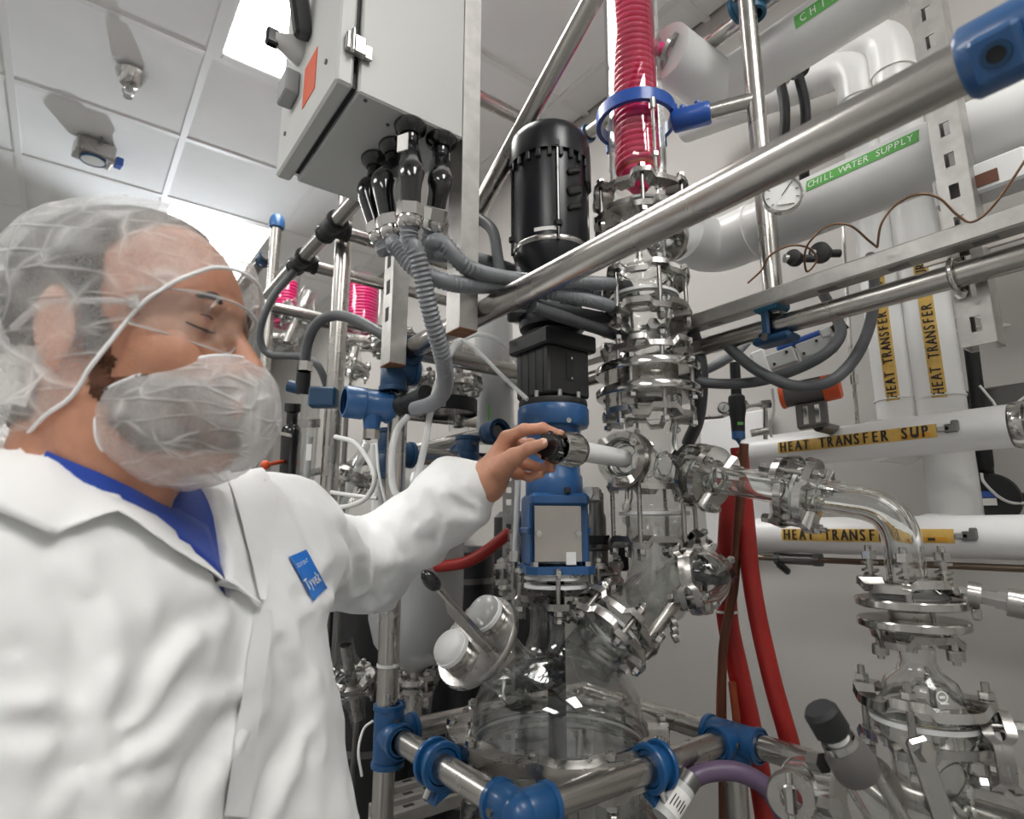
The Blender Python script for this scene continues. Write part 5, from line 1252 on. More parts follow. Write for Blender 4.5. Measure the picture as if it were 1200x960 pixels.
hose('grey hose making a U bend left of the stout rear post', [P(345, 318, 1.75), P(322, 345, 1.72), P(307, 378, 1.70), P(306, 403, 1.7), P(318, 416, 1.7), P(350, 418, 1.68), P(372, 428, 1.65), P(384, 455, 1.65)], .0105, 'hose_grey', 'flexible_conduit', 'conduit', group='rear grey hoses')
t = thing('flexible_conduit', 'grey conduit arching across the stout rear post to the strut', 'conduit', P(355, 428, 1.36), 'rear grey hoses')
obj('hose', G().tube(smooth_path([P(357, 426, 1.36), P(361, 400, 1.36), P(372, 379, 1.34), P(392, 370, 1.32), P(415, 374, 1.28), P(445, 390, 1.22), P(462, 402, 1.2)], 8), .0118, 14), 'hose_grey', t)
obj('union_nut', G().nut(P(357, 430, 1.36), ax, .018, .022), 'bright', t)
obj('gland', G().cyl(P(356, 437, 1.36), P(354, 462, 1.36), .016, n=16), 'rubber', t)
obj('side_fitting', G().cyl(P(338, 452, 1.36), P(352, 456, 1.36), .014, n=14), 'blue_dim', t)
# clear upright tubes with label, black cylinder
t = thing('flow_meter', 'clear tube flow meter with a small paper label left of the rear post', 'flow meter', P(352, 590, 1.40))
fa, fb = P(366, 452, 1.40), P(354, 600, 1.40)
obj('tube', gl_tube([fa, fb], .0215, .019, 20), 'thin_glass', t)
obj('inner_tube', gl_tube([P(363, 512, 1.40), P(358, 572, 1.40)], .0085, .0065, 14), 'frost', t)
obj('label', G().box(P(362, 530, 1.375), (.012, .001, .038), cols(RT, HD, ax)), 'paper', t)
for y_ in (495, 575): obj('coupling', G().cyl(P(363 if y_ < 500 else 356, y_ + 6, 1.40), P(363 if y_ < 500 else 356, y_ - 4, 1.40), .024, n=20), 'satin', t)
t = thing('flow_meter', 'narrow clear tube by the beard cover edge', 'flow meter', P(312, 560, 1.5))
obj('tube', gl_tube([P(321, 452, 1.5), P(308, 570, 1.5)], .016, .0135, 18), 'thin_glass', t)
obj('end_fitting', G().nut(P(314, 500, 1.5), ax, .019, .03), 'rubber', t)
t = thing('filter_housing', 'black cylinder filter housing between the clear tubes', 'filter', P(338, 590, 1.5))
obj('body', G().lathe(P(337, 600, 1.5), P(343, 480, 1.5) - P(337, 600, 1.5), [(0, 0), (.025, 0), (.025, .20), (.022, .215), (.014, .222), (.014, .25), (.02, .255), (.02, .275), (0, .275)], 24), 'black_gloss', t)
obj('clip', G().box(P(330, 508, 1.46), (.05, .006, .008), cols(RT - ax * .25, HD, ax)), 'satin', t)
obj('stand', G().cyl(P(337, 600, 1.5) * A(1, 1, 0), P(337, 600, 1.5) + ax * .01, .010, n=12), 'dark_steel', t)
t = thing('hand_valve', 'small orange valve knob beside the beard cover', 'knob', P(312, 545, 1.38))
obj('knob', G().ball(P(311, 545, 1.38), .011), 'orange', t); obj('stem', G().cyl(P(311, 545, 1.38), P(331, 541, 1.475), .005, n=10), 'orange', t)

# blue pressure transmitter
tq = P(432, 474, 1.14); ta_ = camdir(-.86, .02, -.50); tu = np.cross(A(0, 0, 1), ta_)
t = thing('pressure_transmitter', 'blue round pressure transmitter on the post above the sleeve', 'transmitter', P(441, 520, 1.14))
obj('housing', G().lathe(tq, ta_, [(0, -.052), (.024, -.052), (.030, -.046), (.031, -.030), (.0285, -.026), (.0285, .010), (.031, .012), (.031, .044), (.0285, .048), (.024, .048)], 36), 'blue_coat', t)
obj('window', G().lathe(tq, ta_, [(0, .038), (.024, .038), (.024, .040), (0, .040)], 30), 'black_gloss', t)
for k in range(10):
    th = k * 2 * PI / 10; u1, v1, w1 = frame(ta_)
    obj('cover_lug', G().box(tq - ta_ * .040 + (u1 * math.cos(th) + v1 * math.sin(th)) * .031, (.010, .006, .004), cols(ta_, -u1 * math.sin(th) + v1 * math.cos(th), u1 * math.cos(th) + v1 * math.sin(th)), .001), 'blue_coat', t)
obj('name_plate', G().box(tq - ta_ * .008 + ax * .0285, (.034, .016, .002), cols(ta_, tu, ax)), 'satin', t)
obj('neck', G().lathe(tq - ta_ * .008, -ax, [(.019, .020), (.017, .034), (.015, .048), (0, .048)], 24), 'blue_coat', t)
obj('process_nut', G().nut(tq - ta_ * .008 - ax * .058, ax, .0155, .018), 'bright', t)
obj('bracket', G().box(P(379, 466, 1.30), (.06, .03, .045), cols(RT, HD, ax), .005), 'blue_dim', t)
g0, g1 = tq - ta_ * .055, P(500, 462, 1.06)
t = thing('cable_gland', 'black ribbed cable gland between transmitter and grey conduit', 'fitting', g0)
gd_ = nrm(g1 - g0); gl_ = np.linalg.norm(g1 - g0)
obj('body', G().lathe(g0, gd_, [(0, 0), (.012, 0), (.015, .006), (.015, .02), (.019, .024), (.021, .034), (.019, .044), (.0155, .048), (.015, gl_ - .02), (.017, gl_ - .016), (.017, gl_), (0, gl_)], 20), 'rubber', t)
obj('wing', G().box(g0 + gd_ * .034 + ax * .014, (.012, .012, .02), cols(gd_, np.cross(ax, gd_), ax), .003), 'rubber', t)
obj('pin', G().cyl(g0 - RT * .02 - ax * .004 - HD * .02, g0 + RT * .02 - HD * .02, .003, n=8), 'satin', t)
# black strap ring and white tank
t = thing('white_tank', 'white plastic tank cylinder with a green mark behind the motor', 'tank', P(580, 505, 1.75))
tk0, tk1 = P(581, 520, 1.75), P(578, 362, 1.75)
obj('body', G().lathe(tk0, tk1 - tk0, [(0, 0), (.052, 0), (.056, .006), (.056, .38), (.050, .40), (0, .40)], 36), 'frost', t)
obj('liner', G().lathe(tk0, tk1 - tk0, [(0, .004), (.050, .004), (.050, .37), (0, .37)], 30), 'white_paint', t)
obj('mark', G().box(P(573, 484, 1.685), (.006, .001, .045), cols(RT, HD, ax)), 'green_tape', t)
# middle rear tubes with dark blue clamps
q = P(550, 425, 1.42); ftube('frame_tube', 'rear tube level with the strut foot left of the motor', A(.60, q[1], q[2]), A(1.05, q[1], q[2]), .0190)
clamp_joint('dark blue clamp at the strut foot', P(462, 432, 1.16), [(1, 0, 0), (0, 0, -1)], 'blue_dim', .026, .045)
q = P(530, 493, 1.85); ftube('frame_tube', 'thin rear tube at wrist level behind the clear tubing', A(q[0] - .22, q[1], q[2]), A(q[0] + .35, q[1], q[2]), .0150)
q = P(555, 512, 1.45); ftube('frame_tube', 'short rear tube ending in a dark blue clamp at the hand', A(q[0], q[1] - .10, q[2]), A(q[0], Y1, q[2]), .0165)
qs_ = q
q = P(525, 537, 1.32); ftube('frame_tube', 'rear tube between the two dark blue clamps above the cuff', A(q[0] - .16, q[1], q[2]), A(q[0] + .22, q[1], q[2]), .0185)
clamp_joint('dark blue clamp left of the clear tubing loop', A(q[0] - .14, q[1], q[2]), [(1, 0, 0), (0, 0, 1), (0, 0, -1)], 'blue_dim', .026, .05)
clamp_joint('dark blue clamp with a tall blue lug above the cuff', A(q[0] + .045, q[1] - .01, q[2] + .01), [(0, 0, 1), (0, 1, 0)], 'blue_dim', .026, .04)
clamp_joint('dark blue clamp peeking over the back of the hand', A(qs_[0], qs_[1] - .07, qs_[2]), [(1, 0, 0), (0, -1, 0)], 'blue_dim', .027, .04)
q = P(520, 478, 1.55)
t = thing('strap_ring', 'black strap ring around rear glassware under the conduit', 'strap', q)
obj('band', G().lathe(q, (0, 0, 1), [(.085, -.018), (.088, -.018), (.088, .018), (.085, .018)], 40, closed=True), 'rubber', t)
obj('liner', G().lathe(q, (0, 0, 1), [(.05, -.010), (.084, -.010), (.084, .012), (.05, .012)], 40, closed=True), 'satin', t)
obj('buckle', G().box(q - HD * .088, (.03, .006, .03), cols(RT, HD, ax), .002), 'satin', t)
for k, (x_, y_, d_, r_, h_, lb_) in enumerate(((482, 447, 1.5, .035, .10, 'clear rear glass joint under the grey strut foot'), (536, 452, 1.62, .045, .13, 'conical clear glass behind the hanging conduit'), (415, 560, 1.75, .03, .12, 'rear glass joint below the transmitter'),
                                                (468, 640, 1.5, .03, .1, 'rear glass joint at the elbow crease'), (505, 775, 1.5, .03, .12, 'rear glass outlet below the round bottom vessel'), (412, 800, 1.6, .04, .12, 'rear glass joint by the coat hem'), (605, 672, 1.22, .022, .09, 'small glass joint with springs left of the drive flange'), (350, 372, 2.2, .05, .12, 'far glass joint between the pink coils'), (462, 400, 1.75, .035, .1, 'rear glass ball joint right of the stout post'), (412, 432, 1.9, .03, .08, 'steel clamped glass at the grey rear hose'))):
    q = P(x_, y_, d_); t = thing('glass_joint', lb_, 'glass joint', q - A(0, 0, h_ / 2), 'small rear glass joints')
    a_ = nrm(A(.15 * ((k * 7) % 5 - 2), .1 * ((k * 3) % 5 - 2), 1))
    obj('glass', G().lathe(q, a_, [(r_ * .6, -h_), (r_ * .65, -h_ * .6), (r_, -h_ * .35), (r_ * 1.05, 0), (r_, h_ * .35), (r_ * .65, h_ * .6), (r_ * .55, h_)], 24), 'thin_glass', t)
    obj('stem', G().lathe(q, a_, [(r_ * .35, -h_ * .9), (r_ * .4, h_ * .9)], 14), 'satin' if k % 2 else 'frost', t)
    flange_joint(t, q, a_, r_, .026, r_ + .024, 4, .3 * k, .004, amp=.008, spring=k % 2 == 0)
    if k in (2, 5, 8, 9): obj('stand_rod', G().cyl(q * A(1, 1, 0), q - a_ * h_ * .8, .008, n=10), 'dark_steel', t)
# vessel with round bottom behind the sleeve
q = P(488, 700, 1.48)
t = thing('rear_vessel', 'grey round bottomed rear vessel under the sleeve', 'vessel', q - ax * .2)
obj('shell', G().lathe(q, ax, [(.02, -.175), (.03, -.165), (.07, -.145), (.10, -.105), (.115, -.05), (.117, .0), (.117, .30), (.10, .33), (.04, .35)], 44), 'frost', t)
obj('inner_vessel', G().lathe(q, ax, [(0, -.14), (.06, -.12), (.09, -.08), (.10, -.02), (.10, .28), (0, .30)], 36), 'dark_steel', t)
obj('outlet', G().cyl(q - ax * .16, q - ax * .30, .022, n=18), 'satin', t)
flange_joint(t, q - ax * .20, ax, .022, .03, .05, 4, .2, .004, amp=.008)
for k, (x_, y_, d_, w_, h_, lb_) in enumerate(((440, 690, 2.0, .26, .62, 'black insulated drum behind the worker sleeve'), (545, 640, 2.25, .22, .5, 'dark insulated drum behind the red hose stub'), (612, 600, 2.1, .2, .5, 'dark drum low behind the blue gearbox'))):
    q = P(x_, y_, d_); t = thing('insulated_drum', lb_, 'drum', A(q[0], q[1], 0), 'dark insulated drums')
    obj('body', G().lathe(A(q[0], q[1], 0), ax, [(0, 0), (w_ / 2, 0), (w_ / 2, q[2] - .02), (w_ / 2 - .02, q[2]), (0, q[2])], 36), 'black_cast', t)
    for j in range(5): obj('band', G().lathe(A(q[0], q[1], .25 + .24 * j), ax, [(w_ / 2, -.01), (w_ / 2 + .003, -.01), (w_ / 2 + .003, .01), (w_ / 2, .01)], 36, closed=True), 'dark_steel', t)
# clear and white tubing
T_ = [('clear tube arching from the strut foot over to the gear block', [P(608, 428, 1.2), P(590, 402, 1.2), P(562, 392, 1.2), P(542, 399, 1.2), P(530, 412, 1.2), P(524, 425, 1.2)], .0048),
      ('straight clear tube running down to the blue gearbox', [P(542, 398, 1.18), P(560, 412, 1.17), P(590, 442, 1.14), P(618, 468, 1.10)], .0042),
      ('long clear tube loop hanging in front of the dark blue clamps', [P(534, 402, 1.1), P(518, 432, 1.06), P(506, 475, 1.02), P(496, 530, 1.0), P(486, 565, 1.0), P(472, 582, 1.0), P(461, 572, 1.0), P(459, 535, 1.02), P(465, 505, 1.04), P(478, 488, 1.06)], .0058),
      ('white tube curling round below the transmitter', [P(393, 512, 1.25), P(415, 519, 1.2), P(432, 540, 1.16), P(439, 562, 1.14), P(430, 583, 1.16), P(410, 593, 1.2), P(388, 595, 1.25)], .0050),
      ('white tube running straight under the curled tube', [P(388, 577, 1.25), P(415, 581, 1.22), P(442, 584, 1.2)], .0042),
      ('thin white cord dropping to the sleeve crease', [P(441, 520, 1.10), P(444, 555, 1.08), P(452, 590, 1.08), P(457, 618, 1.08)], .0026),
      ('thin white cord beside the low blue tee', [P(437, 845, 1.0), P(426, 855, 1.0), P(420, 880, .98), P(424, 910, .97)], .0022)]
for lb_, pts, r_ in T_: hose(lb_, pts, r_, 'tubing' if r_ > .0027 and lb_.find('clear') >= 0 else 'cable_white', 'tubing', 'tubing', group='loose tubing behind the arm')
t = thing('white_pipe', 'white plastic upright pipe rising from the sleeve crease', 'pipe', P(441, 640, 1.25))
obj('pipe', G().cyl(P(441, 660, 1.25), P(444, 552, 1.25), .0135, n=20), 'ptfe', t)
obj('socket', G().cyl(P(444, 556, 1.25), P(444, 520, 1.25), .018, n=20), 'ptfe', t)
tag(obj('hose', G().tube(smooth_path([P(470, 668, 1.46), P(532, 662, 1.38), P(555, 655, 1.36), P(575, 642, 1.36), P(597, 624, 1.385)], 6), .0135, 14), 'red_hose', sharp=70), 'short red hose stub behind the forearm', 'hose')
t = thing('perforated_strut', 'narrow perforated steel strip upright left of the gearbox', 'strut', P(597, 760, 1.4))
s0, s1 = P(596, 800, 1.4), P(597, 545, 1.4); s0[2] = 0.
g = G(); sh = s1[2] - s0[2]
for s_ in (-1, 1): g.box(A(s0[0], s0[1], (s0[2] + s1[2]) / 2) + RT * .011 * s_, (.009, .0025, sh), cols(RT, HD, ax))
for k in range(int(sh / .03)): g.box(A(s0[0], s0[1], s0[2] + .03 * k + .008) + HD * 0, (.014, .0025, .016), cols(RT, HD, ax))
obj('strip', g, 'galv', t, 20)
t = thing('sensor_rod', 'thin white sensor rod standing left of the gearbox', 'rod', P(605, 690, 1.15))
obj('rod', G().cyl(P(604, 650, 1.14), P(607, 560, 1.14), .0058, n=12), 'cable_white', t)
obj('fitting', G().nut(P(603, 652, 1.14), ax, .010, .02), 'bright', t); obj('lower', G().cyl(P(603, 655, 1.14), P(602, 690, 1.14), .006, n=10), 'satin', t)
# valve cluster between gearbox and column
q = P(700, 640, 1.25)
t = thing('dosing_valve', 'dark dosing valve stack between gearbox and column', 'valve', q - ax * .12)
obj('stack', G().lathe(q, ax, [(0, -.10), (.026, -.10), (.028, -.06), (.022, -.055), (.022, -.01), (.030, -.005), (.030, .01), (.02, .014), (.02, .06), (.016, .07), (.016, .11), (0, .12)], 26), 'dark_steel', t)
obj('glass_sleeve', G().lathe(q, ax, [(.031, -.10), (.032, -.06), (.027, -.012)], 26), 'thin_glass', t)
obj('black_band', G().lathe(q, ax, [(.028, .004), (.042, .004), (.042, .022), (.028, .022)], 28, closed=True), 'rubber', t)
obj('hand_wheel', G().lathe(P(688, 578, 1.14), -HD - RT * .3, [(0, -.006), (.012, -.006), (.014, 0), (.012, .008), (0, .009)], 20), 'ptfe', t)
obj('wheel_clamp', G().box(P(690, 580, 1.155), (.05, .012, .03), cols(RT, HD, ax), .006), 'satin', t)
flange_joint(t, q - ax * .055, ax, .022, .03, .048, 4, .8, .004, amp=.008)
for k in range(3): obj('stacked_nut', G().nut(P(682, 636 + 9 * k, 1.12), ax, .010, .010), 'dark_steel', t)
obj('bracket', G().box(P(727, 652, 1.26), (.03, .03, .06), cols(RT, HD, ax), .004), 'rubber', t)
# low shelf rails behind the front tube
for k in range(3):
    a_, b_ = P(440, 965 - 16 * k, 1.25 + .12 * k), P(575, 930 - 20 * k, 1.6 + .14 * k)
    b_ = A(b_[0], a_[1], a_[2]); t = thing('shelf_rail', ('lowest perforated shelf rail behind the front tube', 'middle perforated shelf rail behind the front tube', 'rearmost perforated shelf rail behind the front tube')[k], 'rail', (a_ + b_) / 2, 'low shelf rails')
    obj('rail', G().box((a_ + b_) / 2, (abs(b_[0] - a_[0]), .03, .03), None, .003), 'galv', t)
    for j in range(8): obj('slot', G().box(a_ + (b_ - a_) * (j + .5) / 8 + A(0, 0, .0152), (.025, .012, .0008)), 'rubber', t)
    for j in (0, 1): obj('rail_leg', G().box(A((a_ if j else b_)[0], a_[1], a_[2] / 2 - .008), (.025, .025, a_[2] - .016), None, .002), 'galv', t)

# black cabinet added low behind the skid to darken background and reflections
cb = onZ(470, 604, 1.44)
t = thing('backdrop_cabinet', 'black cabinet added low behind the rear skid as a dark backdrop', 'cabinet', A(.95, 2.75, 0))
obj('carcass', G().box(A(.95, 2.75, .70), (1.25, .45, 1.40), None, .006), 'black_cast', t)
for k in range(3):
    d_ = obj('door', G().box(A(.95 - .41 + .41 * k, 2.515, .70), (.40, .022, 1.34), None, .004), 'black_paint', t)
    obj('handle', G().box(A(.95 - .41 + .41 * k + .15, 2.496, .95), (.018, .018, .14), None, .004), 'satin', d_)
# ------------------------------------------------------------------ the worker: surfaces grown from distance fields
def snets(Fv, lo, h):
    s = Fv < 0
    nx, ny, nz = Fv.shape
    sh = (nx - 1, ny - 1, nz - 1)
    cnt = np.zeros(sh, np.int16); acc = np.zeros(sh + (3,), np.float32)
    cs = [(0, 0, 0), (1, 0, 0), (0, 1, 0), (1, 1, 0), (0, 0, 1), (1, 0, 1), (0, 1, 1), (1, 1, 1)]
    def sub(Z, c): return Z[c[0]:c[0] + sh[0], c[1]:c[1] + sh[1], c[2]:c[2] + sh[2]]
    for a in range(8):
        for b in range(a + 1, 8):
            d = [cs[b][i] - cs[a][i] for i in range(3)]
            if sum(d) != 1 or min(d) < 0: continue
            m = sub(s, cs[a]) != sub(s, cs[b])
            fa, fb = sub(Fv, cs[a])[m], sub(Fv, cs[b])[m]
            t = (fa / (fa - fb))[:, None]
            acc[m] += np.array(cs[a], np.float32) + t * np.array(d, np.float32); cnt[m] += 1
    act = cnt > 0
    ids = -np.ones(sh, np.int64); ids[act] = np.arange(act.sum())
    base = np.argwhere(act)
    V = lo + h * (base + acc[act] / cnt[act][:, None])
    Fs = []
    for ax_ in range(3):
        o1, o2 = (ax_ + 1) % 3, (ax_ + 2) % 3
        sl = [slice(None)] * 3; sl2 = [slice(None)] * 3
        sl[ax_] = slice(0, -1); sl2[ax_] = slice(1, None)
        for o in (o1, o2): sl[o] = slice(1, -1); sl2[o] = slice(1, -1)
        A_, B_ = s[tuple(sl)], s[tuple(sl2)]
        E_ = np.argwhere(A_ != B_)
        if not len(E_): continue
        ins = A_[tuple(E_.T)]
        E_[:, o1] += 1; E_[:, o2] += 1
        def cid(d1, d2):
            q = E_.copy(); q[:, o1] -= d1; q[:, o2] -= d2
            return ids[q[:, 0], q[:, 1], q[:, 2]]
        q = np.stack([cid(1, 1), cid(0, 1), cid(0, 0), cid(1, 0)], 1)
        q[~ins] = q[~ins][:, ::-1]
        Fs.append(q)
    return V, np.concatenate(Fs)
def grow(f, lo, hi, h):
    lo, hi = np.asarray(lo, float), np.asarray(hi, float)
    n = np.ceil((hi - lo) / h).astype(int) + 1
    g = np.stack(np.meshgrid(*[lo[i] + h * np.arange(n[i]) for i in range(3)], indexing='ij'), -1).astype(np.float32)
    return snets(f(g.reshape(-1, 3)).reshape(n), lo, h)
def ell(p, c, r, R=None):
    q = p - np.asarray(c, np.float32)
    if R is not None: q = q @ np.asarray(R, np.float32)
    r = np.asarray(r, np.float32); k0 = np.linalg.norm(q / r, axis=1); k1 = np.linalg.norm(q / (r * r), axis=1)
    return k0 * (k0 - 1) / np.maximum(k1, 1e-6)
def rc(p, a, b, ra, rb):
    a, b = np.asarray(a, np.float32), np.asarray(b, np.float32); d = b - a
    t = np.clip(((p - a) @ d) / max(float(d @ d), 1e-9), 0, 1)
    return np.linalg.norm(p - a - t[:, None] * d, axis=1) - (ra + (rb - ra) * t)
def smin(a, b, k): h = np.clip(.5 + .5 * (b - a) / k, 0, 1); return b + (a - b) * h - k * h * (1 - h)
def smax(a, b, k): return -smin(-a, -b, k)
def un(k, *ds):
    d = ds[0]
    for e in ds[1:]: d = smin(d, e, k)
    return d
def mesh_obj(name, V, F_, m, parent, smooth=True):
    g = G(); g.v = [tuple(q) for q in V]; g.f = [tuple(int(i) for i in q) for q in F_]
    return obj(name, g, m, parent, 180)

# head frame (x forward, y to the worker's left, z up)
H0 = P(160, 401, .558)
_a, _p = math.radians(-3), math.radians(3.0)
hf = camdir(math.cos(_a) * math.cos(_p), math.sin(_p), math.sin(_a) * math.cos(_p))
hl_ = nrm(np.cross(A(0, 0, 1), hf)); hu = np.cross(hf, hl_)
HM = np.array([hf, hl_, hu]).T
def h2w(q): return H0 + np.asarray(q, float) @ HM.T
def head_sdf(q):
    ab = q.copy(); ab[:, 1] = np.abs(ab[:, 1])
    d = ell(q, (-.012, 0, .040), (.100, .077, .088))
    d = smin(d, ell(q, (.036, 0, -.004), (.056, .062, .086)), .03)
    d = smin(d, ell(q, (.026, 0, -.078), (.062, .056, .048)), .03)
    d = smin(d, ell(q, (.074, 0, -.106), (.024, .026, .022)), .025)
    d = smin(d, ell(ab, (.060, .042, -.030), (.024, .022, .024)), .022)
    d = smin(d, rc(ab, (.086, 0, .020), (.074, .044, .016), .0105, .009), .014)
    d = smax(d, -ell(ab, (.099, .033, -.002), (.020, .019, .0145)), .014)
    d = smin(d, ell(ab, (.0735, .033, -.003), (.0150, .0165, .0145)), .005)
    d = smin(d, rc(ab, (.0835, .022, .0035), (.0795, .044, .001), .0042, .0035), .004)
    d = smin(d, rc(q, (.086, 0, .010), (.110, 0, -.034), .0085, .0125), .010)
    d = smin(d, ell(ab, (.098, .013, -.040), (.012, .009, .009)), .007)
    d = smin(d, ell(q, (.090, 0, -.066), (.013, .024, .008)), .008)
    d = smin(d, ell(q, (.088, 0, -.077), (.013, .021, .008)), .006)
    ear = ell(ab, (-.012, .080, -.010), (.020, .0075, .034), cols((.97, .12, .22), (-.20, .97, 0), (-.2, 0, .97)))
    ear = smax(ear, -ell(ab, (-.006, .091, -.008), (.011, .007, .020)), .006)
    d = smin(d, ear, .007)
    d = smin(d, ell(ab, (-.008, .080, -.040), (.008, .006, .010)), .005)
    neck = rc(q, (-.022, 0, -.045), (-.050, 0, -.235), .060, .072)
    d = smin(d, neck, .03)
    d = smin(d, rc(ab, (-.005, .055, -.07), (.012, .018, -.205), .014, .016), .025)
    d = smin(d, rc(q, (.030, 0, -.13), (.018, 0, -.175), .012, .014), .02)
    return d
# torso frame
NB = h2w((-.050, 0, -.168))
tf = camdir(.975, 0, -.22); tl = nrm(np.cross(A(0, 0, 1), tf)); TM = np.array([tf, tl, A(0, 0, 1)]).T
def t2w(q): return NB + np.asarray(q, float) @ TM.T
SLd, ELB, WR = P(325, 636, .765), P(424, 668, .985), P(568, 566, .935)
SRd = t2w((.0, -.195, -.045)); ERB = t2w((-.05, -.255, -.32)); WRB = t2w((.16, -.20, -.46))
def torso_sdf(p, o=0.):
    q = (p - NB) @ TM
    d = ell(q, (.018, .006, -.19), (.120 + o, .185 + o, .225 + o))
    d = smin(d, ell(q, (.040, .010, -.42), (.140 + o, .190 + o, .22 + o)), .06)
    d = smin(d, ell(q, (.0, 0, -.62), (.125 + o, .172 + o, .19 + o)), .06)
    n2 = np.asarray(t2w((0, 0, .0)))
    for s_ in (SLd, SRd): d = smin(d, rc(p, n2 + (s_ - n2) * .1, s_, .052 + o, .062 + o), .05)
    return d
def body_sdf(p):
    d = torso_sdf(p, -.014)
    d = un(.03, d, rc(p, SLd, ELB, .058, .046), rc(p, ELB, WR, .046, .029), rc(p, SRd, ERB, .058, .046), rc(p, ERB, WRB, .046, .029))
    q = (p - H0) @ HM
    return smin(d, rc(q, (-.03, 0, -.10), (-.055, 0, -.25), .058, .068), .05)

# ---- left hand closing on the knob
kfw = -kd                                   # from knob towards the column
hx = nrm(P(650, 524, .905) - WR)
def hp(px, py, d): return P(px, py, d)
F_IDX = [hp(594, 514, .925), hp(614, 504, .915), hp(636, 502, .905), hp(655, 509, .898)]
F_THB = [hp(584, 549, .905), hp(602, 536, .888), hp(619, 526, .880), hp(636, 520, .880)]
F_MID = [hp(600, 522, .945), hp(622, 521, .945), hp(638, 532, .935), hp(646, 541, .915)]
F_RNG = [hp(598, 533, .952), hp(616, 543, .950), hp(632, 549, .935), hp(646, 549, .915)]
F_LIT = [hp(592, 544, .950), hp(606, 556, .945), hp(620, 559, .930), hp(634, 556, .915)]
def hand_sdf(p):
    d = rc(p, WR - hx * .06, WR, .028, .026)
    palm = un(.018, rc(p, WR, F_IDX[0], .022, .0125), rc(p, WR, F_MID[0], .022, .0125), rc(p, WR, F_RNG[0], .022, .012), rc(p, WR, F_LIT[0], .021, .0115))
    d = smin(d, palm, .02)
    d = smin(d, rc(p, WR + hx * .012 - A(0, 0, .004), F_THB[1], .019, .0125), .016)
    for ch, rr, k in ((F_IDX, (.0108, .0095, .0084, .0068), .006), (F_MID, (.0108, .0096, .0086, .007), .006), (F_RNG, (.0102, .0092, .0082, .0068), .006), (F_LIT, (.0092, .0082, .0072, .006), .006)):
        f = rc(p, ch[0], ch[1], rr[0], rr[1])
        for i in (1, 2): f = smin(f, rc(p, ch[i], ch[i + 1], rr[i], rr[i + 1]), .002)
        for i in (1, 2): f = smin(f, np.linalg.norm(p - ch[i].astype(np.float32), axis=1) - rr[i] * 1.06, .003)
        d = smin(d, f, k)
    f = rc(p, F_THB[0], F_THB[1], .0165, .0122); f = smin(f, rc(p, F_THB[1], F_THB[2], .0118, .0100), .004); f = smin(f, rc(p, F_THB[2], F_THB[3], .0100, .0078), .003)
    return smin(d, f, .008)

worker = thing('person', 'worker in white coat, hair net and beard cover turning a valve knob', 'person', A(NB[0], NB[1], 0))
lo_h, hi_h = np.array([-.135, -.11, -.245]), np.array([.135, .11, .145])
Vh, Fh = grow(head_sdf, lo_h, hi_h, .0026)
HV = Vh.copy()
Vb, Fb = grow(body_sdf, np.min([SRd, SLd, ELB, WR, ERB, WRB, t2w((-.2, 0, -.8))], 0) - .12, np.max([SRd, SLd, ELB, WR, ERB, WRB, NB], 0) + .12, .011)
allp = np.array(F_IDX + F_THB + F_MID + F_RNG + F_LIT + [WR, WR - hx * .06])
Vd, Fd = grow(hand_sdf, allp.min(0) - .04, allp.max(0) + .04, .0016)
def cull(V, F_, keep):
    k = keep(V); m = k[F_].all(1); F2 = F_[m]; u_i, inv = np.unique(F2, return_inverse=True)
    return V[u_i], inv.reshape(F2.shape)
def relax(V, F_, it=2, lam=.5):
    E_ = np.concatenate([F_[:, [0, 1]], F_[:, [1, 2]], F_[:, [2, 3]], F_[:, [3, 0]]])
    for _ in range(it):
        S = np.zeros_like(V); c = np.zeros(len(V))
        np.add.at(S, E_[:, 0], V[E_[:, 1]]); np.add.at(S, E_[:, 1], V[E_[:, 0]]); np.add.at(c, E_[:, 0], 1); np.add.at(c, E_[:, 1], 1)
        V = V + lam * (S / np.maximum(c, 1)[:, None] - V)
    return V
Vh_w = h2w(relax(Vh, Fh, 1))
Vd = relax(Vd, Fd, 1)
Vb2, Fb2 = Vb, Fb
VV = np.concatenate([Vh_w, Vb2, Vd]); FF = np.concatenate([Fh, Fb2 + len(Vh_w), Fd + len(Vh_w) + len(Vb2)])
mesh_obj('body', VV, FF, 'skin', worker)
# ---- nails
def nail(tip, prev, outw, w_, l_):
    d = nrm(tip - prev); n = nrm(outw - d * (outw @ d)); s_ = np.cross(d, n)
    return G().ball(tip + d * .001 + n * .0052, (l_, w_, .0022), cols(d, s_, n), 12, 6)
obj('fingernail', nail(F_IDX[3], F_IDX[2], A(0, 0, 1) + HD * .2, .0048, .0062), 'nail', worker)
obj('fingernail', nail(F_THB[3], F_THB[2], -HD + A(0, 0, 1) * .7, .0058, .0068), 'nail', worker)
# ---- hair and stubble: offset patches of the head surface
def vnormals(V, F_):
    n = np.cross(V[F_[:, 2]] - V[F_[:, 0]], V[F_[:, 3]] - V[F_[:, 1]]); N_ = np.zeros_like(V)
    for i in range(4): np.add.at(N_, F_[:, i], n)
    return N_ / np.maximum(np.linalg.norm(N_, axis=1), 1e-12)[:, None]
Nh = vnormals(HV, Fh)
def head_patch(name, keep, off, m):
    x, y, z = HV.T; k = keep(x, y, z)
    jit = .0012 * np.sin(x * 900 + y * 700) * np.sin(z * 800 + y * 500)
    V = HV + Nh * (off + jit)[:, None] if hasattr(off, '__len__') else HV + Nh * (off + jit)[:, None]
    V2, F2 = cull(V, Fh, lambda v: k)
    return mesh_obj(name, h2w(V2), F2, m, worker)
def hairline(z): return np.interp(z, [-.08, -.05, -.02, .03, .055, .085, .11, .13], [-.03, -.015, .020, .022, .020, .040, .062, .075])
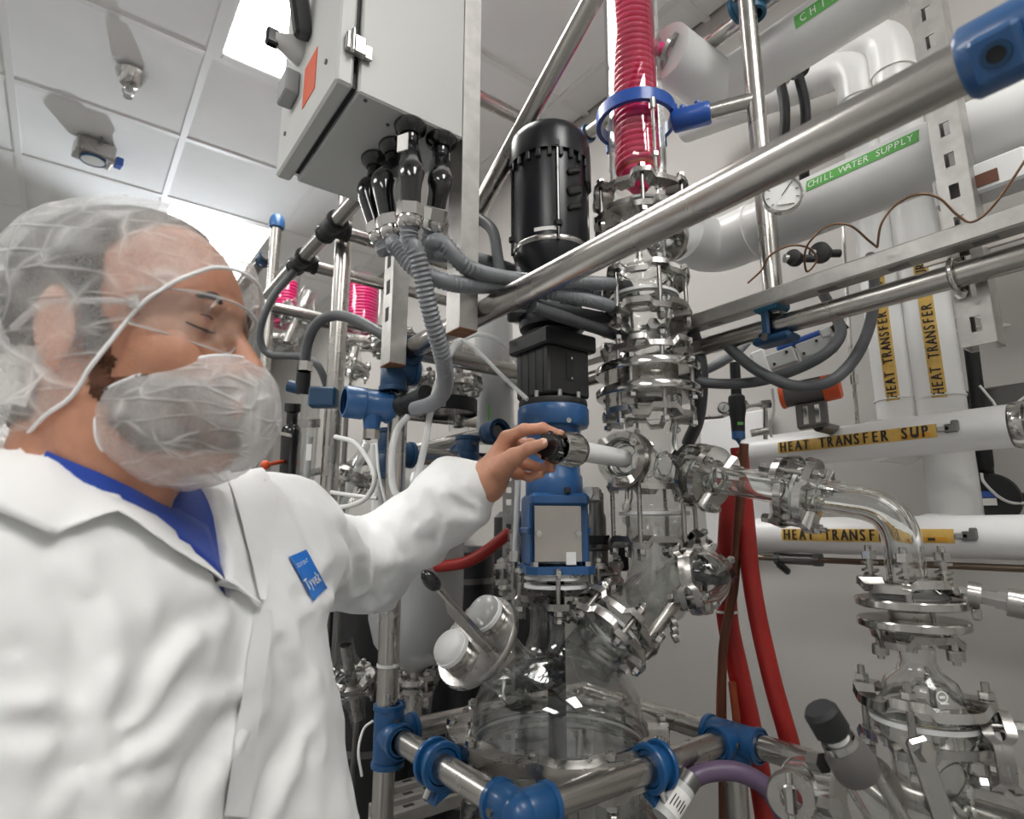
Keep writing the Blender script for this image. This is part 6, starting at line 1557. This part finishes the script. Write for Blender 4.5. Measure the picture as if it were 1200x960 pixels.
inear = lambda x, y, z: (np.abs(y) > .077) & (np.abs(x + .012) < .026) & (np.abs(z + .012) < .045)
jt = .003 * np.sin(HV[:, 2] * 300 + HV[:, 1] * 200)
head_patch('hair', lambda x, y, z: (x < hairline(z)) & (z > -.085) & ~inear(x, y, z) & ~((z < .012) & (x > -.035) & (x < .002)), .0030, 'hair')
head_patch('beard', lambda x, y, z: (((x > .006 + jt) & (x < .028 + jt) & (z < .0) & (z > -.06)) | ((z < -.050) & (x > .012 + jt + .5 * np.maximum(0, -.065 - z)) & (z > -.112) & (x < .1))) & ~inear(x, y, z) & (np.hypot(x - .092, y * .8) > .0), 0.0010, 'stubble')
for s_ in (-1, 1):
    g = G().tube(smooth_path([h2w((.0905, s_ * .020, .0215)), h2w((.0895, s_ * .032, .0265)), h2w((.080, s_ * .050, .0185))], 6), [.0034, .0038, .0042, .0044, .0044, .0043, .0041, .0038, .0034, .0030, .0025, .0018, .001], 8)
    obj('eyebrow', g, 'brow', worker)
    obj('eyelashes', G().tube(smooth_path([h2w((.0872, s_ * .021, -.0040)), h2w((.0888, s_ * .031, -.0068)), h2w((.0845, s_ * .043, -.0062)), h2w((.078, s_ * .050, -.0035))], 6), .0010, 6), 'brow', worker)
    obj('eyelid_crease', G().tube(smooth_path([h2w((.0862, s_ * .022, .0070)), h2w((.0868, s_ * .033, .0080)), h2w((.0800, s_ * .046, .0050))], 5), .0006, 6), 'brow', worker)
# ---- hair net
def folds(p, a, seed, sc):
    rs = np.random.RandomState(seed); d = np.zeros(len(p))
    for i in range(7):
        k = rs.normal(size=3); k /= np.linalg.norm(k); ph = rs.uniform(0, 6.28); w = rs.normal(size=3) * sc * .6
        s_ = np.sin(p @ (k * sc * rs.uniform(.7, 1.6)) + ph + 1.3 * np.sin(p @ w + ph * 2))
        d += (1 - np.abs(s_)) ** 2 * rs.uniform(.5, 1.0)
    return a * (d / 3.5 - .6)
def net_sdf(q):
    ab = q.copy(); ab[:, 1] = np.abs(ab[:, 1])
    d = ell(q, (-.018, 0, .036), (.124, .093, .106))
    d = smin(d, ell(q, (.040, 0, .045), (.066, .066, .066)), .03)
    d = smin(d, ell(ab, (-.022, .060, -.035), (.052, .032, .055)), .03)
    d = smin(d, ell(q, (-.060, 0, -.050), (.070, .070, .060)), .04)
    return d - folds(q, .0045, 3, 55)
def netcut(x): return np.interp(x, [-.20, -.10, -.03, .005, .022, .045, .070, .10, .12], [-.118, -.106, -.092, -.074, -.046, -.006, .018, .048, .055])
Vn, Fn = grow(net_sdf, (-.17, -.13, -.14), (.13, .13, .17), .004)
Vn = relax(Vn, Fn, 1)
Vn2, Fn2 = cull(Vn, Fn, lambda v: v[:, 2] > netcut(v[:, 0]))
mesh_obj('hair_net', h2w(Vn2), Fn2, 'net', worker)
def rim_of(V, F_):
    E_ = {}
    for f in F_:
        for i in range(4):
            e = (int(f[i]), int(f[(i + 1) % 4])); k = (min(e), max(e)); E_[k] = E_.get(k, 0) + 1
    nb = {}
    for (a, b), c in E_.items():
        if c == 1: nb.setdefault(a, []).append(b); nb.setdefault(b, []).append(a)
    best = []; seen = set()
    for st_ in nb:
        if st_ in seen: continue
        loop = [st_]; seen.add(st_)
        while True:
            nx_ = [q for q in nb[loop[-1]] if q not in seen]
            if not nx_: break
            loop.append(nx_[0]); seen.add(nx_[0])
        if len(loop) > len(best): best = loop
    L_ = V[best]
    for _ in range(14): L_ = .5 * L_ + .25 * (np.roll(L_, 1, 0) + np.roll(L_, -1, 0))
    return L_
rim = rim_of(Vn2, Fn2)
obj('elastic_edge', G().tube(list(h2w(rim[::2])), .0019, 7, closed=True), 'coat_cloth', worker, 180)
# loose tail of the net at the nape
vs = []; fs = []
for i in range(13):
    x = -.170 + .0135 * i
    for j in range(5):
        u_ = j / 4
        vs.append(h2w((x, -.080 + .006 * math.sin(i * 1.7 + j) - .018 * u_ * (i > 3) + max(0, (-.10 - x)) * .5, -.052 - .050 * u_ - .012 * math.sin(i * .5) + (.016 * i / 12))))
for i in range(12):
    for j in range(4): fs.append((i * 5 + j, i * 5 + j + 1, i * 5 + j + 6, i * 5 + j + 5))
g = G().add(vs, fs); o = obj('net_tail', g, 'mask', worker, 180)
# ---- beard cover
def msk_sdf(q):
    d = ell(q, (.052, 0, -.084), (.080, .074, .058))
    d = smin(d, ell(q, (.082, 0, -.058), (.050, .044, .040)), .03)
    return d - folds(q, .0050, 11, 75)
Vm, Fm = grow(msk_sdf, (-.06, -.10, -.18), (.165, .10, .0), .0035)
Vm = relax(Vm, Fm, 1)
mkeep = lambda v: (v[:, 2] < np.interp(v[:, 0], [-.04, .015, .06, .10, .16], [-.062, -.062, -.044, -.026, -.020])) & (v[:, 0] > .014 + .12 * np.maximum(0, -.10 - v[:, 2]))
Vm2, Fm2 = cull(Vm, Fm, mkeep)
mesh_obj('beard_cover', h2w(Vm2), Fm2, 'mask', worker)
rim = rim_of(Vm2, Fm2)
obj('elastic_edge', G().tube(list(h2w(rim[::2])), .0016, 7, closed=True), 'coat_cloth', worker, 180)
# ---- safety glasses
def lens_pt(ph, v, o):
    r = .083 + o
    zt_, zb_ = .024 - .004 * (abs(ph) / 1.25) ** 2, -.026 + .016 * (abs(ph) / 1.25) ** 2 + .020 * math.exp(-(ph / .16) ** 2)
    return h2w((.022 + r * math.cos(ph) - .004 * (1 - v), r * .93 * math.sin(ph), zb_ + (zt_ - zb_) * v))
vs = []; fs = []; NP, NQ = 36, 8
for o_ in (0, .0022):
    for i in range(NP + 1):
        for j in range(NQ + 1): vs.append(lens_pt(-1.25 + 2.5 * i / NP, j / NQ, o_))
K_ = (NP + 1) * (NQ + 1)
for i in range(NP):
    for j in range(NQ):
        a = i * (NQ + 1) + j; q = (a, a + 1, a + NQ + 2, a + NQ + 1)
        fs.append(q); fs.append(tuple(K_ + z for z in q[::-1]))
gls = thing('safety_glasses', 'clear wraparound safety glasses on the worker', 'glasses', h2w((.10, 0, 0)))
obj('lens', G().add(vs, fs), 'lens', gls, 180)
obj('top_rim', G().tube([lens_pt(-1.25 + 2.5 * i / NP, 1.0, .001) for i in range(NP + 1)], .0013, 7), 'frost', gls)
obj('bottom_rim', G().tube([lens_pt(-1.25 + 2.5 * i / NP, 0.0, .001) for i in range(NP + 1)], .0010, 7), 'frost', gls)
for s_ in (-1, 1):
    e_ = (.022 + .083 * math.cos(1.25), s_ * .083 * .93 * math.sin(1.25), .008)
    pts = [h2w(e_), h2w((.02, s_ * .0825, .007)), h2w((-.02, s_ * .084, .006)), h2w((-.045, s_ * .082, -.012))]
    obj('temple', G().tube(smooth_path(pts, 5), .0028, 8), 'frost', gls)
    obj('hinge', G().box(h2w(e_), (.008, .004, .012), HM, .001), 'frost', gls)

# ---- white coat
def on_plane(px, py, f0):
    r = ray(px, py); return CAM + r * ((f0 - (CAM - NB) @ tf) / (r @ tf))
apx = (on_plane(300, 706, .150) - NB) @ TM
vr_ = (on_plane(120, 566, .075) - NB) @ TM; vl_ = (on_plane(262, 562, .085) - NB) @ TM
def wedge(q, a, r_, l_, grow_=0.):
    """>0 outside, <0 inside the neck opening, in the torso frame"""
    z = q[:, 2]
    sr = (r_[1] - a[1]) / max(r_[2] - a[2], .01); sl_ = (l_[1] - a[1]) / max(l_[2] - a[2], .01)
    yr = a[1] + sr * (z - a[2]) - grow_; yl = a[1] + sl_ * (z - a[2]) + grow_
    d = np.maximum(yr - q[:, 1], q[:, 1] - yl)
    return np.maximum(d * .8, np.maximum(-.03 - q[:, 0], a[2] - .004 - z))
def fold_line(p, a, b, amp, wid):
    """one raised crease from a to b"""
    o = np.zeros(len(p)); lo_, hi_ = np.minimum(a, b) - wid * 2.6, np.maximum(a, b) + wid * 2.6
    k = np.flatnonzero(((p > lo_) & (p < hi_)).all(1))
    if len(k): o[k] = amp * np.exp(-(rc(p[k], a, b, 0., 0.) / wid) ** 2)
    return o
hemz = .72
def coat_sdf(p):
    q = (p - NB) @ TM
    d = torso_sdf(p, .020)
    d = smin(d, ell(q, (.065, .04, -.70), (.185, .265, .30)), .08)
    ar = un(.035, rc(p, SLd, ELB, .078, .072), rc(p, ELB, WR - hx * .05, .074, .062), rc(p, WR - hx * .06, WR - hx * .012, .060, .032))
    al = un(.03, rc(p, SRd, ERB, .080, .074), rc(p, ERB, WRB, .074, .060))
    d = smin(d, ar, .045); d = smin(d, al, .045)
    d = smin(d, rc(q, (.072, .185, -.11), (.115, .232, -.50), .072, .105), .08)
    nk = q - np.array([-.018, 0, .015], np.float32)
    d = smin(d, np.maximum(np.abs(np.hypot(nk[:, 0], nk[:, 1]) - .088 + nk[:, 2] * .15) - .006, np.abs(nk[:, 2]) - .034), .02)
    kk = np.flatnonzero(np.abs(d) < .045); pk, qk = p[kk], q[kk]
    e = -folds(pk, .0125, 21, 21) - folds(pk, .0050, 5, 52)
    # creases: elbow, cuff gathers, chest pulls
    t_ = np.clip(((pk - ELB) @ (WR - ELB)) / ((WR - ELB) @ (WR - ELB)), 0, 1.05)
    near = np.exp(-(rc(pk, ELB, WR, .06, .05) / .05) ** 2)
    e = e - near * (.005 * np.exp(-((t_ - .02) / .16) ** 2) * np.sin(t_ * 95 + 6 * np.sin(qk[:, 2] * 30)) + .0035 * np.exp(-((t_ - .86) / .10) ** 2) * np.sin(np.arctan2(qk[:, 2] + .0, qk[:, 1]) * 60))
    for (a_, b_, am_, wd_) in CREASES: e = e - fold_line(pk, a_, b_, am_, wd_)
    d[kk] = d[kk] + e
    w = wedge(q, apx, vr_, vl_)
    d = np.maximum(d, -w)
    # hollow neck hole and open cuff
    d = np.maximum(d, -(np.hypot(q[:, 0] + .018, q[:, 1]) - .078 + (q[:, 2] < -.03) * .5))
    return np.maximum(d, hemz - p[:, 2])
CREASES = []
lo_c = np.min([SRd, SLd, ELB, WR, ERB, WRB], 0) - .14; hi_c = np.max([SRd, SLd, ELB, WR, ERB, WRB], 0) + .14
lo_c[2] = hemz - .02; hi_c[2] = max(WR[2], SLd[2], NB[2]) + .10
Vc, Fc = grow(coat_sdf, lo_c, hi_c, .015)
bvh0 = BVHTree.FromPolygons([Vector(v) for v in Vc], [tuple(int(i) for i in f) for f in Fc])
def surf(px, py):
    h_ = bvh0.ray_cast(Vector(CAM), Vector(ray(px, py)).normalized())
    return None if h_[0] is None else np.array(h_[0])
for pl_s, sh_, am_, wd_ in [([(104, 715), (107, 790), (96, 862), (108, 960)], (13, 4), .011, .012), ([(110, 900), (150, 872), (185, 852), (222, 806), (278, 798)], (7, 13), .010, .011), ([(212, 962), (232, 905), (262, 860), (288, 828)], (12, 8), .010, .014),
                            ([(112, 872), (145, 840), (170, 825)], (6, 11), .008, .009), ([(166, 806), (190, 762), (212, 738), (250, 722)], (10, 9), .009, .012), ([(20, 762), (58, 788), (90, 815)], (-4, 13), .008, .010), ([(-5, 806), (45, 806), (90, 822)], (0, 13), .007, .009),
                            ([(0, 858), (40, 862), (88, 850)], (2, 14), .007, .010), ([(58, 940), (80, 905), (104, 900)], (6, 10), .007, .009), ([(60, 645), (82, 690), (108, 735)], (13, -3), .007, .012), ([(110, 925), (150, 912), (195, 905)], (2, 12), .007, .010), ([(300, 962), (325, 900), (350, 850)], (12, 6), .008, .012), ([(330, 760), (352, 800), (365, 880)], (12, -2), .007, .012),
                            ([(322, 560), (352, 600), (372, 650)], (12, -5), .006, .011), ([(402, 622), (416, 648), (420, 690)], (11, -2), .008, .010), ([(430, 628), (440, 660), (436, 705)], (12, 0), .008, .010), ([(455, 625), (470, 650), (480, 690)], (12, 0), .006, .010), ([(482, 610), (505, 640), (538, 650)], (6, 9), .006, .009),
                            ([(520, 570), (535, 590), (556, 600)], (6, -8), .005, .007), ([(505, 580), (515, 610), (510, 640)], (9, 0), .005, .008), ([(535, 560), (548, 580), (566, 590)], (-5, 7), .005, .006), ([(355, 700), (385, 690), (420, 700)], (2, 11), .006, .010)]:
    for sg_, (dx_, dy_) in ((-1, (0, 0)), (.9, sh_)):
        q3 = [surf(x_ + dx_, y_ + dy_) for x_, y_ in pl_s]
        for a_, b_ in zip(q3[:-1], q3[1:]):
            if a_ is not None and b_ is not None and np.linalg.norm(a_ - b_) < .12: CREASES.append((a_, b_, am_ * sg_, wd_))
_pl = np.array([c[:2] for c in CREASES]).reshape(-1, 3)
Vc, Fc = grow(coat_sdf, lo_c, hi_c, .0060)
Vc = relax(Vc, Fc, 1)
coat = mesh_obj('coat', Vc, Fc, 'coat_cloth', worker)
bvh = BVHTree.FromPolygons([Vector(v) for v in Vc], [tuple(int(i) for i in f) for f in Fc])
def drape(px, py, off, dflt=.7, tree=None):
    r = Vector(ray(px, py)).normalized(); hit = (tree or bvh).ray_cast(Vector(CAM), r)
    if hit[0] is None: return P(px, py, dflt), -np.array(r)
    n = np.array(hit[1]); n = n if n @ np.array(r) < 0 else -n
    return np.array(hit[0]) + n * off, n
def cloth_patch(name, inner, outer, m, parent, lift=(.004, .010), n=28, k=6, th=.0016, tree=None):
    """sheet lying on the coat between two edges"""
    def samp(pl, t):
        pl = np.asarray(pl, float); d = np.concatenate([[0], np.cumsum(np.linalg.norm(np.diff(pl, axis=0), axis=1))]); s_ = t * d[-1]
        return np.array([np.interp(s_, d, pl[:, 0]), np.interp(s_, d, pl[:, 1])])
    top = []
    dl = []
    for i in range(n + 1):
        a, b = samp(inner, i / n), samp(outer, i / n)
        for j in range(k + 1):
            q = a + (b - a) * j / k; p, nn = drape(q[0], q[1], lift[0] + (lift[1] - lift[0]) * j / k, tree=tree); top.append(p); dl.append(nn)
    top = np.array(top); dl = np.array(dl)
    # even out the ray depths so the sheet hangs smoothly
    dist = np.linalg.norm(top - CAM, axis=1).reshape(n + 1, k + 1)
    dirs = (top - CAM) / dist.reshape(-1, 1)
    for _ in range(6):
        s_ = dist.copy(); s_[1:-1] = (dist[:-2] + dist[2:] + 2 * dist[1:-1]) / 4; s_[:, 1:-1] = (s_[:, :-2] + s_[:, 2:] + 2 * s_[:, 1:-1]) / 4; dist = np.minimum(s_, dist + .002)
    top = CAM + dirs * dist.reshape(-1, 1)
    bot = top + dirs * th
    vs = np.concatenate([top, bot]); K2 = len(top); fs = []
    for i in range(n):
        for j in range(k):
            a = i * (k + 1) + j; q = (a, a + 1, a + k + 2, a + k + 1); fs += [q, tuple(K2 + z for z in q[::-1])]
    for i in range(n):
        for j in (0, k):
            a = i * (k + 1) + j; fs.append((a, a + k + 1, K2 + a + k + 1, K2 + a))
    for j in range(k):
        for i in (0, n):
            a = i * (k + 1) + j; fs.append((a, a + 1, K2 + a + 1, K2 + a))
    return obj(name, G().add(vs, fs), m, parent, 60, fix=True)
cloth_patch('collar', [(28, 478), (52, 515), (95, 548), (140, 580), (190, 616), (245, 660), (299, 708)], [(-70, 560), (-30, 600), (20, 625), (56, 637), (125, 606), (205, 660), (297, 714)], 'coat_cloth', worker, (.006, .012))
cloth_patch('lapel', [(262, 556), (276, 606), (288, 655), (300, 704)], [(305, 548), (318, 585), (316, 640), (304, 706)], 'coat_cloth', worker, (.005, .008), 20, 4)
cloth_patch('placket', [(297, 712), (289, 760), (275, 850), (258, 958)], [(317, 716), (312, 765), (300, 850), (288, 958)], 'coat_cloth', worker, (.003, .003), 24, 4)
# brand tag on the chest
TG = [(337, 654), (357, 645), (382, 690), (366, 706)]
def tagpt(x, y, off):
    a = np.array(TG[0]) + (np.array(TG[1]) - np.array(TG[0])) * x; b = np.array(TG[3]) + (np.array(TG[2]) - np.array(TG[3])) * x
    q = a + (b - a) * y; p, n_ = drape(q[0], q[1], off); return p
_tc = {}
for i in range(9):
    for j in range(9): _tc[i, j] = tagpt(i / 8, j / 8, .0025)
def bil(x, y, o=0.):
    x, y = min(max(x, 0.), 1.) * 8, min(max(y, 0.), 1.) * 8; i, j = min(int(x), 7), min(int(y), 7); u_, v_ = x - i, y - j
    p = _tc[i, j] * (1 - u_) * (1 - v_) + _tc[i + 1, j] * u_ * (1 - v_) + _tc[i + 1, j + 1] * u_ * v_ + _tc[i, j + 1] * (1 - u_) * v_
    return p + nrm(CAM - p) * o
vs = [bil(i / 6, j / 6, o_) for o_ in (.0, .0012) for i in range(7) for j in range(7)]; fs = []
for i in range(6):
    for j in range(6):
        a = i * 7 + j; q = (a, a + 1, a + 8, a + 7); fs += [q[::-1], tuple(49 + z for z in q)]
for i in range(6): fs += [(i * 7, i * 7 + 7, 56 + i * 7, 49 + i * 7), (i * 7 + 6, 55 + i * 7, 62 + i * 7, i * 7 + 13), (i, 49 + i, 50 + i, i + 1), (42 + i, 43 + i, 92 + i, 91 + i)]
tg = obj('chest_tag', G().add(vs, fs), 'tag_blue', worker, fix=True)
obj('lettering', lettering('DUPONT', .10, .115, lambda x, y: bil(.14 + x, .28 - y * .9, .0022), .9), 'ink_white', tg)
obj('lettering', lettering('Tyvek', .26, .178, lambda x, y: bil(.05 + x, .76 - y * .9, .0022), .85, bold=.03), 'ink_white', tg)
# ---- blue shirt inside the opening
ap2 = (on_plane(236, 612, .135) - NB) @ TM
vr2 = (on_plane(136, 545, .075) - NB) @ TM; vl2 = (on_plane(248, 562, .085) - NB) @ TM
def shirt_sdf(p):
    q = (p - NB) @ TM
    d = torso_sdf(p, .007)
    nk = q - np.array([-.014, 0, .012], np.float32)
    d = smin(d, np.maximum(np.abs(np.hypot(nk[:, 0], nk[:, 1]) - .080 + nk[:, 2] * .2) - .005, np.abs(nk[:, 2]) - .020), .02)
    d = np.maximum(d, -wedge(q, ap2, vr2, vl2))
    d = np.maximum(d, -(np.hypot(q[:, 0] + .016, q[:, 1]) - .070 + (q[:, 2] < -.02) * .5))
    return np.maximum(d, np.abs(q[:, 1]) - .15)
Vs, Fs_ = grow(shirt_sdf, NB - .32, NB + A(.32, .32, .08), .005)
Vs2, Fs2 = cull(Vs, Fs_, lambda v: (v[:, 2] > NB[2] - .24) & ((wedge((v - NB) @ TM, apx, vr_, vl_) < .022) | (v[:, 2] > NB[2] - .012)))
mesh_obj('shirt', relax(Vs2, Fs2, 1), Fs2, 'shirt_blue', worker)
Vs2 = relax(Vs2, Fs2, 1)
VB3 = np.concatenate([Vs2, Vh_w, Vb2]); FB3 = np.concatenate([Fs2, Fh + len(Vs2), Fb2 + len(Vs2) + len(Vh_w)])
bv2 = BVHTree.FromPolygons([Vector(v) for v in VB3], [tuple(int(i) for i in f) for f in FB3])
cloth_patch('shirt_collar', [(60, 528), (115, 553), (168, 580), (214, 604), (240, 619)], [(52, 548), (105, 580), (165, 616), (222, 652), (256, 684)], 'shirt_blue', worker, (.004, .007), 20, 4, tree=bv2)
# ---- trousers and shoes (below the picture)
hipc = t2w((0, 0, -.66))
fl_, fr_ = t2w((.05, .11, 0)), t2w((-.02, -.12, 0)); fl_[2] = fr_[2] = .07
def leg_sdf(p):
    a, b = hipc + tl * .09, hipc - tl * .09
    return un(.03, rc(p, a, (a + fl_) / 2 + tf * .02, .095, .072), rc(p, (a + fl_) / 2 + tf * .02, fl_ + A(0, 0, .03), .072, .058), rc(p, b, (b + fr_) / 2 + tf * .02, .095, .072), rc(p, (b + fr_) / 2 + tf * .02, fr_ + A(0, 0, .03), .072, .058))
Vt, Ft = grow(leg_sdf, np.min([hipc, fl_, fr_], 0) - .16, np.max([hipc, fl_, fr_], 0) + .13, .014)
mesh_obj('trousers', Vt, Ft, 'trouser', worker)
for q in (fl_, fr_):
    obj('shoe', G().sweep([[q * A(1, 1, 0) + A(0, 0, 0) + tf * (.055 + .15 * math.cos(t_) * (1 - .1 * (h_ > .05)) * s_) + tl * .048 * math.sin(t_) * s_ + A(0, 0, h_) for t_ in np.linspace(0, 2 * PI, 24, endpoint=False)] for h_, s_ in ((.0, .96), (.02, 1.), (.05, .95), (.08, .7), (.11, .45))]), 'rubber', worker)
